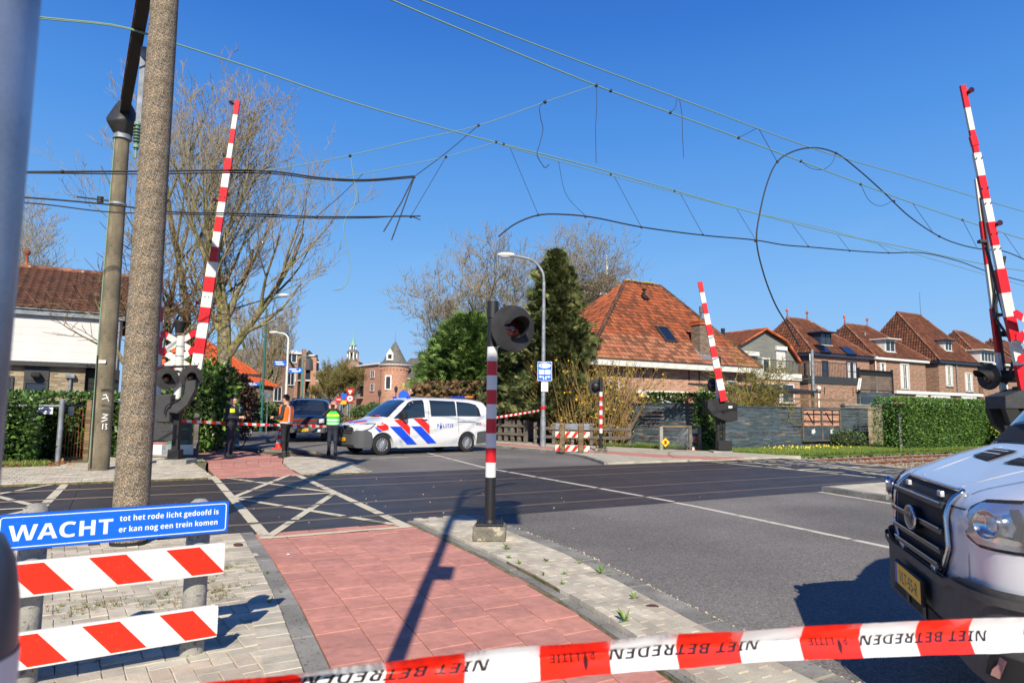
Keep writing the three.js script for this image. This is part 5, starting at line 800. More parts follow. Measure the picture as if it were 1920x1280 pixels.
{ // left: white clad house with brown tile roof, brick annex in front
  const t0 = 23, s0 = -8, f = (x, y, dt = 0) => onT(x, y, s0, t0 + dt), h = rb('white_house', 'white clad house with a weathered brown pantile roof behind the ivy hedge', 'house', s0, t0);
  const l = f(-40, 590)[0], r = f(229, 600)[0], ye = f(130, 588)[1]; const yr = f(110, 507, 4.2)[1];
  const clad = std({ map: tex(512, [2.4, 2.4], (u, v) => { const e = hash(Math.floor(u * 512), Math.floor(v * 512), 411), k = fbm(u, v, 4, 4, 412), row = (v * 8) % 1, col = (u * 2 + Math.floor(v * 8) * .37) % 1; const b = 210 + (k - .5) * 16 + (e - .5) * 6; return row < .05 || col < .006 ? [b * .9, b * .9, b * .91] : [b, b, b * 1.0]; }), roughness: .6 });
  mesh('wall', box(r - l, ye, 8.4, (l + r) / 2, ye / 2, -4.2), clad, h); mesh('gutter', [box(r - l + .3, .2, .18, (l + r) / 2, ye - .05, .1), box(r - l + .3, .04, .24, (l + r) / 2, ye + .08, .14)], M.galvDull, h); mesh('downpipe', cyl(.05, .05, ye, r - .1, 0, .08, 10), M.galvDull, h);
  const rf = sub_('roof', h); roofPlane(rf, V(l, ye + .1, .25), V(r + .2, ye + .1, .25), V(r + .2, yr, -4.2), V(l, yr, -4.2), M.tileBrown, [[255, 236, 216], [236, 216, 196], [206, 190, 170], [255, 220, 196]], { w: .3, l: .36, sd: 31 }); mesh('back_slope', quad(V(r + .2, ye, -8.6), V(l, ye, -8.6), V(l, yr, -4.2), V(r + .2, yr, -4.2)), M.tileBrown, rf); ridge(rf, V(l, yr + .02, -4.2), V(r + .2, yr + .02, -4.2), .12, M.tileRed); finial(V(f(48, 505, 4.2)[0], yr, -4.2), rf); mesh('gable_end', ext([[0, 0], [8.4, 0], [4.2, yr - ye]], .1).rotateY(Math.PI / 2).translate(r - .08, ye, 0), clad, h);
  const t1 = 20.4, q = (x, y) => onT(x, y, s0, t1), a = rb('brick_annex', 'low dark brick annex with grey-framed windows against the white house', 'annex', s0, t1); { const l2 = q(-40, 690)[0], r2 = q(160, 690)[0], y = q(90, 686)[1]; mesh('wall', box(r2 - l2, y, 2.5, (l2 + r2) / 2, y / 2, -1.25), M.brickYellow, a); mesh('fascia', box(r2 - l2 + .5, .16, 2.9, (l2 + r2) / 2 + .2, y + .06, -1.2), M.darkGrey, a); mesh('side_panel', box(1.2, y - .05, 2.2, r2 + .5, (y - .05) / 2, -1.3), M.blackMatt, a); const w0 = q(41, 745), w1 = q(92, 690); const ww = w1[0] - w0[0]; const wn = win(a, (w0[0] + w1[0]) / 2, y - 1.75, ww, 1.2, { cols: 1, fm: M.darkGrey, sm: M.white }); mesh('blue_panel', box(ww, .5, .06, (w0[0] + w1[0]) / 2, y - .28, .03), M.darkGrey, a); mesh('wall_lamp', [rbox(.3, .2, .25, (w0[0] + w1[0]) / 2, y - .35, .2, .08)], M.blackMatt, a); mesh('downpipe', [cyl(.05, .05, 2, q(132, 700)[0], y - 2.4, .08, 10), rbox(.3, .16, .2, q(132, 700)[0], y - .35, .1, .04)], M.galvDull, a); const w3 = q(24, 720)[0]; win(a, w3 - .6, y - 1.6, 1.2, 1.2, { cols: 1, fm: M.darkGrey }); }
  // gable wall of the white house lower part in shade is simply the same wall
}
// ---------- background street ----------
const bg = (name, label, cat, px, d) => { const p = P(px, 775, d); return thing(name, label, cat, V(p.x, 0, p.z), Math.atan2(-p.x, -p.z) * 0 + .3); };
function blockAt(o) { // building whose front stands at depth d between two pixel columns; faces the camera, turned a little
  const { name, label, cat = 'building', x0, x1, yt, d, d2 = d, dep = 10, mat } = o; const a = P(x0, yt, d), b = P(x1, yt, d2), e = sub(b, a); const w = Math.hypot(e.x, e.z), h = a.y, t = thing(name, label, cat, V(a.x, 0, a.z), Math.atan2(-e.z, e.x));
  const lx = px => { let lo = -w, hi = 2 * w; for (let i = 0; i < 40; i++) { const m = (lo + hi) / 2; (proj(V(a.x + e.x / w * m, 3, a.z + e.z / w * m)).x < px) ? lo = m : hi = m; } return lo; };
  const ly = (px, py) => { const m = lx(px); return P(px, py, -(a.z + e.z / w * m)).y; };
  mesh('wall', box(w, h, dep, w / 2, h / 2, -dep / 2), mat, t); return { t, w, h, lx, ly, a, dep };
}
{
  // orange-roofed house
  const o = blockAt({ name: 'orange_roof_house', label: 'brick house with a bright orange hip roof beside the brown beech hedge', cat: 'house', x0: 340, x1: 470, yt: 697, d: 47, d2: 50, dep: 9, mat: M.brickDark });
  const ap = P(414, 643, 53), yr = ap.y, rf = sub_('roof', o.t), ax = o.lx(418), z0 = .5, e = o.h; roofPlane(rf, V(-.4, e, z0), V(o.w + .5, e, z0), V(ax, yr, -4.5), V(ax - 2.2, yr, -4.5), M.tileOrange, [[255, 240, 225], [240, 215, 200]], { w: .28, l: .36 }); roofPlane(rf, V(o.w + .5, e, z0), V(o.w + .5, e, -9.5), V(ax, yr, -4.5), V(ax, yr, -4.5), M.tileOrange, [[255, 240, 225], [240, 215, 200]], { w: .28, l: .36 }); roofPlane(rf, V(-.4, e, -9.5), V(-.4, e, z0), V(ax - 2.2, yr, -4.5), V(ax - 2.2, yr, -4.5), M.tileOrange, [[255, 240, 225]], {}); ridge(rf, V(ax, yr, -4.5), V(o.w + .5, e, z0), .12, M.tileOrange);
  mesh('fascia', box(o.w + 1, .22, .1, o.w / 2, e - .08, .5), M.darkGrey, o.t); win(o.t, o.lx(449), o.ly(449, 720), 1.3, .75, { cols: 2 }); mesh('chimney', box(.6, 1.6, .6, ax - 2, yr + .3, -4), M.brickDark, rf); { const pc = sub_('porch', o.t); roofPlane(pc, V(o.w - .5, o.ly(476, 722), 2), V(o.w + 1.6, o.ly(476, 722) - .2, 2), V(o.w + .6, o.ly(465, 702), 0), V(o.w - .5, o.ly(465, 702), 0), M.tileOrange, [[255, 240, 225]], {}); mesh('porch_wall', box(1.6, o.ly(476, 722), 1.6, o.w + .3, o.ly(476, 722) / 2, .9), M.brickDark, pc); }
  // pinkish gabled house behind the bare street tree
  const k = blockAt({ name: 'gable_building', label: 'brick gabled building behind the bare street tree', x0: 478, x1: 552, yt: 690, d: 70, d2: 74, dep: 14, mat: M.brickBrown });
  { const w = k.w, h = k.h, rf2 = sub_('roof', k.t), yr2 = P(506, 652, 72).y; mesh('gable', ext([[0, h], [w, h], [w * .62, yr2], [w * .3, yr2]], .3).translate(0, 0, -.3), M.brickBrown, k.t); mesh('slope', [quad(V(-.3, h, .2), V(-.3, h, -14), V(w * .3, yr2, -14), V(w * .3, yr2, .2)), quad(V(w + .3, h, -14), V(w + .3, h, .2), V(w * .62, yr2, .2), V(w * .62, yr2, -14))], M.slate, rf2); for (const [px, py] of [[508, 722], [543, 722], [492, 752], [520, 752]]) win(k.t, k.lx(px), k.ly(px, py), 1.0, 1.5, { cols: 2, z: .002 }); }
  // apartment block with corner balconies
  const a = blockAt({ name: 'apartment_building', label: 'brown brick apartment block with stacked balconies and a domed corner roof', x0: 474, x1: 572, yt: 659, d: 104, d2: 108, dep: 16, mat: M.brickBrown });
  { const w = a.w, h = a.h; mesh('coping', box(w + .4, .3, .4, w / 2, h + .1, .1), M.white, a.t); const bx0 = a.lx(556), bx1 = a.lx(588), bw = bx1 - bx0, cx = (bx0 + bx1) / 2; for (let f = 0; f < 3; f++) { const y = f * 2.9 + .1; const bl = sub_('balcony', a.t); mesh('slab', box(bw, .2, 2.4, cx, y + 2.9, 1.3), M.whiteOld, bl); mesh('glass_front', box(bw * .8, 1.0, .06, cx, y + 3.5, 2.4), M.winGlass, bl); mesh('back_wall', box(bw, 2.7, .1, cx, y + 1.5, .1), M.blackMatt, bl); } mesh('pillar', [box(.8, h - .6, .8, a.lx(577), (h - .6) / 2, 2.3)], M.brickPink, a.t); mesh('pillar', box(.6, h + .6, .6, bx0 + .3, (h + .6) / 2, 2.2), M.brickBrown, a.t); const rf3 = sub_('roof', a.t); mesh('dome', lathe([[bw * .62, 0], [bw * .6, 1.6], [bw * .58, 1.7], [0, 3.2]], 8).translate(cx, h - 2.6, 1.2), M.darkGrey, rf3); for (const [px, py] of [[543, 680], [497, 680], [543, 715], [497, 715]]) win(a.t, a.lx(px), a.ly(px, py), 1.6, 1.9, { cols: 2, z: .002, fw: .12 }); }
  // church with spire
  const ch = thing('church', 'distant brick church tower with a white lantern and slender green spire', 'church', P(657, 780, 400).setY(0)); const H2 = py => P(657, py, 400).y;
  { const top = H2(679), w = 32 / 1280 * 400; mesh('tower', box(w, top, w, 0, top / 2, 0), M.brickBrown, ch); for (const s of [-1, 1]) mesh('pinnacle', cyl(.5, .2, 2.5, s * w / 2 * .95, top, w / 2, 8), M.brickPink, ch); for (const x of [-2.4, 1.4]) mesh('belfry_window', box(1.6, 5, .3, x, top - 5.5, w / 2 + .1), M.blackMatt, ch); const y1 = H2(676), y2 = H2(660), y3 = H2(647), y4 = H2(638), y5 = H2(624); const ln = sub_('lantern', ch); mesh('skirt', cyl(w * .4, 3.4, y1 - top + 1.5, 0, top, 0, 8), M.slate, ln); for (let k2 = 0; k2 < 8; k2++) { const an = k2 * Math.PI / 4 + .39; mesh('column', cyl(.55, .55, y2 - y1, Math.cos(an) * 2.9, y1, Math.sin(an) * 2.9, 8), M.whiteOld, ln); } mesh('core', cyl(1.6, 1.6, y2 - y1, 0, y1, 0, 8), M.darkGrey, ln); mesh('cornice', lathe([[3.6, y2 - .6], [3.7, y2], [2.4, y2 + 1.2], [1.9, y2 + 1.4]], 8), M.slate, ln); for (let k2 = 0; k2 < 6; k2++) { const an = k2 * Math.PI / 3; mesh('column', cyl(.35, .35, y3 - y2, Math.cos(an) * 1.7, y2, Math.sin(an) * 1.7, 6), M.whiteOld, ln); } mesh('spire', lathe([[2.2, y3 - .2], [2.0, y3 + .4], [.9, y3 + 1.6], [1.1, y4 - .4], [.5, y4 + .4], [.25, y5], [.1, y5 + 4], [0, y5 + 4.2]], 10), std({ color: C(122, 168, 150), roughness: .7 }), ln); }
  const nv = blockAt({ name: 'church_nave', label: 'long slate-roofed nave with a stepped gable below the church tower', x0: 586, x1: 634, yt: 712, d: 300, dep: 20, mat: M.brickBrown }); { const y = P(610, 694, 300).y; mesh('roof', [quad(V(-1, nv.h, .5), V(nv.w + 1, nv.h, .5), V(nv.w + 1, y, -9), V(-1, y, -9))], M.slate, nv.t); mesh('gable_end', ext([[0, 0], [18, 0], [9, y - nv.h + 2.5]], .8).rotateY(Math.PI / 2).translate(nv.w - .2, nv.h, .5), M.brickYellow, nv.t); }
  // street fronts left of the turret
  const sf = blockAt({ name: 'street_front', label: 'pale shopfront row with a dark roof leading to the turret building', x0: 588, x1: 664, yt: 735, d: 190, d2: 150, dep: 12, mat: M.brickYellow }); for (let k2 = 0; k2 < 7; k2++) win(sf.t, sf.w * (.08 + k2 * .14), 3.2, 1.6, 2, { cols: 1, z: .002 }); for (let k2 = 0; k2 < 6; k2++) win(sf.t, sf.w * (.1 + k2 * .16), .3, 2.4, 2.4, { cols: 1, z: .002, sill: false });
  const ap2 = blockAt({ name: 'apartment_building', label: 'three-storey red brick flats with wide grey windows beside the round turret', x0: 664, x1: 712, yt: 688, d: 112, d2: 104, dep: 12, mat: M.brickPink });
  { mesh('coping', box(ap2.w + .3, .25, .4, ap2.w / 2, ap2.h + .1, .1), M.white, ap2.t); for (const [px, py, w] of [[697, 708, 1.6 * .9], [697, 733, 1.5]]) { win(ap2.t, ap2.lx(px), ap2.ly(px, py), w * .9, 1.15, { cols: 2, z: .002 }); } mesh('shop_window', box(1.6, 2.4, .08, ap2.lx(697), 1.4, .03), M.winGlass, ap2.t); for (const f of [722, 746]) { const bl = sub_('balcony', ap2.t); mesh('front', box(1.3, 1.1, .08, ap2.lx(678), ap2.ly(678, f) + .55, 1.0), M.galvDull, bl); mesh('slab', box(1.4, .15, 1.1, ap2.lx(678), ap2.ly(678, f), .5), M.concrete, bl); mesh('recess', box(1.1, 2.2, .06, ap2.lx(678), ap2.ly(678, f) + 1.4, .03), M.blackMatt, bl); } }
  const tu = thing('turret_building', 'round brick turret with a conical slate roof and small white dormer', 'building', P(737, 780, 100).setY(0)); { const y = py => P(737, py, 100).y, R = 27 / 1280 * 100, ye = y(686); mesh('wall', cyl(R * .98, R * .98, ye, 0, 0, 0, 28), M.brickPink, tu); for (let k2 = 0; k2 < 26; k2++) { const an = k2 / 26 * 6.283; mesh('corbel', box(.16, .34, .2, Math.cos(an) * R, ye - .45, Math.sin(an) * R, -an), M.brickPink, tu); } mesh('cornice', lathe([[R * 1.0, ye - .15], [R * 1.12, ye], [R * 1.14, ye + .15], [R, ye + .2]], 28), M.white, tu); const rf4 = sub_('roof', tu); mesh('skirt', lathe([[R * 1.14, ye + .1], [R * .92, y(679)]], 28), M.slate, rf4); mesh('cone', lathe([[R * .9, y(679)], [R * .82, y(678)], [.12, y(641)], [0, y(640)]], 28), M.slate, rf4); mesh('finial', cyl(.07, .02, 1.4, 0, y(640) - .1, 0, 8), M.galvDull, rf4); const dm = sub_('dormer', tu); mesh('gable', ext([[-.5, 0], [.5, 0], [.5, .9], [0, 1.7], [-.5, .9]], .7).translate(-.4, y(677), R * .55), M.white, dm); mesh('pane', box(.5, .6, .04, -.4, y(677) + .55, R * .55 + .72), M.blackMatt, dm); for (const [x, py] of [[-.5, 731]]) { const wn = sub_('window', tu); mesh('frame', box(.95, 2.1, .14, x, y(py) + 1.0, R * .96), M.white, wn); mesh('pane', box(.6, 1.7, .06, x, y(py) + 1.0, R * .96 + .08), M.winGlass, wn); } mesh('band', cyl(R * 1.0, R * 1.0, .14, 0, y(745), 0, 28), M.concrete, tu); }
  const wg = blockAt({ name: 'chapel_wing', label: 'brick wing with arched white windows and a mossy slate roof joined to the turret', x0: 758, x1: 830, yt: 708, d: 100, d2: 98, dep: 9, mat: M.brickPink }); { const yr2 = P(780, 671, 104).y; const rf5 = sub_('roof', wg.t); mesh('slope', [quad(V(-1.5, wg.h, .4), V(wg.w + .4, wg.h, .4), V(wg.w + .4, yr2, -4.5), V(-1.5, yr2, -4.5))], M.slate, rf5); mesh('cornice', box(wg.w, .2, .3, wg.w / 2, wg.h - .1, .15), M.white, wg.t); for (const px of [776, 806]) { const x = wg.lx(px), y = wg.ly(px, 733), wn = sub_('window', wg.t); mesh('frame', ext([[-.55, 0], [.55, 0], [.55, 1.3], [.4, 1.65], [.15, 1.85], [-.15, 1.85], [-.4, 1.65], [-.55, 1.3]], .1).translate(x, y, .0), M.white, wn); mesh('pane', box(.34, 1.3, .05, x - .22, y + .75, .1), M.winGlass, wn); mesh('pane', box(.34, 1.3, .05, x + .22, y + .75, .1), M.winGlass, wn); } }
}
// ---------- vegetation ----------
function treeGeo(spec) { // recursive bare tree; returns {trunk, twigs} geometries
  const T = { p: [], i: [] }, Wg = { p: [], i: [] };
  const { seedN = 1, h = 12, r = .25, levels = 5, lean = V(0, 0, 0), spread = .55, stems = 1, kids = [7, 6, 6, 5, 4], first = .28, up = .25, droop = 0, ratio = .56, twist = .16, twigLevel = 3, fatTwig = .006 } = spec;
  seed = seedN * 7919 + 13;
  const ring = (buf, pts, rad, n) => {
    const base = buf.p.length / 3; let prevX = null;
    pts.forEach((p, k) => {
      const d = (k < pts.length - 1 ? sub(pts[k + 1], p) : sub(p, pts[k - 1])).normalize(); let X = prevX ? prevX.clone().addScaledVector(d, -prevX.dot(d)) : V(d.y, -d.x, d.z * .3 + .01); if (X.lengthSq() < 1e-6) X = V(1, 0, 0); X.addScaledVector(d, -X.dot(d)).normalize(); prevX = X; const Y = d.clone().cross(X);
      for (let a = 0; a < n; a++) { const t = a / n * 6.2832, c = Math.cos(t) * rad[k], s = Math.sin(t) * rad[k]; buf.p.push(p.x + X.x * c + Y.x * s, p.y + X.y * c + Y.y * s, p.z + X.z * c + Y.z * s); }
      if (k) for (let a = 0; a < n; a++) { const q = base + k * n + a, q2 = base + k * n + (a + 1) % n, o = q - n, o2 = q2 - n; buf.i.push(o, o2, q, q, o2, q2); }
    });
  };
  const grow = (p0, dir, len, rad, lev) => {
    const n = lev < 2 ? 6 : lev < 3 ? 5 : 3, pts = [p0.clone()], rads = [rad]; const end = lev === 0 ? rad * .3 : Math.max(fatTwig * .6, rad * .28); let d = dir.clone(), p = p0.clone();
    for (let k = 1; k <= n; k++) { d.x += rr(-1, 1) * twist; d.z += rr(-1, 1) * twist; d.y += rr(-.5, .5) * twist + (lev ? up * .22 : .05) - droop * (lev > 1 ? .1 : 0); d.normalize(); p = add(p, mul(d, len / n)); pts.push(p.clone()); rads.push(rad + (end - rad) * (k / n)); }
    ring(lev < twigLevel ? T : Wg, pts, rads, lev === 0 ? 9 : lev === 1 ? 7 : lev < twigLevel ? 5 : 3);
    if (lev >= levels) return; const nk = kids[lev] + Math.floor(rr(-1, 1.4));
    for (let k = 0; k < nk; k++) {
      const f = lev === 0 ? first + (1 - first) * (k + rnd() * .8) / nk : .18 + .82 * (k + rnd()) / nk, ii = Math.min(n - 1, Math.floor(f * n)), q = lerp(pts[ii], pts[ii + 1], f * n - ii), pd = sub(pts[ii + 1], pts[ii]).normalize(); const az = k * 2.4 + rr(-.6, .6); let side = V(Math.cos(az), 0, Math.sin(az)); side.addScaledVector(pd, -side.dot(pd)).normalize();
      const sp = spread * rr(.75, 1.35), nd = mul(pd, Math.cos(sp)).addScaledVector(side, Math.sin(sp)); nd.y += up * .25; nd.normalize(); const rk = rads[ii] + (rads[ii + 1] - rads[ii]) * (f * n - ii);
      grow(q, nd, len * ratio * rr(.7, 1.2) * (lev === 0 ? 1.15 - f * .45 : 1), Math.max(fatTwig, rk * rr(.45, .68)), lev + 1);
    }
  };
  for (let s = 0; s < stems; s++) { const az = s / stems * 6.28 + .7, tilt = stems > 1 ? rr(.08, .24) : 0; const d = V(Math.cos(az) * tilt, 1, Math.sin(az) * tilt).add(lean).normalize(); grow(V(Math.cos(az) * r * (stems > 1 ? 1.1 : 0), -.1, Math.sin(az) * r * (stems > 1 ? 1.1 : 0)), d, h * .72 * (s ? rr(.8, 1.02) : 1), r * (s ? rr(.7, .95) : 1), 0); }
  const G_ = b => { const g = new THREE.BufferGeometry(); g.setAttribute('position', new THREE.Float32BufferAttribute(b.p, 3)); g.setIndex(b.i); g.computeVertexNormals(); return g; };
  return { trunk: G_(T), twigs: G_(Wg) };
}
function bareTree(label, pos, spec, o = {}) { const t = thing(o.name || 'bare_tree', label, 'tree', pos, 0, o.group), g = treeGeo(spec); mesh('trunk', g.trunk, o.bark || M.bark, t); mesh('crown', g.twigs, o.twig || M.twig, t); return t; }
const gd = (x, d) => { const p = P(x, 780, d); p.y = 0; return p; };
{
  const lich = M.bark, tw = std({ color: C(148, 136, 112), roughness: 1 });
  bareTree('big bare tree with a thick pale trunk standing behind the barrier', gd(402, 24), { seedN: 3, h: 13.0, r: .34, levels: 5, kids: [9, 6, 5, 4, 3], spread: .62, first: .32, up: .6, ratio: .52, lean: V(.05, 0, 0), fatTwig: .009 }, { twig: tw });
  bareTree('many-stemmed bare tree with lichen-yellow limbs behind the concrete masts', gd(352, 27), { seedN: 11, h: 14.6, r: .2, stems: 4, levels: 5, kids: [6, 5, 5, 4, 3], spread: .62, first: .35, up: .45, ratio: .5, fatTwig: .009 }, { twig: tw });
  bareTree('spreading bare chestnut tree with drooping budded twigs over the white house', gd(262, 25), { seedN: 23, h: 7.6, r: .22, levels: 4, kids: [10, 6, 5, 4], spread: .85, first: .3, up: .35, ratio: .58, droop: .3, fatTwig: .014 }, { twig: std({ color: C(116, 88, 70), roughness: 1 }) });
  bareTree('bare tree showing past the galvanised mast behind the brown roof', gd(-30, 44), { seedN: 31, h: 15, r: .25, levels: 5, kids: [8, 6, 6, 4, 3], spread: .6, first: .3, up: .4, fatTwig: .014 }, { twig: tw });
  bareTree('bare tree with fine arching twigs rising behind the dark conifer', gd(938, 46), { seedN: 42, h: 12.6, r: .34, levels: 5, kids: [9, 7, 6, 5, 3], spread: .72, first: .26, up: .42, ratio: .55, fatTwig: .015 }, { twig: tw });
  bareTree('low bare tree with arching branches behind the bright green conifer', gd(832, 48), { seedN: 57, h: 10.2, r: .26, levels: 5, kids: [9, 7, 6, 5, 3], spread: .75, first: .22, up: .3, ratio: .56, fatTwig: .015 }, { twig: tw });
  bareTree('bare tree reaching long limbs over the dark slate pyramid roof', gd(1056, 47), { seedN: 64, h: 13, r: .28, levels: 5, kids: [9, 7, 6, 5, 3], spread: .8, first: .35, up: .3, ratio: .6, lean: V(.12, 0, 0), fatTwig: .015 }, { twig: tw });
  bareTree('bare round-headed street tree beside the green lamp post', gd(494, 58), { seedN: 71, h: 10.6, r: .3, stems: 3, levels: 5, kids: [6, 6, 5, 5, 3], spread: .5, first: .3, up: .5, ratio: .5, fatTwig: .016 }, { twig: tw });
  bareTree('small olive-budding street tree before the church nave', gd(606, 92), { seedN: 83, h: 7, r: .22, levels: 5, kids: [9, 8, 7, 5, 3], spread: .7, first: .3, up: .5, fatTwig: .025 }, { twig: std({ color: C(120, 112, 66), roughness: 1 }) });
  bareTree('small olive-budding street tree left of the red brick flats', gd(640, 96), { seedN: 89, h: 7.4, r: .22, levels: 5, kids: [9, 8, 7, 5, 3], spread: .7, first: .3, up: .5, fatTwig: .025 }, { twig: std({ color: C(120, 112, 66), roughness: 1 }) });
  bareTree('bare green-stemmed shrub sprawling over the black plank fence', gd(1415, 29.6), { seedN: 97, h: 4.6, r: .08, stems: 6, levels: 4, kids: [7, 5, 4, 3], spread: .7, first: .2, up: .15, ratio: .5, droop: .25, fatTwig: .011 }, { name: 'bare_shrub', bark: M.twigGreen, twig: M.twigGreen });
}
// leaves as instances on one part
const leafG = (() => { const g = new THREE.BufferGeometry(); g.setAttribute('position', new THREE.Float32BufferAttribute([0, 0, 0, .32, .06, .5, 0, .0, 1, 0, 0, 0, 0, 0, 1, -.32, .06, .5], 3)); g.computeVertexNormals(); return prep(g); })();
const sprayG = (() => { const p = []; for (let k = -3; k <= 3; k++) { const a = k * .27, L = 1 - Math.abs(k) * .11, w = .075, dx = Math.sin(a), dz = Math.cos(a), dr = -.12 * Math.abs(k) / 3; p.push(-dz * w, 0, dx * w, dz * w, 0, -dx * w, dx * L, dr - .12, dz * L); p.push(dx * .35 * L, .03, dz * .35 * L, dx * .35 * L + Math.sin(a + .7) * .4, dr - .1, dz * .35 * L + Math.cos(a + .7) * .4, dx * .6 * L, .0, dz * .6 * L); } const g = new THREE.BufferGeometry(); g.setAttribute('position', new THREE.Float32BufferAttribute(p, 3)); g.computeVertexNormals(); return prep(g); })();
function leaves(parent, name, n, geo, sampler, size, cols, rough = .75) {
  const im = new THREE.InstancedMesh(geo, std({ color: 0xffffff, roughness: rough, side: THREE.DoubleSide }), n), m = new THREE.Matrix4(), q = new THREE.Quaternion(), Z = V(0, 0, 1), c = new THREE.Color(); const cl = cols.map(a => lin(...a));
  for (let i = 0; i < n; i++) { const { p, d } = sampler(); q.setFromUnitVectors(Z, d.normalize()); const roll = new THREE.Quaternion().setFromAxisAngle(Z, rr(-1.2, 1.2)); q.multiply(roll); const s = size * rr(.45, 1.5); m.compose(p, q, V(s, s, s)); im.setMatrixAt(i, m); c.copy(cl[Math.floor(rnd() * cl.length)]).multiplyScalar(rr(.75, 1.2)); im.setColorAt(i, c); }
  im.name = name; im.userData.kind = 'stuff'; im.castShadow = im.receiveShadow = true; parent.add(im); return im;
}
const rdir = (k = 1) => V(rr(-1, 1) * k, rr(-1, 1) * k, rr(-1, 1) * k);
function conifer(label, pos, h, R, n, cols, o = {}) {
  const t = thing(o.name || 'conifer', label, 'tree', pos), y0 = o.y0 || .3, prof = o.prof || (f => Math.pow(1 - f, .75) * (0.35 + .65 * Math.min(1, f * 6))); seed = (o.seedN || 5) * 991;
  mesh('trunk', cyl(R * .09, .03, h * .92, 0, 0, 0, 10), M.bark, t); const ph = rr(0, 9);
  mesh('inner_branches', Array.from({ length: 60 }, (_, k) => { const f = .04 + .9 * k / 60, a = k * 2.4, L = R * prof(f) * .85; return rod(V(0, y0 + f * (h - y0), 0), V(Math.cos(a) * L, y0 + f * (h - y0) + L * (o.lift ?? .15), Math.sin(a) * L), .03, .01, 4); }), M.bark, t);
  leaves(t, 'crown', n, sprayG, () => { const f = Math.pow(rnd(), o.pw || 1.25) * .985, a = rr(0, 6.283), am = o.amp || 1, lump = 1 + am * (.16 * Math.sin(a * 5 + f * 23 + ph) + .12 * Math.sin(a * 9 - f * 41) + .1 * Math.sin(f * 60 + a * 2)), rad = R * prof(f) * lump * (1 - .5 * Math.pow(rnd(), 2.2)); const p = V(Math.cos(a) * rad, y0 + f * (h - y0) + rr(-.1, .1), Math.sin(a) * rad), d = V(Math.cos(a), o.dirY ?? .15, Math.sin(a)).add(rdir(.55)); return { p, d }; }, o.size || .42, cols);
  return t;
}
{
  conifer('tall dark green conifer beside the lamp post', gd(1040, 31.3), 8.9, 1.8, 13000, [[92, 104, 58], [108, 116, 66], [74, 88, 52], [122, 124, 76]], { seedN: 3, y0: 1.3, size: .33, amp: 1.9, prof: f => Math.min(1, .74 + f * .55) * Math.pow(1 - f, .66) * (1 + .13 * Math.sin(f * 17) + .08 * Math.sin(f * 39)), dirY: .5 });
  conifer('bright green spreading conifer behind the police van', gd(876, 40), 6.9, 2.8, 9000, [[96, 126, 60], [84, 112, 54], [110, 138, 68], [72, 98, 50]], { seedN: 8, y0: 2.3, size: .62, prof: f => Math.pow(1 - f, .55) * (.8 + .2 * Math.min(1, f * 4)), dirY: .35 });
  conifer('dense dark evergreen between the conifers by the timber rail fence', gd(976, 33.6), 5.3, 1.6, 6500, [[62, 76, 40], [78, 92, 50], [50, 64, 36], [92, 100, 56]], { seedN: 13, y0: 1.1, size: .34, name: 'evergreen_shrub', prof: f => Math.sqrt(Math.max(0, 1 - f * f)), dirY: .3, pw: 1 });
  const dead = thing('dead_conifer_base', 'brown dead needle skirt under the bright green conifer', 'tree base', gd(862, 38.4)); mesh('stem', cyl(.2, .12, 2.6, 0, 0, 0, 8), M.bark, dead); seed = 77; leaves(dead, 'dead_needles', 4200, sprayG, () => { const a = rr(0, 6.28), y = rr(.2, 3.1), r = rr(.8, 2.5); return { p: V(Math.cos(a) * r, y, Math.sin(a) * r), d: V(Math.cos(a), -.3, Math.sin(a)).add(rdir(.7)) }; }, .3, [[112, 88, 62], [92, 72, 52], [128, 104, 76]], 1);
}
function bush(name, label, pos, rx, ry, rz, n, size, cols, o = {}) { // rounded leafy bush or clipped hedge block
  const t = thing(name, label, o.cat || 'bush', pos, o.turn || 0), y0 = o.y0 ?? 0; seed = (o.seedN || 3) * 557;
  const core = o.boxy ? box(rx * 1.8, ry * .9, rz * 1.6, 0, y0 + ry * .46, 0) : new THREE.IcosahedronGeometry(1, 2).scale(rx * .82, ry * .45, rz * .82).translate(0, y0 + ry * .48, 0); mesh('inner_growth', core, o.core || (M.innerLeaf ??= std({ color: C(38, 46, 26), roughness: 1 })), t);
  leaves(t, 'foliage', n, o.geo || leafG, () => {
    let p, d; if (o.boxy) { const f = rnd(); if (f < .62) { p = V(rr(-rx, rx), rr(0, ry), rz * rr(.86, 1.03)); d = V(0, .15, 1); } else if (f < .82) { p = V(rr(-rx, rx), ry * rr(.95, 1.03), rr(-rz, rz)); d = V(0, 1, .1); } else { const s = rnd() < .5 ? -1 : 1; p = V(s * rx * rr(.97, 1.02), rr(0, ry), rr(-rz, rz)); d = V(s, .1, 0); } const w = 1 + .035 * Math.sin(p.x * 3.1 + p.y * 2) + .03 * Math.sin(p.x * 7 - p.y * 5); p.z *= w; } else { const a = rr(0, 6.283), e = Math.asin(rr(-.85, 1)), k = 1 + .13 * Math.sin(a * 5 + e * 4) + .09 * Math.sin(a * 11 - e * 7) - .25 * Math.pow(rnd(), 3); d = V(Math.cos(a) * Math.cos(e), Math.sin(e), Math.sin(a) * Math.cos(e)); p = V(d.x * rx * k, ry * .5 + d.y * ry * .5 * k, d.z * rz * k); }
    p.y += y0; return { p, d: d.clone().multiplyScalar(.8).add(rdir(.75)) };
  }, size, cols, o.rough || .6); return t;
}
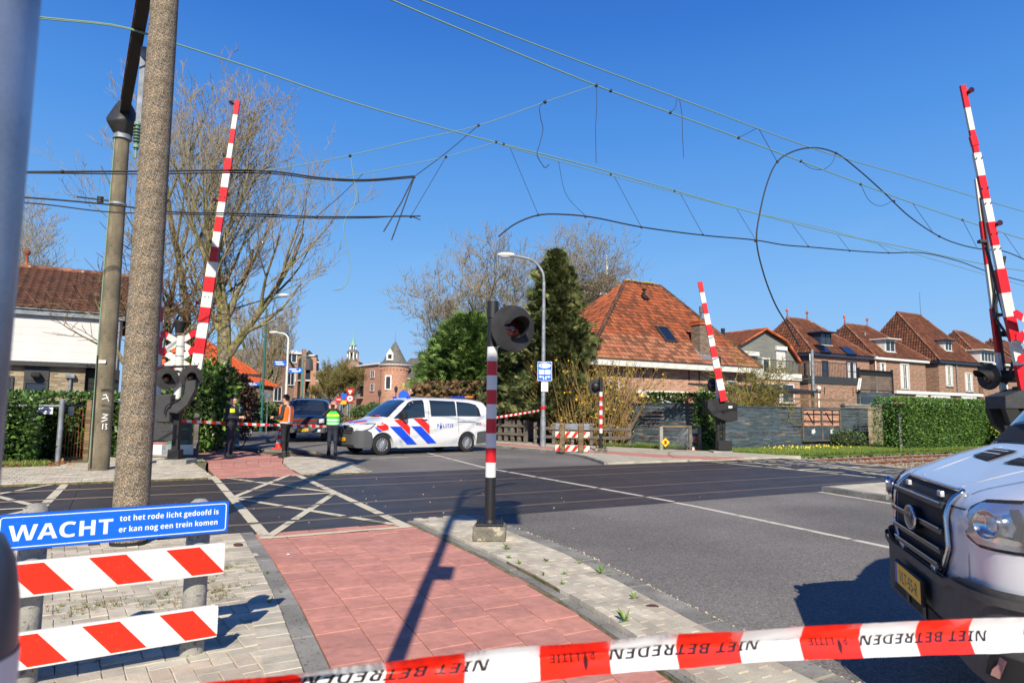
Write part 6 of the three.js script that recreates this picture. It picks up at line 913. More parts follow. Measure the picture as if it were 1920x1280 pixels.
{
  const iv = [[80, 112, 48], [66, 96, 42], [98, 128, 56], [54, 78, 38]];
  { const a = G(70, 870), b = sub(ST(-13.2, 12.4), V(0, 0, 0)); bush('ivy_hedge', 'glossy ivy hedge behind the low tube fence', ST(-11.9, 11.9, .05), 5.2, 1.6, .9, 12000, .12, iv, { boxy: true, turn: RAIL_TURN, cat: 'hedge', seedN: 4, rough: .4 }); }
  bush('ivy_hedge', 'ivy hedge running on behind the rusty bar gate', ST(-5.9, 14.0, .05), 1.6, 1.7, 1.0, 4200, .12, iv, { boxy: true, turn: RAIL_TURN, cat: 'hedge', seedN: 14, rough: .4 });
  bush('laurel_bush', 'rounded glossy green bush right of the barrier drive box', gd(378, 22.6), 1.05, 2.9, 1.0, 4600, .16, [[82, 116, 46], [64, 96, 40], [104, 134, 58], [54, 78, 36]], { seedN: 6, rough: .35 });
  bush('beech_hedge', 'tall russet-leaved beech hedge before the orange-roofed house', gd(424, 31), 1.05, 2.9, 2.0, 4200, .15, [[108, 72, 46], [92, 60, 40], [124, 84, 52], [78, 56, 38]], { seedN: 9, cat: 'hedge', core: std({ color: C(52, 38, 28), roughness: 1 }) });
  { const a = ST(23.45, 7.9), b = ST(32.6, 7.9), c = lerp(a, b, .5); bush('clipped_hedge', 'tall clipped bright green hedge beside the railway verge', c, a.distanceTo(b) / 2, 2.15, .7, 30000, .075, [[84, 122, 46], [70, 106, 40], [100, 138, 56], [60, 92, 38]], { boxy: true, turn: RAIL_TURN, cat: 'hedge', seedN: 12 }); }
  bush('low_bush', 'small dark bush at the foot of the clipped hedge', ST(23.0, 9.6), .9, .75, .5, 900, .09, iv, { seedN: 15 });
  bush('yellow_shrub', 'yellow-green shrub between the clipped hedge and the white van', ST(30.6, 5.9), 1.3, 1.7, 1.1, 2600, .13, [[128, 150, 50], [106, 134, 46], [150, 160, 60]], { seedN: 16 });
  bush('ivy_clump', 'ivy clump tumbling over the black plank fence', ST(15.3, 10.3), .5, 2.4, .5, 2400, .12, iv, { seedN: 18, rough: .4 });
  { const t = thing('ivy_trail', 'ivy trail along the top of the black plank fence', 'ivy', V(0, 0, 0)); seed = 999; leaves(t, 'foliage', 1400, leafG, () => { const f = rnd(), p = lerp(ST(14.25, 12.6, 2.2), ST(15.6, 10.0, 2.15), f); p.add(V(rr(-.12, .12), -Math.abs(rr(0, .5)) * rnd() + .05, rr(-.12, .12))); return { p, d: V(rr(-.6, .2), .4, 1).add(rdir(.6)) }; }, .12, iv, .4); }
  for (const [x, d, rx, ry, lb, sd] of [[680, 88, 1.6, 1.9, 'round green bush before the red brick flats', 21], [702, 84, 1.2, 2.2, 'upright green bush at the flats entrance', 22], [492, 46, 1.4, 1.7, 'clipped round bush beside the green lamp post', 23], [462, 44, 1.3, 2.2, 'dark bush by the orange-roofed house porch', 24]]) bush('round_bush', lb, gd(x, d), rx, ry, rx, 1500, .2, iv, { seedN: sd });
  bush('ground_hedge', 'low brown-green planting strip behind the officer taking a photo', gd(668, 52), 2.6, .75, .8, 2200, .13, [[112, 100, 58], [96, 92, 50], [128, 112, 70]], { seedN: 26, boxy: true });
  // forsythia: many upright canes with small yellow flowers
  const fs = thing('forsythia_shrub', 'yellow-flowering forsythia with dense upright canes by the house', 'shrub', gd(1110, 30.4)); seed = 4242;
  const canes = [], tips = []; for (let k = 0; k < 420; k++) { const a = rr(0, 6.28), r0 = Math.sqrt(rnd()) * 1.5, x = Math.cos(a) * r0 * 1.1, z = Math.sin(a) * r0 * .5, L = rr(1.9, 4.2), lean = V(x * .22 + rr(-.25, .25), 1, z * .3 + rr(-.15, .2)).normalize(); const p0 = V(x, 0, z), p1 = add(p0, mul(lean, L * .55)), p2 = add(p1, mul(add(lean, V(rr(-.35, .35), -.15, rr(-.2, .3))).normalize(), L * .45)); canes.push(rod(p0, p1, .016, .012, 4), rod(p1, p2, .012, .005, 4)); for (let j = 0; j < 9; j++) tips.push(j < 6 ? lerp(p1, p2, rnd()) : lerp(p0, p1, rr(.5, 1))); }
  mesh('canes', canes, std({ color: C(142, 118, 78), roughness: 1 }), fs); let ti = 0; leaves(fs, 'flowers', 3800, leafG, () => { const q = tips[Math.floor(rnd() * tips.length)]; return { p: add(q, rdir(.12)), d: rdir(1).add(V(0, .4, .3)) }; }, .10, [[196, 164, 40], [176, 148, 44], [150, 136, 50], [122, 116, 52]], .8);
  // verge grass, dandelions, weeds
  const blade = (() => { const g = new THREE.BufferGeometry(), p = []; for (let k = 0; k < 5; k++) { const a = k * 1.25, c = Math.cos(a), s = Math.sin(a), w = .05, l = .35 + .2 * (k % 3); p.push(-s * w, 0, c * w, s * w, 0, -c * w, c * l, 1 - k * .08, s * l); } g.setAttribute('position', new THREE.Float32BufferAttribute(p, 3)); g.computeVertexNormals(); return prep(g); })();
  const grass = (label, n, at, size, cols) => { const im = new THREE.InstancedMesh(blade, std({ roughness: .9, side: THREE.DoubleSide }), n), q = new THREE.Object3D(); for (let i = 0; i < n; i++) { q.position.copy(at()); q.rotation.set(rr(-.2, .2), rr(0, 6.28), rr(-.2, .2)); const s = size * rr(.5, 1.4); q.scale.set(s * 1.2, s, s * 1.2); q.updateMatrix(); im.setMatrixAt(i, q.matrix); im.setColorAt(i, lin(...cols[Math.floor(rnd() * cols.length)]).multiplyScalar(rr(.8, 1.15))); } im.name = nm('grass'); im.userData = { kind: 'stuff', label, category: 'grass' }; im.castShadow = im.receiveShadow = true; scene.add(im); };
  const gc = [[104, 132, 50], [88, 116, 44], [122, 146, 60], [132, 138, 70]]; seed = 31337;
  grass('green verge grass between the track and the black fence', 26000, () => ST(15 + 21 * Math.pow(rnd(), 1.25), rr(6.75, 9.95), -.01), .14, gc);
  grass('grass tufts along the foot of the black fence and island', 1500, () => { const f = rnd(); return rnd() < .6 ? ST(14 + f * 1.6, 13.2 - f * 3.4 + rr(-.3, .1), .0) : ST(12.6 + f * 2.4, 13.5 - f * 3.6, 0); }, .2, gc);
  grass('long grass strip at the foot of the ivy hedge', 2600, () => ST(rr(-16, -6.2), rr(10.3, 11.0), .04), .13, [[122, 144, 60], [100, 126, 50], [150, 140, 84]]);
  grass('dry tufts and moss in the joints around the WACHT posts', 560, () => { const a = [[-4.35, -3.6], [-4.6, -4.3], [-5.1, -3.4], [-4.1, -2.6], [-4.7, -2.2], [-5.2, -4.4], [-4.15, -3.3]][Math.floor(rnd() * 7)]; return ST(a[0] + rr(-.45, .45) * Math.sqrt(rnd()), a[1] + rr(-.4, .4) * rnd(), .022); }, .045, [[124, 116, 70], [104, 112, 54], [140, 126, 90]]);
  const dan = thing('dandelion_patch', 'yellow dandelions dotted in the verge grass', 'flowers', V(0, 0, 0)); leaves(dan, 'flower_heads', 110, leafG, () => ({ p: ST(rr(17.2, 21.5), rr(8.0, 9.6), rr(.08, .16)), d: V(rr(-.3, .3), 1, rr(-.3, .3)) }), .07, [[236, 206, 40], [246, 220, 60]]);
  const lv = thing('leaf_litter', 'brown fallen leaves along the hedge foot and gate', 'leaves', V(0, 0, 0)); leaves(lv, 'dead_leaves', 900, leafG, () => ({ p: ST(rr(-16, -5.8), rr(10.25, 11.4), .06), d: V(rr(-1, 1), .4, rr(-1, 1)) }), .09, [[126, 82, 48], [104, 72, 46], [146, 104, 66]]);
  const weeds = [[1088, 1057, .1], [1128, 1075, .13], [948, 1030, .11], [1190, 1122, .1], [1172, 1165, .12], [1025, 1052, .07], [1020, 1078, .07], [974, 1057, .06], [1055, 1095, .06], [505, 1132, .08], [500, 1075, .05], [1060, 1077, .05], [345, 865, .22], [375, 868, .2], [955, 1046, .06]];
  weeds.forEach(([x, y, s], k) => { const b = G(x, y, x < 600 ? .03 : .055), t = thing('weed', k === 12 || k === 13 ? 'leafy weed at the foot of the left barrier' : x < 600 ? 'small weed in the kerb joint left of the cycle path' : 'small green weed growing between the pale pavers', 'weed', b, rnd() * 6, k === 12 || k === 13 ? 'weeds at the barrier' : x < 600 ? 'weeds by the left kerb' : 'weeds in the paver strip'); const gs = []; for (let j = 0, jn = 6 + Math.floor(rnd() * 12); j < jn; j++) { const a = j * rr(.5, .9), L = s * rr(.25, .95), el = rr(.1, 1.2), g = leafG.clone(); g.scale(L * rr(.25, .6), L, L); g.rotateX(-el); g.rotateY(a); gs.push(g); } mesh('leaf_rosette', gs, M.weed ??= std({ color: C(98, 130, 50), side: THREE.DoubleSide, roughness: .7 }), t); });
  for (const [x, y, lb] of [[378 + 68, 1022, 'flattened dark scrap lying on the left pavement'], [1223, 1139, 'small brown scrap lying on the paver strip'], [540, 1040, 'small white pebble lying on the red tiles']]) { const g = new THREE.IcosahedronGeometry(lb.includes('pebble') ? .014 : .04, 1).scale(1.3, .45, .8); const p = G(x, y, lb.includes('pebble') ? .006 : .045); tag(mesh('litter', g.translate(p.x, p.y + .006, p.z), lb.includes('pebble') ? M.white : std({ color: C(70, 46, 38) })), lb, 'litter'); }
  { const n = 900, im = new THREE.InstancedMesh(new THREE.IcosahedronGeometry(.009, 0), std({ color: C(178, 166, 146) }), n), q = new THREE.Object3D(); for (let i = 0; i < n; i++) { q.position.copy(i % 12 ? (() => { const t = rr(-7, -.8); return ST(kerbN(t) + Math.abs(rr(-.1, .1)) * rnd(), t, .003); })() : rnd() < .6 ? ST(rr(-5, 1.5), rr(-1.4, 3.2), .011) : ST(rr(-3.4, 4), rr(-4.5, 6), .008)); const s = rr(.4, 1.3); q.scale.set(s, s * .6, s); q.rotation.set(rnd() * 6, rnd() * 6, 0); q.updateMatrix(); im.setMatrixAt(i, q.matrix); } im.name = nm('grit'); im.userData = { kind: 'stuff', label: 'pale broken grit scattered over the crossing', category: 'grit' }; scene.add(im); }
}
// ---------- fences ----------
{
  // black plank fence in two runs, with the boarded window opening
  const run = (label, A, B, h, rows, o = {}) => { const d = sub(B, A), L = Math.hypot(d.x, d.z), t = thing('plank_fence', label, 'fence', A, Math.atan2(-d.z, d.x)); const ph = h / rows, seg = o.seg || 3.1; for (let x = 0; x < L - .05; x += seg) { const w = Math.min(seg, L - x); mesh('post', box(.09, h, .09, x + .05, h / 2, -.07), M.woodBlack, t); for (let k = 0; k < rows; k++) { if (o.gap && x + w / 2 > o.gap[0] && x + w / 2 < o.gap[1] && (k + .5) * ph > o.gap[2] && (k + .5) * ph < o.gap[3]) continue; const g = box(w - .012, ph - .008, .024, 0, 0, 0); const m = mesh('plank', g.translate(rr(0, 5), rr(0, 3), 0), M.woodBlack, t); g.computeBoundingBox(); const c = m.geometry.boundingBox || (m.geometry.computeBoundingBox(), m.geometry.boundingBox); const ctr = c.getCenter(V(0, 0, 0)); m.position.set(x + w / 2 - ctr.x, (k + .5) * ph - ctr.y + rr(-.003, .003), rr(-.006, .006)); m.rotation.z = 0; } } mesh('cap_rail', box(L, .05, .08, L / 2, h + .02, 0), M.woodBlack, t); return { t, L }; };
  seed = 5150;
  const c0 = G(1185, 836), c1 = ST(15.7, 10.05), c2 = G(1632, 838); c2.copy(ST(toST(c2)[0], 10.0));
  const hF = heightAt(c1, 762), h0 = heightAt(c0, 757);
  run('black plank fence side running back along the footpath', V(c0.x, 0, c0.z), V(c1.x, 0, c1.z), h0, 12, { seg: 2.4 });
  const s0 = 15.72, f = (x, y) => onT(x, y, s0, 10.0); const w0 = f(1502, 770), w1 = f(1572, 770), wb = f(1537, 824), wm = f(1537, 800);
  const R = run('weathered black plank fence along the grass verge with an old window', ST(s0, 10.0), c2, hF, 12, { seg: 2.95 });
  { const h = hF, t = sub_('old_window', R.t), x0 = w0[0], x1 = w1[0], W_ = x1 - x0, yb = wb[1], ym = wm[1]; const pt = std({ map: M.woodBlack.map, color: C(235, 240, 245), roughness: .8 }); mesh('lower_panel', box(W_, ym - yb, .05, (x0 + x1) / 2, (yb + ym) / 2, .05), pt, t); mesh('frame', [box(.08, h - yb, .1, x0, (h + yb) / 2, .06), box(.08, h - yb, .1, x1, (h + yb) / 2, .06), box(.07, h - yb, .1, (x0 + x1) / 2, (h + yb) / 2, .06), box(W_ + .1, .07, .14, (x0 + x1) / 2, yb - .03, .08), box(W_, .06, .1, (x0 + x1) / 2, h - .03, .06)], M.woodGrey, t); for (const k of [0, 1]) { const cx = x0 + W_ * (.25 + k * .5); mesh('opening', box(W_ / 2 - .1, h - ym - .08, .02, cx, (h + ym) / 2, .045), M.brickPink, t); mesh('lattice', [box(W_ / 2 - .1, .05, .02, cx, ym + (h - ym) * .3, .065), box(W_ / 2 - .1, .05, .02, cx, ym + (h - ym) * .68, .065), box(.05, (h - ym) * .8, .02, cx + .12, (h + ym) / 2, .068), box(.05, .6, .016, cx - .15, (h + ym) / 2, .075, 0, 0, .7)], M.blackMatt, t); mesh('peeled_paint', ext([[-.12, -.05], [.02, -.08], [.14, 0], [.08, .16], [-.02, .1], [-.1, .12]], .004).translate(cx + .05, (yb + ym) / 2 + .05, .077), M.whiteOld, t); } }
  // old brick wall between fence and hedge
  const bw = thing('garden_wall', 'crumbling old brick garden wall left of the clipped hedge', 'wall', ST(toST(c2)[0] + .1, 11.2), RAIL_TURN); mesh('wall', box(2.9, 1.9, .25, 1.3, .95, 0), M.brickYellow, bw); mesh('coping', box(3, .1, .32, 1.3, 1.95, 0), M.concrete, bw);
  { const p = thing('concrete_post', 'thin pale concrete post at the edge of the clipped hedge', 'post', G(1690, 845)); mesh('shaft', rbox(.1, 1.55, .1, 0, .75, 0, .01), M.concrete, p); mesh('shaft_cap', box(.11, .03, .11, 0, 1.54, 0), M.concrete, p); }
  // lean-to pergola roof behind the fence
  const pg = thing('lean_to', 'timber lean-to with corrugated roof behind the black fence', 'shed', ST(20.0, 13.4), RAIL_TURN); { mesh('beam', [box(6.5, .16, .1, 2.8, 2.55, 0), box(4.5, .1, .1, 5.2, 2.2, .9)], M.woodBrown, pg); for (const x of [0, 3, 6]) mesh('post', box(.12, 2.5, .12, x, 1.25, 0), M.woodBrown, pg); const g = []; for (let k = 0; k < 40; k++) g.push(cyl(.05, .05, 2.6, 0, -1.3, 0, 6).rotateX(Math.PI / 2 + .12).translate(-.4 + k * .17, 2.75, -1)); mesh('roof_sheet', g, M.darkGrey, pg); mesh('back_wall', box(6.5, 2.5, .12, 2.8, 1.25, -2.2), M.brickPink, pg); }
  // low timber rail fences by the lamp post
  const rf = (label, A, B, n, h, w = .14) => { const d = sub(B, A), L = Math.hypot(d.x, d.z), t = thing('rail_fence', label, 'fence', A, Math.atan2(-d.z, d.x)); for (let k = 0; k < n; k++) mesh('post', rbox(w, h, .1, L * k / (n - 1), h / 2, 0, .01), M.woodGrey, t); for (const y of [h * .36, h * .74]) mesh('rail', rbox(L, .12, .045, L / 2, y, .07, .008), M.woodGrey, t); };
  rf('low timber rail fence with close posts below the dark evergreen', P(926, 800, 32.4).setY(.06), P(986, 800, 31).setY(.06), 6, 1.0, .2);
  rf('low timber rail fence running past the lamp post to the black fence', P(1004, 800, 29.9).setY(.04), P(1181, 800, 29.0).setY(.04), 6, .95);
  // left: tube fence, sign plates, rusty bar gate
  const fa = G(107, 866, .05), fb = G(-60, 885, .05); const tf = thing('tube_fence', 'galvanised tube rail fence with notice plates before the ivy hedge', 'fence', V(0, 0, 0)); const ph = heightAt(fa, 752); mesh('post', [cyl(.06, .06, ph, fa.x, 0, fa.z, 14), new THREE.SphereGeometry(.06, 12, 8).translate(fa.x, ph, fa.z)], M.galvDull, tf); const ry = heightAt(fa, 761); mesh('top_rail', rod(V(fa.x, ry, fa.z), V(fa.x - 5, ry - .02, fa.z + 2.0), .035), M.galvDull, tf); mesh('notice_plate', box(.42, .17, .012, fa.x - .33, heightAt(fa, 770), fa.z + .2, .35), M.white, tf); const pt2 = canvasTex(256, 96, (x) => { x.fillStyle = '#e4e8f0'; x.fillRect(0, 0, 256, 96); x.fillStyle = '#2d3c8c'; x.font = 'bold 40px sans-serif'; x.fillText('V', 12, 50); x.fillStyle = '#7a86b4'; x.fillRect(48, 22, 190, 26); x.fillRect(20, 66, 216, 10); }); const pf = face(.4, .15); pf.rotateY(.35).translate(fa.x - .33 + .004, heightAt(fa, 770), fa.z + .209); mesh('notice_print', pf, std({ map: pt2 }), tf);
  const ga = fa, gb = G(248, 852, .05); { const d = sub(gb, ga), L = Math.hypot(d.x, d.z), t = thing('bar_gate', 'rusty vertical-bar gate with a timber post next to the slim mast', 'gate', V(ga.x, 0, ga.z), Math.atan2(-d.z, d.x)); const h = ph * .97; for (const y of [.12, h - .05]) mesh('frame_rail', box(L, .04, .03, L / 2, y, 0), M.darkGrey, t); for (let x = .1; x < L; x += .115) mesh('bar', cyl(.009, .009, h - .15, x, .1, 0, 6), M.rust, t); mesh('timber_post', rbox(.16, h + .1, .14, L * .32, (h + .1) / 2, .08, .01), M.woodBrown, t); mesh('label_plate', box(.2, .22, .01, .3, h - .2, .03), M.galvDull, t); }
}
// ---------- vehicles ----------
const ev = new Evaluator(); ev.useGroups = false; ev.attributes = ['position', 'normal'];
const tabl = (tb, k) => a => { let i = 0; while (i < tb.length - 2 && tb[i + 1][0] < a) i++; const p = tb[i], q = tb[i + 1], t = Math.max(0, Math.min(1, (a - p[0]) / (q[0] - p[0]))); return p[k] + (q[k] - p[k]) * t; };
function carShape(o) { // table rows: [a from nose, bottom, top, half width, shoulder height]
  const tb = o.table, L = tb[tb.length - 1][0], yb = tabl(tb, 1), yt = tabl(tb, 2), w = tabl(tb, 3), ys = tabl(tb, 4), n = o.n || 3, tum = (y) => 1 - o.tumble * Math.max(0, y - o.belt) - (o.tuck || .06) * Math.max(0, .5 - y);
  const sideZ = (a, y) => { const s = ys(a), t = yt(a); let k = 1; if (y > s) { const f = Math.min(1, (y - s) / Math.max(.01, t - s)); k = Math.pow(Math.max(0, 1 - Math.pow(f, n)), 1 / n); } return w(a) * tum(y) * k; };
  const topY = (a, z) => { const s = ys(a), t = yt(a), ww = w(a) * tum(s + (t - s) * .6), f = Math.min(1, Math.abs(z) / ww); return s + (t - s) * Math.pow(Math.max(0, 1 - Math.pow(f, n)), 1 / n); };
  const noseA = (z, y) => { let lo = 0, hi = 1.2; for (let i = 0; i < 36; i++) { const m = (lo + hi) / 2; (sideZ(m, y) >= Math.abs(z) && yt(m) > y) ? hi = m : lo = m; } return hi; };
  const st = []; for (let i = 0; i < tb.length - 1; i++) { const m = Math.max(2, Math.ceil((tb[i + 1][0] - tb[i][0]) / .09)); for (let k = 0; k < m; k++) st.push(tb[i][0] + (tb[i + 1][0] - tb[i][0]) * k / m); } st.push(L);
  const K1 = 9, K2 = 12, pos = [], idx = [], per = 2 * (K1 + K2) + 1;
  for (const a of st) { const half = [], b = yb(a), s = Math.max(b + .02, ys(a)), t = Math.max(s + .01, yt(a)); for (let k = 0; k < K1; k++) { const y = b + (s - b) * k / K1; half.push([y, w(a) * tum(y) * (k === 0 ? .96 : 1)]); } for (let k = 0; k <= K2; k++) { const th = k / K2 * Math.PI / 2, y = s + (t - s) * Math.pow(Math.sin(th), 2 / n), z = w(a) * tum(y) * Math.pow(Math.cos(th), 2 / n); half.push([y, k === K2 ? 0 : z]); } for (const [y, z] of half) pos.push(-a, y, z); for (let k = half.length - 2; k >= 0; k--) pos.push(-a, half[k][0], -half[k][1]); }
  const ns = st.length; for (let i = 0; i < ns - 1; i++) for (let k = 0; k < per; k++) { const k2 = (k + 1) % per, A = i * per + k, B = i * per + k2, C2 = A + per, D = B + per; idx.push(A, B, C2, B, D, C2); }
  for (const [i, f] of [[0, 1], [ns - 1, 0]]) { const c = pos.length / 3; pos.push(-st[i], (yb(st[i]) + yt(st[i])) / 2, 0); for (let k = 0; k < per; k++) { const A = i * per + k, B = i * per + (k + 1) % per; f ? idx.push(c, B, A) : idx.push(c, A, B); } }
  const g = new THREE.BufferGeometry(); g.setAttribute('position', new THREE.Float32BufferAttribute(pos, 3)); g.setIndex(idx); g.computeVertexNormals();
  { const v = V(0, 0, 0); let vol = 0; const p = g.attributes.position; for (let i = 0; i < idx.length; i += 3) { const A = V().fromBufferAttribute(p, idx[i]), B = V().fromBufferAttribute(p, idx[i + 1]), C2 = V().fromBufferAttribute(p, idx[i + 2]); vol += A.dot(B.clone().cross(C2)); } if (vol < 0) { for (let i = 0; i < idx.length; i += 3) { const q = idx[i]; idx[i] = idx[i + 1]; idx[i + 1] = q; } g.setIndex(idx); g.computeVertexNormals(); } }
  return { g, sideZ, topY, noseA, yt, yb, w, L };
}
function cutBody(shape, cuts) { let b = new Brush(shape.g); b.updateMatrixWorld(); for (const c of cuts) { const k = new Brush(c); k.updateMatrixWorld(); b = ev.evaluate(b, k, SUBTRACTION); } return toCreasedNormals(b.geometry.index ? b.geometry.toNonIndexed() : b.geometry, .6); }
// polygon (2D) cut into cells and mapped onto a surface
function patch(poly2, map, cell = .06) {
  const xs = poly2.map(p => p[0]), ys = poly2.map(p => p[1]), x0 = Math.min(...xs), x1 = Math.max(...xs), y0 = Math.min(...ys), y1 = Math.max(...ys), pos = [];
  const clip = (P_, ax, v, s) => { const out = []; for (let i = 0; i < P_.length; i++) { const a = P_[i], b = P_[(i + 1) % P_.length], ia = s * (a[ax] - v) >= 0, ib = s * (b[ax] - v) >= 0; if (ia) out.push(a); if (ia !== ib) { const t = (v - a[ax]) / (b[ax] - a[ax]); out.push([a[0] + (b[0] - a[0]) * t, a[1] + (b[1] - a[1]) * t]); } } return out; };
  const nx = Math.max(1, Math.ceil((x1 - x0) / cell)), ny = Math.max(1, Math.ceil((y1 - y0) / cell));
  for (let i = 0; i < nx; i++) { const c1 = clip(clip(poly2, 0, x0 + (x1 - x0) * i / nx, 1), 0, x0 + (x1 - x0) * (i + 1) / nx, -1); if (c1.length < 3) continue; for (let j = 0; j < ny; j++) { const c2 = clip(clip(c1, 1, y0 + (y1 - y0) * j / ny, 1), 1, y0 + (y1 - y0) * (j + 1) / ny, -1); if (c2.length < 3) continue; const v2 = c2.map(p => new THREE.Vector2(p[0], p[1])); let tris; try { tris = THREE.ShapeUtils.triangulateShape(v2, []); } catch { continue; } for (const t of tris) for (const k of t) { const q = map(c2[k][0], c2[k][1]); pos.push(q.x, q.y, q.z); } } }
  let g = new THREE.BufferGeometry(); g.setAttribute('position', new THREE.Float32BufferAttribute(pos, 3)); g = mergeVertices(g, 1e-4); g.computeVertexNormals(); return g;
}
function wheel(parent, x, y, z, r, w, out, rimMat = M.rim, spokes = 15) { // out = +1/-1 side the rim faces
  const g = sub_('wheel', parent); g.position.set(x, y, z); const R = r * .66;
  mesh('tyre', lathe([[R * .96, -w / 2], [r * .93, -w / 2], [r * .985, -w * .38], [r, -w * .2], [r, w * .2], [r * .985, w * .38], [r * .93, w / 2], [R * 1.0, w / 2], [R * .96, w * .3]], 40).rotateX(Math.PI / 2), M.tyre, g);
  mesh('brake_disc', cyl(R * .9, R * .9, .03, 0, 0, 0, 28).rotateX(Math.PI / 2).translate(0, 0, out * w * .1), M.blackMatt, g);
  const sp = [lathe([[R * .9, 0], [R * 1.0, .004], [R * 1.0, .03], [R * .92, .03]], 36).rotateX(Math.PI / 2).translate(0, 0, out > 0 ? w * .36 : -w * .36 - .03), cyl(R * .2, R * .2, .04, 0, -.02, 0, 16).rotateX(Math.PI / 2).translate(0, 0, out * w * .36)]; for (let k = 0; k < spokes; k++) { const a = k / spokes * 6.283; sp.push(xf(rbox(R * .75, R * .13, .02, R * .55, 0, 0, .005), V(0, 0, out * w * .38), 0, 0, a)); } mesh('rim', sp, rimMat, g);
}
const plateTex = (txt) => canvasTex(512, 112, (x, w, h) => { x.fillStyle = '#e8b418'; x.fillRect(0, 0, w, h); x.fillStyle = '#1b49b0'; x.fillRect(0, 0, 46, h); x.fillStyle = '#1a1a1a'; x.font = 'bold 88px sans-serif'; x.textAlign = 'center'; x.textBaseline = 'middle'; x.fillText(txt, 275, 60); });
M.paintWhite = phy({ color: C(216, 218, 220), roughness: .28, clearcoat: .8, clearcoatRoughness: .08 });
M.paintSilver = phy({ color: C(214, 217, 224), roughness: .32, metalness: .25, clearcoat: .9, clearcoatRoughness: .06 });
M.plasticGrey = std({ color: C(74, 76, 80), roughness: .62 });
M.plasticDark = std({ map: tex(256, .5, gray((u, v) => 70 + (fbm(u, v, 30, 3, 501) - .5) * 14 + (fbm(u, v, 4, 3, 502) - .5) * 8)), roughness: .6 });
M.stripeRed = std({ color: C(232, 40, 34), roughness: .35 }); M.stripeBlue = std({ color: C(20, 74, 214), roughness: .35 });
M.lampGlass = phy({ color: C(226, 230, 236), roughness: .05, metalness: .35, clearcoat: 1 });
M.lampClear = phy({ color: 0xffffff, roughness: .02, transmission: 1, thickness: 0, ior: 1.45 });
M.blueLight = phy({ color: C(24, 60, 190), roughness: .15, clearcoat: 1 });
{ // police van
  const WB = 3.43, fw = G(713, 853), rw = G(872, 847), dir = sub(fw, rw).setY(0).normalize(), right = V(-dir.z, 0, dir.x), turn = Math.atan2(-dir.z, dir.x), half = .84;
  const nose = add(add(fw, mul(dir, .9)), mul(right, half)); const t = thing('police_van', 'white police van with red and blue diagonal stripes parked across the road', 'van', V(nose.x, 0, nose.z), turn);
  const Sh = carShape({ n: 3.2, tumble: .105, belt: 1.12, table: [[0, .34, .78, .52, .6], [.04, .28, .9, .66, .7], [.12, .24, .97, .78, .8], [.25, .23, 1.02, .88, .84], [.5, .23, 1.08, .945, .86], [.8, .23, 1.13, .96, .9], [1.08, .23, 1.2, .965, .95], [1.3, .23, 1.38, .965, 1.1], [1.6, .23, 1.61, .965, 1.32], [1.9, .23, 1.79, .965, 1.52], [2.15, .23, 1.87, .965, 1.62], [2.6, .23, 1.905, .965, 1.66], [3.6, .23, 1.91, .965, 1.66], [4.7, .24, 1.89, .96, 1.64], [5.1, .28, 1.84, .95, 1.58], [5.25, .3, 1.74, .935, 1.42], [5.33, .32, 1.5, .92, 1.2], [5.37, .36, 1.1, .9, .9]] });
  const arch = (a) => [1, -1].map(s => new THREE.CylinderGeometry(.4, .4, .5, 36).rotateX(Math.PI / 2).translate(-a, .335, s * .93));
  const body = cutBody(Sh, [...arch(.9), ...arch(.9 + WB)]);
  mesh('body', body, M.paintWhite, t);
  const side = (s, off) => (a, y) => V(-a, y, s * (Sh.sideZ(a, y) + off)), top = off => (a, z) => V(-a, Sh.topY(a, z) + off, z), front = off => (z, y) => V(-(Sh.noseA(z, y) - off), y, z);
  const px = (x, y) => [.9 + (x - 640) / 264, (862 - (x - 640) * .022 - y) / 304], PX = a => a.map(p => px(...p));
  const fill = (name, polyPx, m, off, both = true) => { for (const s of both ? [-1, 1] : [-1]) mesh(name, patch(PX(polyPx), side(s, off), .07), m, t); };
  const carG = phy({ color: C(30, 38, 48), roughness: .04, clearcoat: 1, clearcoatRoughness: .02 });
  fill('front_window', [[738, 500], [826, 415], [905, 335], [960, 312], [1052, 303], [1064, 480], [830, 503]], carG, .012); fill('window_pillar', [[812, 432], [830, 415], [832, 503], [814, 503]], M.blackMatt, .018);
  fill('sliding_window', [[1116, 303], [1400, 303], [1412, 458], [1130, 470]], carG, .012); fill('rear_window', [[1416, 304], [1560, 312], [1640, 330], [1680, 372], [1704, 455], [1422, 460]], carG, .012);
  fill('red_stripe', [[688, 472], [738, 472], [712, 502]], M.stripeRed, .003); fill('red_stripe', [[742, 515], [838, 508], [910, 588], [910, 670], [815, 580]], M.stripeRed, .003); fill('blue_stripe', [[702, 581], [812, 580], [985, 755], [882, 757]], M.stripeBlue, .0035); fill('red_stripe', [[938, 497], [1035, 490], [1115, 563], [1115, 655], [1028, 573]], M.stripeRed, .003); fill('blue_stripe', [[918, 576], [1022, 573], [1195, 745], [1095, 748]], M.stripeBlue, .0035);
  fill('red_stripe', [[590, 538], [640, 540], [690, 575], [694, 615], [640, 628], [576, 590]], M.stripeRed, .003); fill('blue_stripe', [[556, 588], [575, 592], [636, 630], [604, 640]], M.stripeBlue, .0035);
  for (const [x0, y0, x1, y1] of [[822, 508, 822, 700], [1098, 300, 1112, 755], [1112, 755, 1115, 740], [1438, 462, 1440, 640]]) fill('panel_gap', [[x0 - 1.5, y0], [x0 + 1.5, y0], [x1 + 1.5, y1], [x1 - 1.5, y1]], M.plasticGrey, .0045);
  fill('door_handle', [[1028, 506], [1088, 502], [1090, 514], [1030, 518]], M.blackMatt, .012); fill('slide_rail', [[1420, 520], [1640, 514], [1640, 520], [1420, 526]], M.plasticGrey, .003);
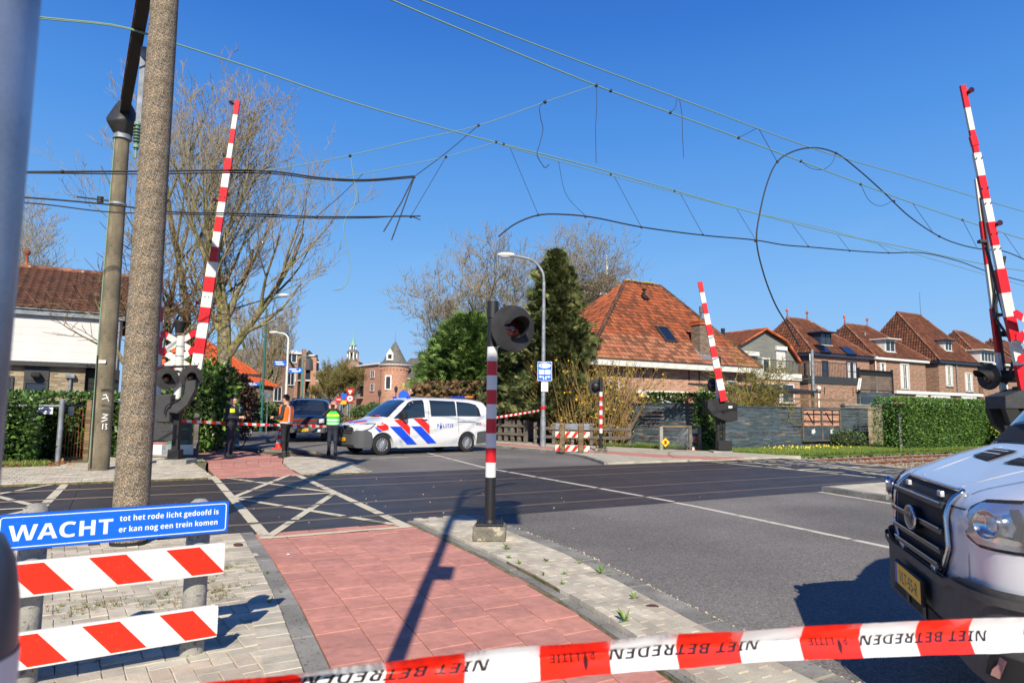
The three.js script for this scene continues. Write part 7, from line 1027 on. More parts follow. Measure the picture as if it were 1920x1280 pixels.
  mesh('tail_light', patch([[5.2, .95], [5.34, .95], [5.3, 1.25], [5.19, 1.28]], side(-1, .006), .05), M.stripeRed, t);
  fill('sill_trim', [[786, 772], [1440, 762], [1440, 778], [790, 792]], M.whiteOld, .004);
  const pt = canvasTex(512, 128, (x) => { x.clearRect(0, 0, 512, 128); x.fillStyle = '#1d3fae'; x.font = 'bold 84px sans-serif'; x.textBaseline = 'middle'; let cx = 14; for (const ch of 'P LITIE') { x.fillText(ch, cx, 66); cx += ch === 'I' ? 48 : ch === ' ' ? 84 : 68; } x.beginPath(); x.moveTo(112, 8); x.quadraticCurveTo(136, 40, 120, 66); x.quadraticCurveTo(140, 60, 146, 50); x.quadraticCurveTo(146, 100, 112, 124); x.quadraticCurveTo(78, 100, 84, 56); x.quadraticCurveTo(92, 66, 104, 68); x.quadraticCurveTo(94, 40, 112, 8); x.fill(); });
  const lab = (s, a0, a1, y0, y1, m, name) => { const g = new THREE.PlaneGeometry(1, 1, 8, 2), p = g.attributes.position, u = g.attributes.uv; for (let i = 0; i < p.count; i++) { const a = a0 + (a1 - a0) * u.getX(i), y = y0 + (y1 - y0) * u.getY(i), q = side(s, .005)(a, y); p.setXYZ(i, q.x, q.y, q.z); } g.computeVertexNormals(); keep(g); mesh(name, g, m, t); };
  lab(-1, 2.98, 3.8, .8, 1.07, std({ map: pt, transparent: true, alphaTest: .35, roughness: .4 }), 'lettering');
  lab(-1, 4.7, 4.96, .93, 1.05, std({ map: canvasTex(128, 64, (x) => { x.fillStyle = '#d8dade'; x.fillRect(0, 0, 128, 64); x.fillStyle = '#5a6478'; for (let k = 0; k < 3; k++) x.fillRect(6, 8 + k * 18, 54, 12); x.fillStyle = '#c8303a'; for (let k = 0; k < 3; k++) x.fillRect(66, 8 + k * 18, 54, 12); }) }), 'emergency_sticker');
  // grey plastic bumpers
  const bmap = off => (u, y) => { // u: signed arc coordinate, |u|<.72 front face z, beyond wraps on to the side
    return null; };
  const fz = []; for (const s of [-1, 1]) mesh('front_bumper', patch([[.0, .25], [.52, .25], [.56, .5], [.5, .72], [.3, .84], [.12, .86], [.02, .8]], (a, y) => V(-a, y, s * (Sh.sideZ(a, y) + .008)), .04), M.plasticGrey, t);
  mesh('front_bumper', patch([[-.8, .25], [.8, .25], [.76, .66], [.6, .8], [-.6, .8], [-.76, .66]], front(.014), .05), M.plasticGrey, t);
  mesh('bumper_lip', patch([[-.7, .25], [.7, .25], [.66, .34], [-.66, .34]], front(.022), .06), M.blackMatt, t);
  for (const s of [-1, 1]) { mesh('rear_bumper', patch([[4.72, .3], [5.36, .36], [5.36, .72], [5.1, .74], [4.76, .7]], side(s, .008), .06), M.plasticGrey, t); mesh('headlight', patch([[.03, .8], [.2, .79], [.42, .86], [.62, 1.0], [.5, 1.0], [.22, .97], [.06, .9]], side(s, .01), .03), M.lampGlass, t); mesh('headlight_surround', patch([[.0, .78], [.22, .765], [.46, .84], [.68, 1.02], [.5, 1.03], [.2, 1.0], [.04, .93]], side(s, .006), .03), M.blackMatt, t); }
  mesh('grille', patch([[-.56, .68], [.56, .68], [.6, .86], [.46, .9], [-.46, .9], [-.6, .86]], front(.018), .05), M.blackMatt, t); for (const y of [.735, .825]) mesh('grille_bar', patch([[-.55, y - .012], [.55, y - .012], [.55, y + .012], [-.55, y + .012]], front(.028), .06), M.plasticGrey, t);
  { const e = sub_('emblem', t); e.position.copy(front(.035)(0, .79)); e.rotation.y = Math.PI / 2; mesh('ring', new THREE.TorusGeometry(.1, .011, 8, 28), M.chrome, e); mesh('star', [0, 1, 2].map(k => xf(ext([[-.014, 0], [.014, 0], [0, .1]], .012), V(0, 0, 0), 0, 0, k * 2.094)), M.chrome, e); }
  { const p = face(.5, .11); p.rotateY(Math.PI / 2); const q = front(.04)(0, .5); p.translate(q.x + .012, q.y, q.z); mesh('number_plate', p, std({ map: plateTex('TFR-69-L'), roughness: .4 }), t); }
  mesh('windscreen', patch([[1.14, -.76], [1.2, -.8], [1.92, -.62], [1.95, 0], [1.92, .62], [1.2, .8], [1.14, .76], [1.1, 0]], top(.005), .06), carG, t);
  mesh('hood_stripe', patch([[.22, -.3], [.5, -.62], [.62, -.4], [.3, -.1]], top(.004), .05), M.stripeRed, t); mesh('hood_stripe', patch([[.2, .0], [.32, -.08], [.66, -.36], [.7, -.1], [.3, .2]], top(.004), .05), M.stripeBlue, t); mesh('hood_stripe', patch([[.22, .3], [.5, .62], [.62, .4], [.3, .22]], top(.004), .05), M.stripeRed, t);
  for (const s of [-1, 1]) { const mr = sub_('mirror', t); const q = side(s, .12)(1.62, 1.27); mesh('housing', rbox(.17, .24, .2, q.x, q.y, q.z, .06), M.blackMatt, mr); mesh('stalk', rod(side(s, -.02)(1.5, 1.16), V(q.x, q.y - .08, q.z - s * .06), .03), M.blackMatt, mr); }
  for (const z of [-.45, .45]) mesh('beacon', [cyl(.075, .06, .08, -2.15, Sh.topY(2.15, z) - .01, z, 18)], M.blueLight, t);
  { const lb = sub_('light_bar', t); mesh('base', rbox(.24, .05, 1.2, -4.75, Sh.topY(4.75, 0) + .02, 0, .02), M.blackMatt, lb); mesh('blue_lens', rbox(.22, .07, .86, -4.75, Sh.topY(4.75, 0) + .07, .12, .02), M.blueLight, lb); mesh('amber_lens', rbox(.22, .07, .2, -4.75, Sh.topY(4.75, 0) + .07, -.44, .02), std({ color: C(220, 130, 30) }), lb); }
  for (const a of [.9, .9 + WB]) for (const s of [-1, 1]) wheel(t, -a, .335, s * .83, .335, .225, s, M.rim, 15);
  mesh('underbody', box(4.4, .12, 1.5, -2.6, .27, 0), M.blackMatt, t);
}
{ // dark pickup facing the crossing
  const c = G(566, 829), t = thing('pickup_truck', 'dark pickup truck with red grille trim facing the crossing', 'pickup', V(c.x, 0, c.z), Math.atan2(-.97, .26) - .06);
  const Sh = carShape({ n: 3.4, tumble: .14, belt: 1.25, table: [[0, .5, 1.02, .86, .9], [.06, .42, 1.12, .95, .98], [.2, .4, 1.17, 1.0, 1.02], [.8, .4, 1.22, 1.02, 1.04], [1.45, .4, 1.28, 1.02, 1.08], [1.8, .4, 1.55, 1.02, 1.25], [2.3, .4, 1.9, 1.02, 1.55], [2.7, .4, 1.95, 1.02, 1.65], [3.6, .4, 1.94, 1.02, 1.62], [3.9, .42, 1.7, 1.02, 1.3], [4.0, .42, 1.3, 1.02, 1.2], [5.7, .45, 1.3, 1.0, 1.2], [5.8, .5, 1.2, .96, 1.0]] });
  const navy = phy({ color: C(24, 30, 44), roughness: .22, clearcoat: 1 }), arch = a => [1, -1].map(s => new THREE.CylinderGeometry(.5, .5, .5, 30).rotateX(Math.PI / 2).translate(-a, .42, s * 1.0)); mesh('body', cutBody(Sh, [...arch(1.0), ...arch(4.6)]), navy, t);
  const front = off => (z, y) => V(-(Sh.noseA(z, y) - off), y, z), top = off => (a, z) => V(-a, Sh.topY(a, z) + off, z), side = (s, off) => (a, y) => V(-a, y, s * (Sh.sideZ(a, y) + off));
  mesh('windscreen', patch([[1.55, -.86], [2.26, -.7], [2.26, .7], [1.55, .86]], top(.006), .08), phy({ color: C(38, 48, 62), roughness: .05, clearcoat: 1 }), t); for (const s of [-1, 1]) mesh('side_window', patch([[1.95, 1.32], [2.4, 1.75], [3.5, 1.76], [3.6, 1.34]], side(s, .006), .08), M.glass, t);
  mesh('grille', patch([[-.62, .72], [.62, .72], [.68, 1.04], [-.68, 1.04]], front(.02), .06), M.blackMatt, t); for (const y of [.78, .97]) mesh('red_trim', patch([[-.58, y - .012], [.58, y - .012], [.58, y + .012], [-.58, y + .012]], front(.034), .06), M.sigRed, t); mesh('grille_bar', patch([[-.6, .86], [.6, .86], [.6, .89], [-.6, .89]], front(.034), .06), M.plasticGrey, t);
  for (const s of [-1, 1]) { mesh('headlight', patch([[s * .68, .84], [s * .9, .86], [s * .9, 1.04], [s * .7, 1.02]], front(.022), .04), M.lampGlass, t); const mr = sub_('mirror', t); mesh('housing', rbox(.14, .26, .24, -1.9, 1.35, s * 1.2, .05), M.blackMatt, mr); mesh('stalk', rod(V(-1.9, 1.3, s * .98), V(-1.9, 1.3, s * 1.12), .03), M.blackMatt, mr); mesh('fog_light', new THREE.CylinderGeometry(.07, .07, .03, 16).rotateZ(Math.PI / 2).translate(-Sh.noseA(s * .7, .5) + .04, .52, s * .7), M.lampGlass, t); }
  mesh('bumper', patch([[-.95, .42], [.95, .42], [.95, .66], [-.95, .66]], front(.03), .06), M.plasticGrey, t); { const p = face(.5, .12); p.rotateY(Math.PI / 2).translate(-Sh.noseA(0, .52) + .06, .54, 0); mesh('number_plate', p, std({ map: plateTex('VXZ-88-V') }), t); }
  mesh('soft_cover', rbox(2.0, .75, 1.9, -4.8, 1.62, 0, .12), std({ color: C(34, 44, 66), roughness: .7 }), t);
  for (const a of [1.0, 4.6]) for (const s of [-1, 1]) wheel(t, -a, .41, s * .88, .41, .28, s, M.plasticGrey, 8);
}
{ // large white van, front end in the right foreground
  const E = P(1722, 970, 3.72), az = -73 * D2R, hx = Math.sin(az), hz = -Math.cos(az), turn = Math.atan2(-hz, hx); const t = thing('white_van', 'silver-white delivery van nosing in front of the kerbed island', 'van', V(E.x - hx * .02, 0, E.z - hz * .02), turn);
  const EY = E.y;   // emblem height
  const tb = [[0, .42, .99, .62, .93], [.02, .40, 1.045, .74, .97], [.06, .37, 1.09, .84, 1.0], [.12, .34, 1.125, .90, 1.02], [.2, .31, 1.155, .94, 1.04], [.32, .28, 1.20, .97, 1.07], [.45, .2, 1.25, 1.0, 1.1], [.62, .2, 1.30, 1.02, 1.13], [.72, .2, 1.40, 1.03, 1.2], [1.05, .2, 1.82, 1.03, 1.5], [1.4, .2, 2.18, 1.03, 1.85], [1.65, .2, 2.34, 1.03, 2.0], [2.1, .2, 2.45, 1.03, 2.15], [4, .22, 2.48, 1.03, 2.2], [5.45, .24, 2.46, 1.02, 2.2], [5.53, .3, 2.3, .99, 2.0]];
  const Sh = carShape({ n: 4.6, tumble: .07, belt: 1.15, table: tb, tuck: .12 }), arch = a => [1, -1].map(s => new THREE.CylinderGeometry(.43, .43, .5, 40).rotateX(Math.PI / 2).translate(-a, .35, s * 1.0));
  mesh('body', cutBody(Sh, [...arch(1.02), ...arch(4.32)]), M.paintSilver, t);
  const front = off => (z, y) => V(-(Sh.noseA(z, y) - off), y, z), top = off => (a, z) => V(-a, Sh.topY(a, z) + off, z), side = (s, off) => (a, y) => V(-a, y, s * (Sh.sideZ(a, y) + off));
  // coordinate u runs round the nose at height y, from the centre line on to the flank
  const wrap = (s, off) => (u, y) => { let a = 0, z = Sh.sideZ(0, y), L = z; if (u <= z) return V(off, y, s * u); for (;;) { const a2 = a + .008, z2 = Sh.sideZ(a2, y), dl = Math.hypot(a2 - a, z2 - z); if (L + dl >= u || a > 2) { const k = (u - L) / dl, nx = (z2 - z) / dl, nz = (a2 - a) / dl; return V(-(a + (a2 - a) * k) + nx * off, y, s * (z + (z2 - z) * k + nz * off)); } L += dl; a = a2; z = z2; } };
  const yB = EY - .185;
  for (const s of [-1, 1]) {
    mesh('bumper', patch([[0, .41], [.62, .40], [.9, .33], [1.34, .26], [1.4, .45], [1.42, yB - .01], [1.05, yB + .02], [.66, yB + .025], [.5, yB - .015], [0, yB - .015]], wrap(s, .035), .035), M.plasticDark, t);
    mesh('bumper_shelf', patch([[0, yB - .06], [.5, yB - .06], [.62, yB - .03], [1.3, yB - .05], [1.3, yB - .02], [.62, yB + .005], [.5, yB - .02], [0, yB - .02]], wrap(s, .055), .035), M.plasticDark, t);
    mesh('fog_recess', patch([[.8, .4], [1.2, .34], [1.2, .47], [.84, .5]], wrap(s, .042), .03), M.blackMatt, t); mesh('fog_trim', patch([[.83, .405], [.855, .4], [.89, .48], [.865, .49]], wrap(s, .05), .03), M.chrome, t); mesh('fog_lamp', patch([[.92, .4], [1.14, .37], [1.14, .44], [.95, .465]], wrap(s, .048), .03), M.lampGlass, t);
  }
  mesh('lower_intake', patch([[-.5, .43], [.5, .43], [.46, .5], [-.46, .5]], front(.042), .04), M.blackMatt, t); for (const z of [-.16, .16]) mesh('intake_strut', patch([[z - .03, .43], [z + .03, .43], [z + .03, .5], [z - .03, .5]], front(.05), .04), M.plasticDark, t);
  // grille: dark field, chrome hexagon frame, four blades, emblem
  const g0 = EY - .225, g1 = EY + .19, hex = (k, ex = 0) => [[-.36 * k - ex, g0 - ex], [.36 * k + ex, g0 - ex], [.5 * k + ex, g0 + .16], [.47 * k + ex, g1 + ex], [-.47 * k - ex, g1 + ex], [-.5 * k - ex, g0 + .16]];
  mesh('grille', patch(hex(.97), front(.012), .035), M.blackMatt, t);
  { const H = hex(1), loop = []; for (let i = 0; i < H.length; i++) { const a = H[i], b = H[(i + 1) % H.length]; for (let k = 0; k < 10; k++) loop.push(front(.02)(a[0] + (b[0] - a[0]) * k / 10, a[1] + (b[1] - a[1]) * k / 10)); } mesh('grille_frame', tube(loop, .0115, 220, 8, true, true), M.chrome, t); }
  for (const [y, hw] of [[EY + .115, .45], [EY + .0, .47], [EY - .095, .46], [EY - .17, .42]]) { const pts = [], pt2 = []; for (let k = 0; k <= 16; k++) { const z = -hw + 2 * hw * k / 16; if (Math.abs(y - EY) < .04 && Math.abs(z) < .1) { pts.push(front(.02)(z, y)); continue; } pts.push(front(.024)(z, y)); } const bl = sub_('grille_blade', t); mesh('blade', pts.slice(1).map((p, k) => bar(pts[k], add(p, mul(sub(p, pts[k]), .05)), .04, .024)), M.plasticBlade ??= std({ color: C(40, 44, 52), roughness: .28 }), bl); mesh('chrome_edge', tube(pts.map(p => add(p, V(.022, .013, 0))), .0045, 40, 5), M.chrome, bl); }
  for (const z of [-.3, .3]) for (const y of [EY + .16, EY - .2]) mesh('strobe', rbox(.02, .03, .06, front(.03)(z, y).x, y, z, .006), M.lampGlass, t);
  { const e = sub_('emblem', t); e.position.copy(front(.056)(0, EY)); e.rotation.y = Math.PI / 2; e.scale.set(1.12, 1.12, 1); mesh('rim', new THREE.TorusGeometry(.085, .009, 8, 40).scale(1.05, .62, 1), M.chrome, e); const lt = canvasTex(256, 128, (x) => { x.fillStyle = '#6a707a'; x.fillRect(0, 0, 256, 128); x.fillStyle = '#2a2f3a'; x.font = 'italic bold 84px serif'; x.textAlign = 'center'; x.textBaseline = 'middle'; x.fillText('Ford', 128, 62); }); const o = new THREE.SphereGeometry(.088, 28, 18).scale(1.04, .6, .22); const u = o.attributes.uv, pp = o.attributes.position; for (let i = 0; i < u.count; i++) u.setXY(i, pp.getX(i) / .184 + .5, pp.getY(i) / .108 + .5); keep(o); mesh('oval', o, std({ map: lt, metalness: .7, roughness: .22 }), e); mesh('mount', cyl(.07, .085, .05, 0, -.05, 0, 20).rotateX(Math.PI / 2).scale(1.1, .7, 1), M.plasticBlade, e); }
  { const y = EY - .335, p = new THREE.PlaneGeometry(.52, .11); p.rotateY(Math.PI / 2); keep(p); const q = front(.075)(0, y); p.translate(q.x + .012, y, 0); mesh('number_plate', p, std({ map: plateTex('VLT-55-R'), roughness: .35 }), t); mesh('plate_holder', rbox(.02, .13, .54, q.x, y, 0, .006), M.blackMatt, t); }
  // headlights
  for (const s of [-1, 1]) {
    const EH = EY + .045;
    const hl = sub_('headlight', t), P1 = [[.675, EH + .02], [.69, EH - .015], [.76, EH - .045], [1.15, EH - .05], [1.4, EH + .0], [1.5, EH + .09], [1.3, EH + .15], [1.0, EH + .145], [.76, EH + .125], [.69, EH + .085]];
    mesh('surround', patch(P1.map(([u, y]) => [u < .72 ? u - .014 : u + .01, y + (y > EH + .05 ? .014 : -.014)]), wrap(s, .004), .03), M.blackMatt, hl);
    mesh('reflector', patch(P1, wrap(s, .008), .025), std({ color: C(190, 198, 210), metalness: .8, roughness: .25 }), hl);
    const bowl = (u, y, r) => { const q = wrap(s, .02)(u, y), q2 = wrap(s, .05)(u, y), n = sub(q2, q).normalize(); const g = lathe([[0, -.02], [r * .5, -.016], [r * .85, .0], [r, .02], [r * 1.08, .02]], 26); g.applyMatrix4(new THREE.Matrix4().compose(q, new THREE.Quaternion().setFromUnitVectors(V(0, 1, 0), n), V(1, 1, 1))); return g; };
    mesh('bowl', bowl(.84, EH + .05, .055), M.chrome, hl); mesh('bowl', bowl(1.06, EH + .055, .07), M.chrome, hl);
    mesh('trim_strip', patch([[.72, EH - .01], [1.1, EH - .035], [1.3, EH - .01], [1.1, EH - .012], [.8, EH + .012]], wrap(s, .03), .03), M.chrome, hl); mesh('trim_blade', patch([[.94, EH + .12], [.97, EH + .125], [.955, EH + .0], [.93, EH + .0]], wrap(s, .03), .03), M.plasticGrey, hl); mesh('running_light', patch([[.7, EH + .08], [.725, EH + .095], [.745, EH + .02], [.715, EH + .0]], wrap(s, .03), .02), M.white, hl);
    mesh('lens', patch(P1, wrap(s, .04), .03), M.lampClear, hl);
    mesh('fender_gap', patch([[.47, EY + .118], [.68, EY + .122], [.68, EY + .13], [.47, EY + .126]], wrap(s, .003), .04), M.blackMatt, t); mesh('fender_crease', patch([[.66, EY - .17], [.675, EY - .17], [.68, EY - .06], [.67, EY - .06]], wrap(s, .004), .04), M.paintSilver, t);
  }
  mesh('hood_gap', [...[-1, 1].map(s => patch([[.05, s * .52], [.05, s * .528], [.6, s * .87], [.6, s * .862]], top(.003), .05)), patch([[.61, -.88], [.622, -.88], [.622, .88], [.61, .88]], top(.003), .06)], M.blackMatt, t);
  for (const s of [-1, 1]) mesh('hood_rib', tube([.1, .2, .35, .55].map(a => top(-.009)(a, s * (.3 + a * .35))), .012, 20, 6), M.paintSilver, t);
  for (const s of [-1, 1]) { const vn2 = sub_('hood_vent', t); mesh('frame', patch([[.35, s * .1], [.37, s * .4], [.5, s * .44], [.5, s * .12]], top(.006), .04), M.blackMatt, vn2); for (let k = 0; k < 6; k++) { const z = s * (.13 + k * .05); mesh('fin', patch([[.37, z], [.37, z + s * .016], [.485, z + s * .022], [.485, z + s * .006]], top(.013), .05), M.plasticGrey, vn2); } for (const a of [.41, .45]) mesh('fin_bar', patch([[a, s * .12], [a, s * .41], [a + .008, s * .41], [a + .008, s * .12]], top(.015), .05), M.refl, vn2); }
  mesh('cowl', patch([[.625, -.88], [.625, .88], [.73, .92], [.73, -.92]], top(.008), .05), M.blackMatt, t); mesh('windscreen', patch([[.74, -.92], [.74, .92], [1.52, .78], [1.52, -.78]], top(.008), .07), phy({ color: C(40, 60, 90), roughness: .04, clearcoat: 1 }), t);
  for (const s of [-1, 1]) { mesh('side_window', patch([[1.0, 1.28], [1.45, 1.78], [2.1, 1.85], [2.1, 1.28]], side(s, .005), .08), M.glass, t); const mr = sub_('mirror', t); mesh('housing', rbox(.2, .42, .26, -1.3, 1.5, s * 1.22, .07), M.blackMatt, mr); mesh('stalk', rod(V(-1.25, 1.36, s * .98), V(-1.3, 1.4, s * 1.12), .04), M.blackMatt, mr); }
  mesh('wiper', [tube([top(.03)(.7, -.5), top(.035)(.77, -.1), top(.035)(.8, .3)], .012, 20), tube([top(.03)(.7, .3), top(.035)(.77, .6), top(.03)(.83, .8)], .012, 20)], M.blackMatt, t);
  for (const a of [1.02, 4.32]) for (const s of [-1, 1]) wheel(t, -a, .35, s * .9, .35, .235, s, M.rim, 10); mesh('underbody', box(4.6, .1, 1.6, -2.8, .24, 0), M.blackMatt, t);
}
// ---------- people: signed-distance bodies meshed with surface nets ----------
function nets(field, lo, hi, c) {
  const n = [0, 1, 2].map(k => Math.ceil((hi.getComponent(k) - lo.getComponent(k)) / c) + 1), [nx, ny, nz] = n, F_ = new Float32Array(nx * ny * nz), id = (i, j, k) => (k * ny + j) * nx + i;
  for (let k = 0; k < nz; k++) for (let j = 0; j < ny; j++) for (let i = 0; i < nx; i++) F_[id(i, j, k)] = field(lo.x + i * c, lo.y + j * c, lo.z + k * c);
  const map = new Int32Array(nx * ny * nz).fill(-1), pos = [], idx = [];
  for (let k = 0; k < nz - 1; k++) for (let j = 0; j < ny - 1; j++) for (let i = 0; i < nx - 1; i++) {
    let s = 0, X = 0, Y = 0, Z = 0, m = 0; const v = []; for (let q = 0; q < 8; q++) { const f = F_[id(i + (q & 1), j + ((q >> 1) & 1), k + (q >> 2))]; v.push(f); if (f < 0) m |= 1 << q; } if (m === 0 || m === 255) continue;
    for (let a = 0; a < 8; a++) for (const b of [1, 2, 4]) { const e = a | b; if (e === a || ((m >> a) & 1) === ((m >> e) & 1)) continue; const t = v[a] / (v[a] - v[e]); X += (a & 1) + (b === 1 ? t : 0); Y += ((a >> 1) & 1) + (b === 2 ? t : 0); Z += (a >> 2) + (b === 4 ? t : 0); s++; }
    map[id(i, j, k)] = pos.length / 3; pos.push(lo.x + (i + X / s) * c, lo.y + (j + Y / s) * c, lo.z + (k + Z / s) * c);
  }
  const Q = (a, b, c2, d, f) => { if (a < 0 || b < 0 || c2 < 0 || d < 0) return; f ? idx.push(a, b, c2, a, c2, d) : idx.push(a, c2, b, a, d, c2); };
  for (let k = 1; k < nz - 1; k++) for (let j = 1; j < ny - 1; j++) for (let i = 1; i < nx - 1; i++) { const f = F_[id(i, j, k)] < 0; if (f !== F_[id(i + 1, j, k)] < 0) Q(map[id(i, j - 1, k - 1)], map[id(i, j, k - 1)], map[id(i, j, k)], map[id(i, j - 1, k)], f); if (f !== F_[id(i, j + 1, k)] < 0) Q(map[id(i - 1, j, k - 1)], map[id(i - 1, j, k)], map[id(i, j, k)], map[id(i, j, k - 1)], f); if (f !== F_[id(i, j, k + 1)] < 0) Q(map[id(i - 1, j - 1, k)], map[id(i, j - 1, k)], map[id(i, j, k)], map[id(i - 1, j, k)], f); }
  const g = new THREE.BufferGeometry(); g.setAttribute('position', new THREE.Float32BufferAttribute(pos, 3)); g.setIndex(idx); g.computeVertexNormals(); return g;
}
const capD = (x, y, z, b) => { const [A, B, ra, rb2] = b, dx = B.x - A.x, dy = B.y - A.y, dz = B.z - A.z, px = x - A.x, py = y - A.y, pz = z - A.z, t = Math.max(0, Math.min(1, (px * dx + py * dy + pz * dz) / (dx * dx + dy * dy + dz * dz + 1e-9))); const ex = px - dx * t, ey = py - dy * t, ez = (pz - dz * t); return Math.sqrt(ex * ex + ey * ey + ez * ez) - (ra + (rb2 - ra) * t); };
const smin = (a, b, k) => { const h = Math.max(k - Math.abs(a - b), 0) / k; return Math.min(a, b) - h * h * k * .25; };
const fld = (bones, k) => (x, y, z) => { let d = 9; for (const b of bones) { const q = capD(x, y, z, b); d = d > 8 ? q : smin(d, q, b[5] || k); } return d; };
const colourBy = (g, bones, cols) => { const p = g.attributes.position, a = new Float32Array(p.count * 3); for (let i = 0; i < p.count; i++) { let m = 9, w = 0; const x = p.getX(i), y = p.getY(i), z = p.getZ(i); for (const b of bones) { const q = capD(x, y, z, b); if (q < m) { m = q; w = b[4]; } } const c = typeof cols[w] === 'function' ? cols[w](x, y, z) : cols[w]; a[i * 3] = c.r; a[i * 3 + 1] = c.g; a[i * 3 + 2] = c.b; } g.setAttribute('color', new THREE.BufferAttribute(a, 3)); return g; };
const bodyMat = std({ vertexColors: true, roughness: .8 });
const bb = (bones, pad) => { const lo = V(9, 9, 9), hi = V(-9, -9, -9); for (const b of bones) for (const [p, r] of [[b[0], b[2]], [b[1], b[3]]]) { lo.min(V(p.x - r - pad, p.y - r - pad, p.z - r - pad)); hi.max(V(p.x + r + pad, p.y + r + pad, p.z + r + pad)); } return [lo, hi]; };
function person(o) { // o: joints in metres, facing +z, left side +x
  const t = thing('person', o.label, 'person', o.pos, o.turn), s = o.scale || 1; const J = o.J, B = [];
  const [skin, top, trou, shoe, hair] = o.cols.map(c => lin(...c)), SK = 0, TP = 1, TR = 2, SH = 3, HR = 4;
  B.push([V(-.07, .97, 0), V(.07, .97, 0), .125, .125, TR], [V(-.05, 1.05, 0), V(.05, 1.05, 0), .12, .12, TP], [V(-.06, 1.2, .0), V(.06, 1.2, 0), .125, .125, TP], [V(-.09, 1.34, .0), V(.09, 1.34, 0), .125, .125, TP], [V(-.15, 1.44, -.01), V(.15, 1.44, -.01), .068, .068, TP], [V(0, 1.46, 0), V(0, 1.55, .015), .062, .055, SK]);
  for (const sd of ['R', 'L']) { const k = sd === 'R' ? -1 : 1, a = J[sd]; B.push([V(k * .19, 1.425, -.01), a.elbow, .062, .05, a.bare ? SK : TP], [a.elbow, a.wrist, .05, .034, TP], [V(k * .085, .93, 0), a.knee, .092, .064, TR], [a.knee, a.ankle, .064, .048, TR], [a.ankle, add(a.ankle, V(0, -.035, .0)), .052, .05, SH], [add(a.ankle, V(0, -.045, -.02)), add(a.ankle, V((a.toe || 0), -.05, .15)), .045, .038, SH]); }
  const [lo, hi] = bb(B, .04); lo.y = 0; const body = nets((x, y, z) => Math.max(fld(B, .06)(x, y, z), -y), lo, hi, .015); colourBy(body, B, [skin, top, trou, shoe, hair]);
  // head with face
  const hd = o.head || { yaw: 0, pitch: 0 }, hb = [[V(0, .03, -.012), V(0, .045, -.022), .088, .09, HR], [V(0, .0, .018), V(0, -.03, .03), .07, .062, SK], [V(0, -.075, .045), V(0, -.078, .052), .036, .032, SK], [V(0, -.0, .09), V(0, -.022, .106), .01, .015, SK, .02], [V(-.03, .022, .083), V(.03, .022, .083), .014, .014, SK, .02], [V(-.022, -.05, .088), V(.022, -.05, .088), .009, .009, SK, .012], [V(-.082, -.012, .0), V(-.086, .018, -.004), .014, .018, SK, .012], [V(.082, -.012, .0), V(.086, .018, -.004), .014, .018, SK, .012], [V(0, -.06, -.01), V(0, -.11, -.02), .052, .054, SK]];
  const [hl, hh] = bb(hb, .02), head = nets(fld(hb, .05), hl, hh, .0065); { const p = head.attributes.position, a = new Float32Array(p.count * 3); const lip = lin(150, 84, 78), eye = lin(40, 34, 32); for (let i = 0; i < p.count; i++) { const x = p.getX(i), y = p.getY(i), z = p.getZ(i); let c = skin; if (y > .058 - Math.max(0, z) * .05 + (z > .05 ? .02 : 0) || (z < -.02 && y > -.045) || (z < .03 && y > .03 && Math.abs(x) > .06)) c = hair; if (z > .07 && Math.abs(y - .004) < .007 && Math.abs(Math.abs(x) - .03) < .012) c = eye; if (z > .08 && Math.abs(y + .05) < .006 && Math.abs(x) < .022) c = lip; a[i * 3] = c.r; a[i * 3 + 1] = c.g; a[i * 3 + 2] = c.b; } head.setAttribute('color', new THREE.BufferAttribute(a, 3)); }
  head.applyMatrix4(new THREE.Matrix4().compose(V(0, 1.665, .025), new THREE.Quaternion().setFromEuler(new THREE.Euler(hd.pitch, hd.yaw, hd.roll || 0, 'YXZ')), V(1.06, 1.1, 1.06)));
  // hands: palm and five separate curled fingers
  const hands = ['R', 'L'].map(sd => { const k = sd === 'R' ? -1 : 1, a = J[sd], d = sub(a.wrist, a.elbow).normalize(), fd = (a.hand || d).clone().normalize(), nrm = (a.palm || V(0, -1, 0)).clone(); nrm.addScaledVector(fd, -nrm.dot(fd)).normalize(); const sx = fd.clone().cross(nrm).normalize().multiplyScalar(k), at = (f, s2, n2) => add(a.wrist, mul(fd, f)).addScaledVector(sx, s2).addScaledVector(nrm, n2), hb2 = [[at(-.01, 0, 0), at(.03, 0, 0), .03, .032, SK], [at(.03, -.022, 0), at(.085, -.026, 0), .018, .016, SK], [at(.03, .02, 0), at(.08, .026, 0), .018, .015, SK]]; [[-.03, .07], [-.01, .08], [.01, .075], [.028, .058]].forEach(([s2, L]) => { const p0 = at(.085, s2, 0), p1 = at(.085 + L * .45, s2, .008), p2 = at(.085 + L * .62, s2, .034), p3 = at(.085 + L * .5, s2, .056); hb2.push([p0, p1, .0095, .009, SK], [p1, p2, .009, .0085, SK], [p2, p3, .0085, .0075, SK]); }); hb2.push([at(.02, -.03, .008), at(.055, -.058, .02), .013, .011, SK], [at(.055, -.058, .02), at(.085, -.05, .042), .011, .009, SK]); const [l2, h2] = bb(hb2, .015), g = nets(fld(hb2, .012), l2, h2, .0055); return colourBy(g, hb2, [o.gloves ? lin(...o.gloves) : skin]); });
  mesh('body', [body, head, ...hands].map(g => g), bodyMat, t);
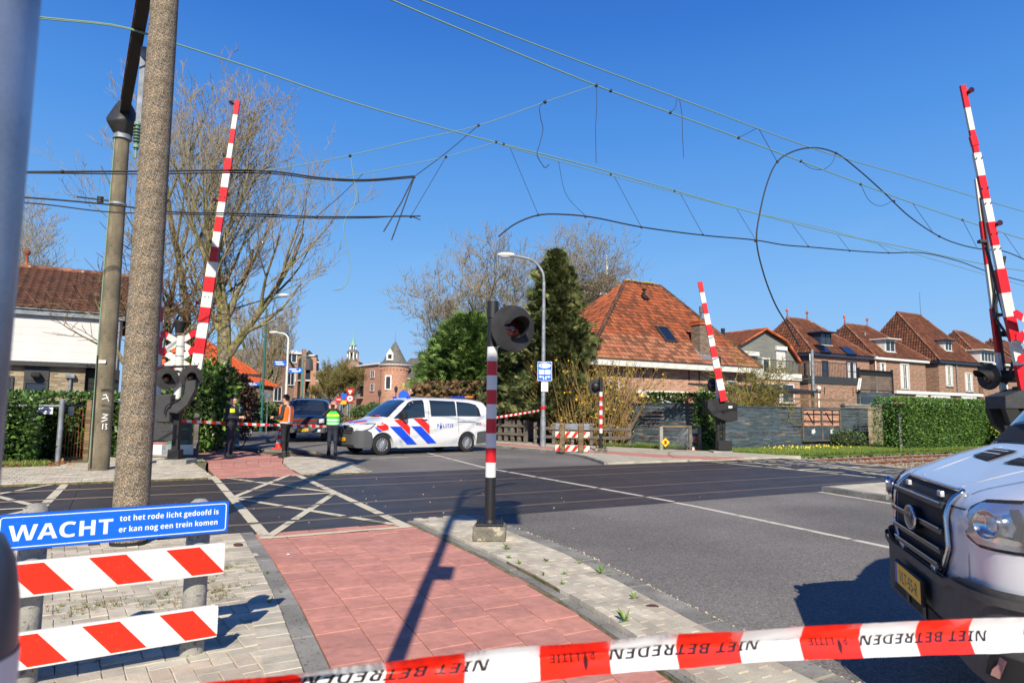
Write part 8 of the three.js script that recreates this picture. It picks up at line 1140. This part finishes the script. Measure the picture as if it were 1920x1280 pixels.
  if (o.vest) { const vb = B.filter(b => b[4] === TP).slice(0, 4).map(b => [b[0], b[1], b[2] + .042, b[3] + .042, 0]); const y0 = o.vest.y0, [l3, h3] = bb(vb, .02), ft = fld(vb, .07); const g = nets((x, y, z) => Math.max(ft(x, y, z), y0 - y, y - 1.5 + Math.abs(Math.abs(x) - .1) * .55, Math.abs(x) > .21 ? .01 : -1), l3, h3, .014); const cs = { b: lin(...o.vest.col), r: lin(206, 210, 214), y: lin(...(o.vest.accent || o.vest.col)) }; const p = g.attributes.position, a = new Float32Array(p.count * 3); for (let i = 0; i < p.count; i++) { const c = o.vest.fn(p.getX(i), p.getY(i), p.getZ(i), cs); a[i * 3] = c.r; a[i * 3 + 1] = c.g; a[i * 3 + 2] = c.b; } g.setAttribute('color', new THREE.BufferAttribute(a, 3)); mesh('vest', g, bodyMat, t); }
  t.scale.setScalar(s); return t;
}
{
  const leg = (k, kz = .02, az = -.01) => ({ knee: V(k * .1, .5, kz), ankle: V(k * .11, .1, az) });
  const fwd = (k, h, f, x) => ({ elbow: V(k * .25, 1.16, .02), wrist: V(k * x, h, f), hand: V(-k * .3, .15, 1), palm: V(0, -.2, -.3) });
  const A = person({ label: 'police officer in navy with neon shoulder panel looking at a phone', pos: G(430, 858, .05), turn: 1.35, scale: .985, cols: [[216, 166, 140], [30, 34, 48], [30, 34, 50], [28, 28, 30], [40, 32, 28]], head: { yaw: -.1, pitch: .5 }, J: { R: { ...leg(-1, .03), ...fwd(-1, 1.16, .3, .09) }, L: { ...leg(1, -.03, -.05), ...fwd(1, 1.17, .31, .07) } }, vest: { y0: 1.06, col: [34, 38, 52], accent: [206, 226, 40], fn: (x, y, z, c) => (y > 1.3 && y < 1.42 && (z < .0 || Math.abs(x) > .1)) ? c.y : c.b } });
  mesh('phone', rbox(.075, .012, .15, 0, 1.19, .4, .004), M.black, A); mesh('belt', lathe([[.155, .98], [.16, 1.0], [.16, 1.03], [.155, 1.05]], 24).scale(1.15, 1, .9), M.blackMatt, A); mesh('holster', rbox(.05, .2, .09, -.2, .95, .0, .015), M.blackMatt, A);
  const Bp = person({ label: 'man in an orange reflective vest and black trousers holding a phone', pos: G(533, 858, .016), turn: -1.75, scale: 1.03, cols: [[214, 164, 138], [44, 46, 52], [24, 24, 27], [46, 44, 42], [54, 42, 34]], head: { yaw: 0, pitch: .35 }, J: { R: { ...leg(-1, .02), ...fwd(-1, 1.12, .34, .1) }, L: { ...leg(1, .0, -.04), ...fwd(1, 1.14, .34, .08) } }, vest: { y0: .88, col: [246, 108, 26], fn: (x, y, z, c) => (y > .97 && y < 1.025) || (Math.abs(Math.abs(x) - .11) < .026 && y > 1.02) ? c.r : c.b } });
  mesh('phone', rbox(.08, .014, .16, .0, 1.15, .45, .004), M.black, Bp); for (const k of [-1, 1]) mesh('boot', lathe([[.052, .0], [.058, .05], [.056, .16], [.05, .18]], 16).translate(k * .11, .02, k > 0 ? -.04 : -.01), std({ color: C(62, 60, 58), roughness: .8 }), Bp);
  const up = (k) => ({ elbow: V(k * .3, 1.33, .14), wrist: V(k * .1, 1.56, .2), hand: V(-k * .35, .7, .3), palm: V(0, -.1, -1) });
  const Cp = person({ label: 'police officer in a green reflective vest taking a photo with raised hands', pos: G(622, 854), turn: .12, scale: .95, cols: [[214, 160, 138], [34, 38, 50], [34, 38, 54], [26, 26, 28], [196, 128, 124]], head: { yaw: .05, pitch: .02 }, J: { R: { ...leg(-1, .02), ...up(-1) }, L: { ...leg(1, .02), ...up(1) } }, vest: { y0: 1.0, col: [52, 206, 74], accent: [216, 232, 60], fn: (x, y, z, c) => (y > 1.04 && y < 1.09) || (y > 1.15 && y < 1.2) ? c.r : (y > 1.3 && y < 1.37 && z > 0) ? c.y : c.b } });
  mesh('camera', rbox(.13, .08, .07, 0, 1.66, .26, .012), M.black, Cp); mesh('lens', cyl(.03, .03, .06, 0, 0, 0, 16).rotateX(Math.PI / 2).translate(0, 1.66, .3), M.blackMatt, Cp); mesh('belt', lathe([[.155, .96], [.165, .98], [.165, 1.01], [.155, 1.03]], 24).scale(1.15, 1, .9), M.blackMatt, Cp); mesh('cap', lathe([[.0, .1], [.06, .095], [.1, .06], [.108, .02], [.1, .015]], 20).translate(0, 1.71, .015), std({ color: C(206, 136, 132), roughness: .9 }), Cp);
  const Dp = person({ label: 'bald man in a blue jacket standing behind the officer with a bicycle', pos: G(440, 838, .05), turn: -.5, scale: .98, cols: [[222, 150, 128], [58, 76, 128], [120, 128, 140], [226, 226, 228], [222, 150, 128]], head: { yaw: .3, pitch: .2 }, J: { R: { ...leg(-1), elbow: V(-.26, 1.14, .02), wrist: V(-.24, .98, .2) }, L: { ...leg(1), elbow: V(.26, 1.14, .02), wrist: V(.22, .98, .2) } } });
  const bp = G(424, 842, .05), bk = thing('bicycle', 'dark bicycle held upright behind the police officer', 'bicycle', bp, 1.15); for (const x of [-.52, .52]) { const w = sub_('wheel', bk); w.position.set(x, .35, 0); mesh('tyre', new THREE.TorusGeometry(.33, .02, 8, 36), M.tyre, w); mesh('spokes', Array.from({ length: 14 }, (_, k) => rod(V(0, 0, 0), V(Math.cos(k * .449) * .32, Math.sin(k * .449) * .32, 0), .003, .003, 4)), M.galvDull, w); } mesh('frame', [rod(V(-.52, .35, 0), V(-.15, .75, 0), .014), rod(V(-.15, .75, 0), V(.38, .82, 0), .016), rod(V(.38, .82, 0), V(-.05, .32, 0), .018), rod(V(-.05, .32, 0), V(-.52, .35, 0), .012), rod(V(-.05, .32, 0), V(-.18, .88, 0), .015), rod(V(.4, .95, 0), V(.52, .35, 0), .015)], M.black, bk); mesh('saddle', rbox(.26, .06, .14, -.2, .93, 0, .03), M.blackMatt, bk); mesh('handlebar', tube([V(.3, 1.0, -.28), V(.42, 1.02, -.12), V(.43, 1.0, 0), V(.42, 1.02, .12), V(.3, 1.0, .28)], .012), M.black, bk); mesh('pedal', [rod(V(-.05, .32, -.1), V(-.05, .32, .1), .012), box(.1, .02, .08, -.05, .2, .13)], M.blackMatt, bk);
}
// ---------- lamp posts, signs, cones, tape ----------
function lampPost(label, b, mat, headMat, hPole, reach, rise, o = {}) { const t = thing('street_lamp', label, 'lamp', b, o.turn || 0), r = o.r || .07; mesh('pole', [cyl(r * 1.35, r * 1.25, 1.2, 0, 0, 0, 18), cyl(r * 1.05, r * .75, hPole - 1.2, 0, 1.2, 0, 18)], mat, t); mesh('arm', tube([V(0, hPole - .05, 0), V(-.06, hPole + rise * .35, 0), V(-reach * .35, hPole + rise * .8, 0), V(-reach, hPole + rise, 0)], r * .65, 24, 10), mat, t); const h = sub_('lamp_head', t); h.position.set(-reach - .25, hPole + rise + .02, 0); mesh('housing', new THREE.SphereGeometry(1, 20, 12).scale(.38, .11, .15), headMat, h); mesh('lens', new THREE.SphereGeometry(1, 16, 8, 0, 6.283, Math.PI / 2, Math.PI / 2).scale(.3, .12, .125).translate(-.03, -.03, 0), M.lampGlass, h); mesh('rear_cap', rbox(.2, .1, .12, .32, 0, 0, .03), M.galvDull, h); return t; }
const signBox = (w, h, draw, W_ = 256) => std({ map: canvasTex(W_, Math.round(W_ * h / w), draw), roughness: .4 });
function plate(parent, name, w, h, x, y, z, m, back = M.galvDull, turn = 0) { const g = sub_(name, parent); g.position.set(x, y, z); g.rotation.y = turn; mesh('panel', rbox(w, h, .02, 0, 0, -.011, .008), back, g); mesh('face', face(w - .008, h - .008).translate(0, 0, .003), m, g); return g; }
{
  const b = G(1018, 837, .06), d = -b.z, hh = heightAt(b, 530), t = lampPost('tall grey street lamp with a blue parking route sign by the forsythia', b, M.galvDull, M.whiteOld, hh, P(1018, 480, d).x - P(958, 480, d).x, heightAt(b, 482) - hh, { r: .085 });
  const y = heightAt(b, 699), w = 27 / F * d, h = 36 / F * d; plate(t, 'route_sign', w, h, .05, y, .12, signBox(w, h, (x, W_, H) => { x.fillStyle = '#f2f4f6'; x.fillRect(0, 0, W_, H); x.fillStyle = '#1560c8'; x.fillRect(6, 6, W_ - 12, H - 12); x.fillStyle = '#f4f6f8'; x.beginPath(); x.ellipse(W_ / 2, H * .2, W_ * .42, H * .13, 0, 0, 7); x.fill(); x.fillStyle = '#1560c8'; x.fillRect(W_ * .17, H * .14, W_ * .14, H * .12); x.fillStyle = '#fff'; x.font = 'bold 34px sans-serif'; x.fillText('P', W_ * .19, H * .235); x.fillStyle = '#20304a'; x.font = 'bold 36px sans-serif'; x.fillText('route', W_ * .37, H * .235); x.fillStyle = '#eceff2'; x.fillRect(W_ * .1, H * .42, W_ * .37, H * .24); x.fillRect(W_ * .53, H * .42, W_ * .37, H * .24); x.fillStyle = '#7c8694'; for (const q of [.45, .52, .59]) { x.fillRect(W_ * .13, H * q, W_ * .3, H * .03); x.fillRect(W_ * .57, H * q, W_ * .28, H * .03); } x.strokeStyle = '#fff'; x.lineWidth = 15; x.beginPath(); x.moveTo(W_ * .42, H * .93); x.lineTo(W_ * .42, H * .79); x.lineTo(W_ * .2, H * .79); x.moveTo(W_ * .58, H * .93); x.lineTo(W_ * .58, H * .79); x.lineTo(W_ * .8, H * .79); x.stroke(); x.fillStyle = '#fff'; x.beginPath(); x.moveTo(W_ * .08, H * .79); x.lineTo(W_ * .24, H * .73); x.lineTo(W_ * .24, H * .85); x.moveTo(W_ * .92, H * .79); x.lineTo(W_ * .76, H * .73); x.lineTo(W_ * .76, H * .85); x.fill(); }));
  plate(t, 'small_sign', 13 / F * d, 18 / F * d, .05, heightAt(b, 728), .12, signBox(1, 1.4, (x, W_, H) => { x.fillStyle = '#eef0ea'; x.fillRect(0, 0, W_, H); x.fillStyle = '#3c5a48'; x.fillRect(W_ * .45, H * .15, 26, 40); x.fillRect(W_ * .45, H * .6, 26, 60); }));
  mesh('tape_wrap', cyl(.11, .11, .12, 0, heightAt(b, 770), 0, 14), M.sigRed, t);
  lampPost('tall green street lamp column beside the cycle path', gd(490, 43), std({ color: C(36, 96, 88), roughness: .5 }), M.whiteOld, heightAt(gd(490, 43), 580), -1.3, .9, { r: .08, turn: 0 });
  const wl = lampPost('white curved street lamp carrying blue street name signs', gd(534, 52), M.whiteOld, M.whiteOld, heightAt(gd(540, 52), 636), .9, .5, { r: .1 }); const wb = gd(534, 52);
  const blueName = signBox(1, .4, (x, W_, H) => { x.fillStyle = '#1560c8'; x.fillRect(0, 0, W_, H); x.fillStyle = '#dfe8f4'; x.fillRect(20, H * .2, W_ * .6, H * .2); x.fillRect(40, H * .6, W_ * .65, H * .2); });
  plate(wl, 'street_name_sign', .95, .4, -.5, heightAt(wb, 681), .1, blueName, M.blue); plate(wl, 'direction_sign', 1.05, .42, .68, heightAt(wb, 694), .1, signBox(1, .4, (x, W_, H) => { x.fillStyle = '#1560c8'; x.fillRect(0, 0, W_, H); x.fillStyle = '#e6eef8'; x.fillRect(16, H * .2, W_ * .5, H * .2); x.fillRect(60, H * .58, W_ * .5, H * .2); x.beginPath(); x.moveTo(W_ - 60, H * .2); x.lineTo(W_ - 20, H * .5); x.lineTo(W_ - 60, H * .8); x.fill(); }), M.blue);
  lampPost('green twin-bracket street lamp before the balconied flats', gd(564, 70), std({ color: C(70, 130, 118), roughness: .5 }), M.whiteOld, heightAt(gd(564, 70), 672), -1.1, .3, { r: .09 });
  const pole = (name, label, cat, x, d2, ytop, r = .04, mat = M.galvDull) => { const p = gd(x, d2), t2 = thing(name, label, cat, p); mesh('pole', cyl(r, r, heightAt(p, ytop), 0, 0, 0, 12), mat, t2); return [t2, p]; };
  { const [t2, p] = pole('street_name_post', 'blue street name sign on a green post by the orange-roofed house', 'sign', 485, 44, 712, .05, std({ color: C(36, 96, 88) })); plate(t2, 'name_plate', .82, .2, -.45, heightAt(p, 720), .06, blueName, M.blue); }
  { const [t2, p] = pole('cycle_sign', 'small blue cycle path sign on a grey post', 'sign', 472, 40, 738); plate(t2, 'blue_plate', .32, .5, 0, heightAt(p, 747), .06, std({ color: C(24, 84, 190) }), M.galvDull); }
  { const [t2, p] = pole('give_way_sign', 'grey back of a triangular give way sign beside the pickup', 'sign', 500, 40, 738); mesh('triangle', ext([[-.36, .3], [.36, .3], [0, -.32]], .02).translate(0, heightAt(p, 745), .05), M.galvDull, t2); }
  { const [t2, p] = pole('traffic_sign', 'priority diamond above a white bending priority panel behind the police van', 'sign', 787, 60, 700, .05); const s = 20 / F * 60; mesh('diamond_back', box(s * .98, s * .98, .03, 0, heightAt(p, 716), .06, 0, 0, Math.PI / 4), M.white, t2); mesh('diamond_face', box(s * .62, s * .62, .02, 0, heightAt(p, 716), .085, 0, 0, Math.PI / 4), std({ color: C(240, 168, 20) }), t2); const w = 17 / F * 60; plate(t2, 'bend_panel', w, w, 0, heightAt(p, 735), .07, signBox(1, 1, (x) => { x.fillStyle = '#eef0ee'; x.fillRect(0, 0, 256, 256); x.strokeStyle = '#1c1c1c'; x.lineWidth = 34; x.beginPath(); x.moveTo(10, 90); x.lineTo(90, 90); x.quadraticCurveTo(140, 95, 142, 150); x.lineTo(142, 236); x.stroke(); x.lineWidth = 12; x.beginPath(); x.moveTo(170, 90); x.lineTo(246, 90); x.moveTo(142, 20); x.lineTo(142, 60); x.stroke(); })); }
  { const [t2, p] = pole('traffic_sign', 'give way triangle above a round no-overtaking sign behind the photographer', 'sign', 655, 58, 732, .04); mesh('triangle', ext([[-.42, .34], [.42, .34], [0, -.38]], .02).translate(0, heightAt(p, 736), .05), M.sigRed, t2); mesh('triangle_inner', ext([[-.2, .2], [.2, .2], [0, -.16]], .02).translate(0, heightAt(p, 736), .06), M.white, t2); mesh('disc', cyl(.34, .34, .02, 0, 0, 0, 28).rotateX(Math.PI / 2).translate(0, heightAt(p, 747), .05), M.sigRed, t2); mesh('disc_inner', cyl(.24, .24, .02, 0, 0, 0, 28).rotateX(Math.PI / 2).translate(0, heightAt(p, 747), .062), M.white, t2); mesh('car_symbol', rbox(.24, .1, .02, 0, heightAt(p, 747), .08, .03), M.black, t2); }
  { const [t2, p] = pole('traffic_sign', 'cluster of red, blue and yellow road signs by the planting strip', 'sign', 641, 60, 735, .04); plate(t2, 'blue_plate', .5, .5, .12, heightAt(p, 743), .06, std({ color: C(30, 90, 200) })); plate(t2, 'yellow_plate', .5, .36, .1, heightAt(p, 754), .06, std({ color: C(236, 170, 40) })); mesh('no_entry_disc', cyl(.28, .28, .02, 0, 0, 0, 24).rotateX(Math.PI / 2).translate(-.32, heightAt(p, 749), .07), M.sigRed, t2); mesh('no_entry_bar', box(.36, .09, .02, -.32, heightAt(p, 749), .085), M.white, t2); }
  { const [t2, p] = pole('round_blue_sign', 'round blue arrow sign with lantern above the police van roof', 'sign', 756, 66, 733, .05); mesh('disc', cyl(.52, .52, .03, 0, 0, 0, 28).rotateX(Math.PI / 2).translate(0, heightAt(p, 742), .06), std({ color: C(24, 90, 205) }), t2); }
  for (const [x, y, lb] of [[741, 728, 'slim old-fashioned lantern post right of the turret window'], [755, 722, 'wide old-fashioned lantern post between turret and wing'], [710, 735, 'pale lantern post before the red brick flats']]) { const [t2, p] = pole('lantern_post', lb, 'lantern', x, 78, y + 8, .05, M.darkGrey); mesh('lantern', lathe([[.12, 0], [.22, .5], [.26, .52], [.05, .75], [0, .8]], 6).translate(0, heightAt(p, y + 8), 0), x === 755 ? std({ color: C(196, 176, 96) }) : M.darkGrey, t2); }
  for (const [x, lb] of [[802, 'white flagpole with a narrow hanging banner beside the conifer'], [817, 'bare white flagpole beside the bright green conifer']]) { const [t2, p] = pole('flagpole', lb, 'flagpole', x, 62, 690, .05, M.whiteOld); if (x === 802) { mesh('banner', box(.35, 3.0, .02, .28, heightAt(p, 715), 0), std({ color: C(60, 62, 66) }), t2); mesh('banner_print', face(.2, 2.6).translate(.28, heightAt(p, 715), .012), signBox(.2, 2.6, (g2, W_, H) => { g2.fillStyle = '#3c3e42'; g2.fillRect(0, 0, W_, H); g2.fillStyle = '#e6e6e2'; for (let k = 0; k < 11; k++) g2.fillRect(W_ * .2, H * (.04 + k * .087), W_ * .6, H * .05); }, 64), t2); } }
  // lane-end boards seen from behind
  const bl = G(1055, 848, .06), br = G(1090, 849, .06), bs = thing('board_stand', 'back of a striped warning stand on two timber posts by the far red strip', 'notice board', bl, Math.atan2(-(br.z - bl.z), br.x - bl.x)); { const L = bl.distanceTo(br), dd = -bl.z, hy = y => heightAt(bl, y); for (const x of [0, L]) mesh('post', rbox(.17, hy(796), .15, x, hy(796) / 2, .04, .03), M.woodBrown, bs); const st = canvasTex(512, 96, (x, W_, H) => { x.fillStyle = '#efe6cf'; x.fillRect(0, 0, W_, H); x.fillStyle = '#d8261c'; for (let k = -1; k < 6; k++) { x.beginPath(); x.moveTo(k * 120 + 60, 0); x.lineTo(k * 120 + 115, 0); x.lineTo(k * 120 + 55, H); x.lineTo(k * 120, H); x.fill(); } }); plate(bs, 'blue_board', L + .55, hy(797) - hy(808), L / 2, (hy(797) + hy(808)) / 2, -.07, M.galvDull, M.blue); for (const [a, c] of [[812, 823], [838, 849]]) plate(bs, 'striped_board', L + .55, hy(a) - hy(c), L / 2, (hy(a) + hy(c)) / 2, -.07, std({ map: st }), M.white); }
  // wire mesh gate with small warning sign and marker boards
  const g0 = G(1240, 846), g1 = G(1308, 846), mg = thing('mesh_gate', 'wire mesh gate with timber posts and a small yellow diamond sign at the black fence', 'gate', g0, Math.atan2(-(g1.z - g0.z), g1.x - g0.x)); { const L = g0.distanceTo(g1), hy = y => heightAt(g0, y); for (const x of [0, L * .8, L * 1.07]) mesh('post', rbox(.13, hy(800), .13, x, hy(800) / 2, 0, .02), x ? M.woodGrey : M.concrete, mg); mesh('top_rail', box(L, .06, .06, L / 2, hy(799), 0), M.woodBrown, mg); const wm = []; for (let k = 0; k < 22; k++) { const x = .1 + k * .07; wm.push(rod(V(x, .1, 0), V(Math.min(L * .8, x + .9), Math.min(hy(801), 1.0), 0), .004, .004, 4), rod(V(x, 1.0, 0), V(Math.min(L * .8, x + .9), .1, 0), .004, .004, 4)); } mesh('wire_mesh', wm, M.galvDull, mg).userData.kind = 'stuff'; mesh('diamond_sign', box(.24, .24, .02, .13, hy(829), .1, 0, 0, Math.PI / 4), std({ color: C(238, 196, 30) }), mg); mesh('diamond_print', box(.1, .14, .005, .13, hy(829), .115), M.sigRed, mg); for (const [a, c] of [[804, 812], [818, 826], [838, 847]]) plate(mg, 'marker_board', .55, hy(a) - hy(c), L * .93, (hy(a) + hy(c)) / 2, -.08, a === 804 ? M.whiteOld : signBox(1, .35, (x, W_, H) => { x.fillStyle = '#efe9dc'; x.fillRect(0, 0, W_, H); x.fillStyle = '#d4402c'; x.beginPath(); x.moveTo(0, 0); x.lineTo(80, 0); x.lineTo(20, H); x.lineTo(0, H); x.moveTo(160, 0); x.lineTo(256, 0); x.lineTo(210, H); x.lineTo(110, H); x.fill(); }), M.white); }
  // cabinet and boards behind the left barrier
  const cb = G(346, 856, .05), ct = thing('utility_cabinet', 'green utility cabinet with a timber post behind the left barrier', 'cabinet', cb, .2); mesh('box', rbox(.55, 1.0, .4, -.15, .5, 0, .02), std({ color: C(64, 112, 92), roughness: .6 }), ct); mesh('grey_panel', [rbox(.57, .28, .02, -.15, .62, .21, .01), rbox(.57, .2, .02, -.15, .92, .21, .01)], M.darkGrey, ct); mesh('timber_post', rbox(.16, 1.25, .16, .3, .62, .12, .02), M.woodGrey, ct); mesh('marker_board', box(1.4, .28, .03, -.4, .22, .36), M.whiteOld, ct); mesh('marker_stripe', box(.35, .27, .005, -.35, .22, .378), M.galvDull, ct);
  // traffic cones
  const cone = (label, x, y, hgt) => { const b2 = G(x, y, .0), t2 = thing('traffic_cone', label, 'cone', b2); const k = hgt; mesh('base', rbox(.42 * k, .04, .42 * k, 0, .02, 0, .01), M.sigOrange, t2); const R = f => (.15 - .12 * f) * k; const seg = [[0, .22, M.sigOrange, 'red_ring'], [.22, .44, M.refl, 'white_ring'], [.44, .64, M.sigOrange, 'red_ring'], [.64, .82, M.refl, 'white_ring'], [.82, 1, M.sigOrange, 'tip']]; for (const [a, c, m, n2] of seg) mesh(n2, cyl(R(a), R(c), (c - a) * .72 * k, 0, .04 + a * .72 * k, 0, 18, c < 1), m, t2); };
  cone('red and white traffic cone standing at the orange-vested man', 523, 841, .98); cone('red and white traffic cone left of the green lamp post', 461, 795, 1.0); cone('red and white traffic cone right of the green lamp post', 489.5, 793, 1.0);
  tapeRibbon('police tape from the left barrier past the officers to the van', P(340, 789, 18.6), P(660, 800, 23.2), .075, .03);
  tapeRibbon('police tape from behind the police van to the grey street lamp', P(895, 787, 26.4), P(1018, 768, 29.2), .085, .02);
  // parked cars far down the street
  for (const [x, d2, c, lb] of [[476, 60, [150, 156, 166], 'silver car parked beyond the green lamp post'], [626, 78, [60, 66, 76], 'dark car parked under the small street tree']]) { const p = gd(x, d2), t2 = thing('parked_car', lb, 'car', p, 1.2), Sh = carShape({ n: 3, tumble: .2, belt: .9, table: [[0, .3, .62, .6, .5], [.1, .22, .75, .76, .6], [.9, .2, .92, .86, .75], [1.4, .2, 1.2, .87, .95], [2, .2, 1.45, .87, 1.1], [3.2, .2, 1.46, .87, 1.1], [4, .25, 1.1, .84, .85], [4.2, .35, .8, .75, .6]] }); mesh('body', Sh.g, phy({ color: C(...c), roughness: .3, clearcoat: 1 }), t2); mesh('window', patch([[1.5, -.6], [1.95, -.55], [1.95, .55], [1.5, .6]], (a, z) => V(-a, Sh.topY(a, z) + .01, z), .1), M.glass, t2); for (const s of [-1, 1]) mesh('window', patch([[1.7, .95], [2.1, 1.32], [3.1, 1.32], [3.5, .97]], (a, y) => V(-a, y, s * (Sh.sideZ(a, y) + .01)), .1), M.glass, t2); for (const a of [.8, 3.4]) for (const s of [-1, 1]) wheel(t2, -a, .31, s * .78, .31, .2, s); }
}
renderer.render(scene, camera);
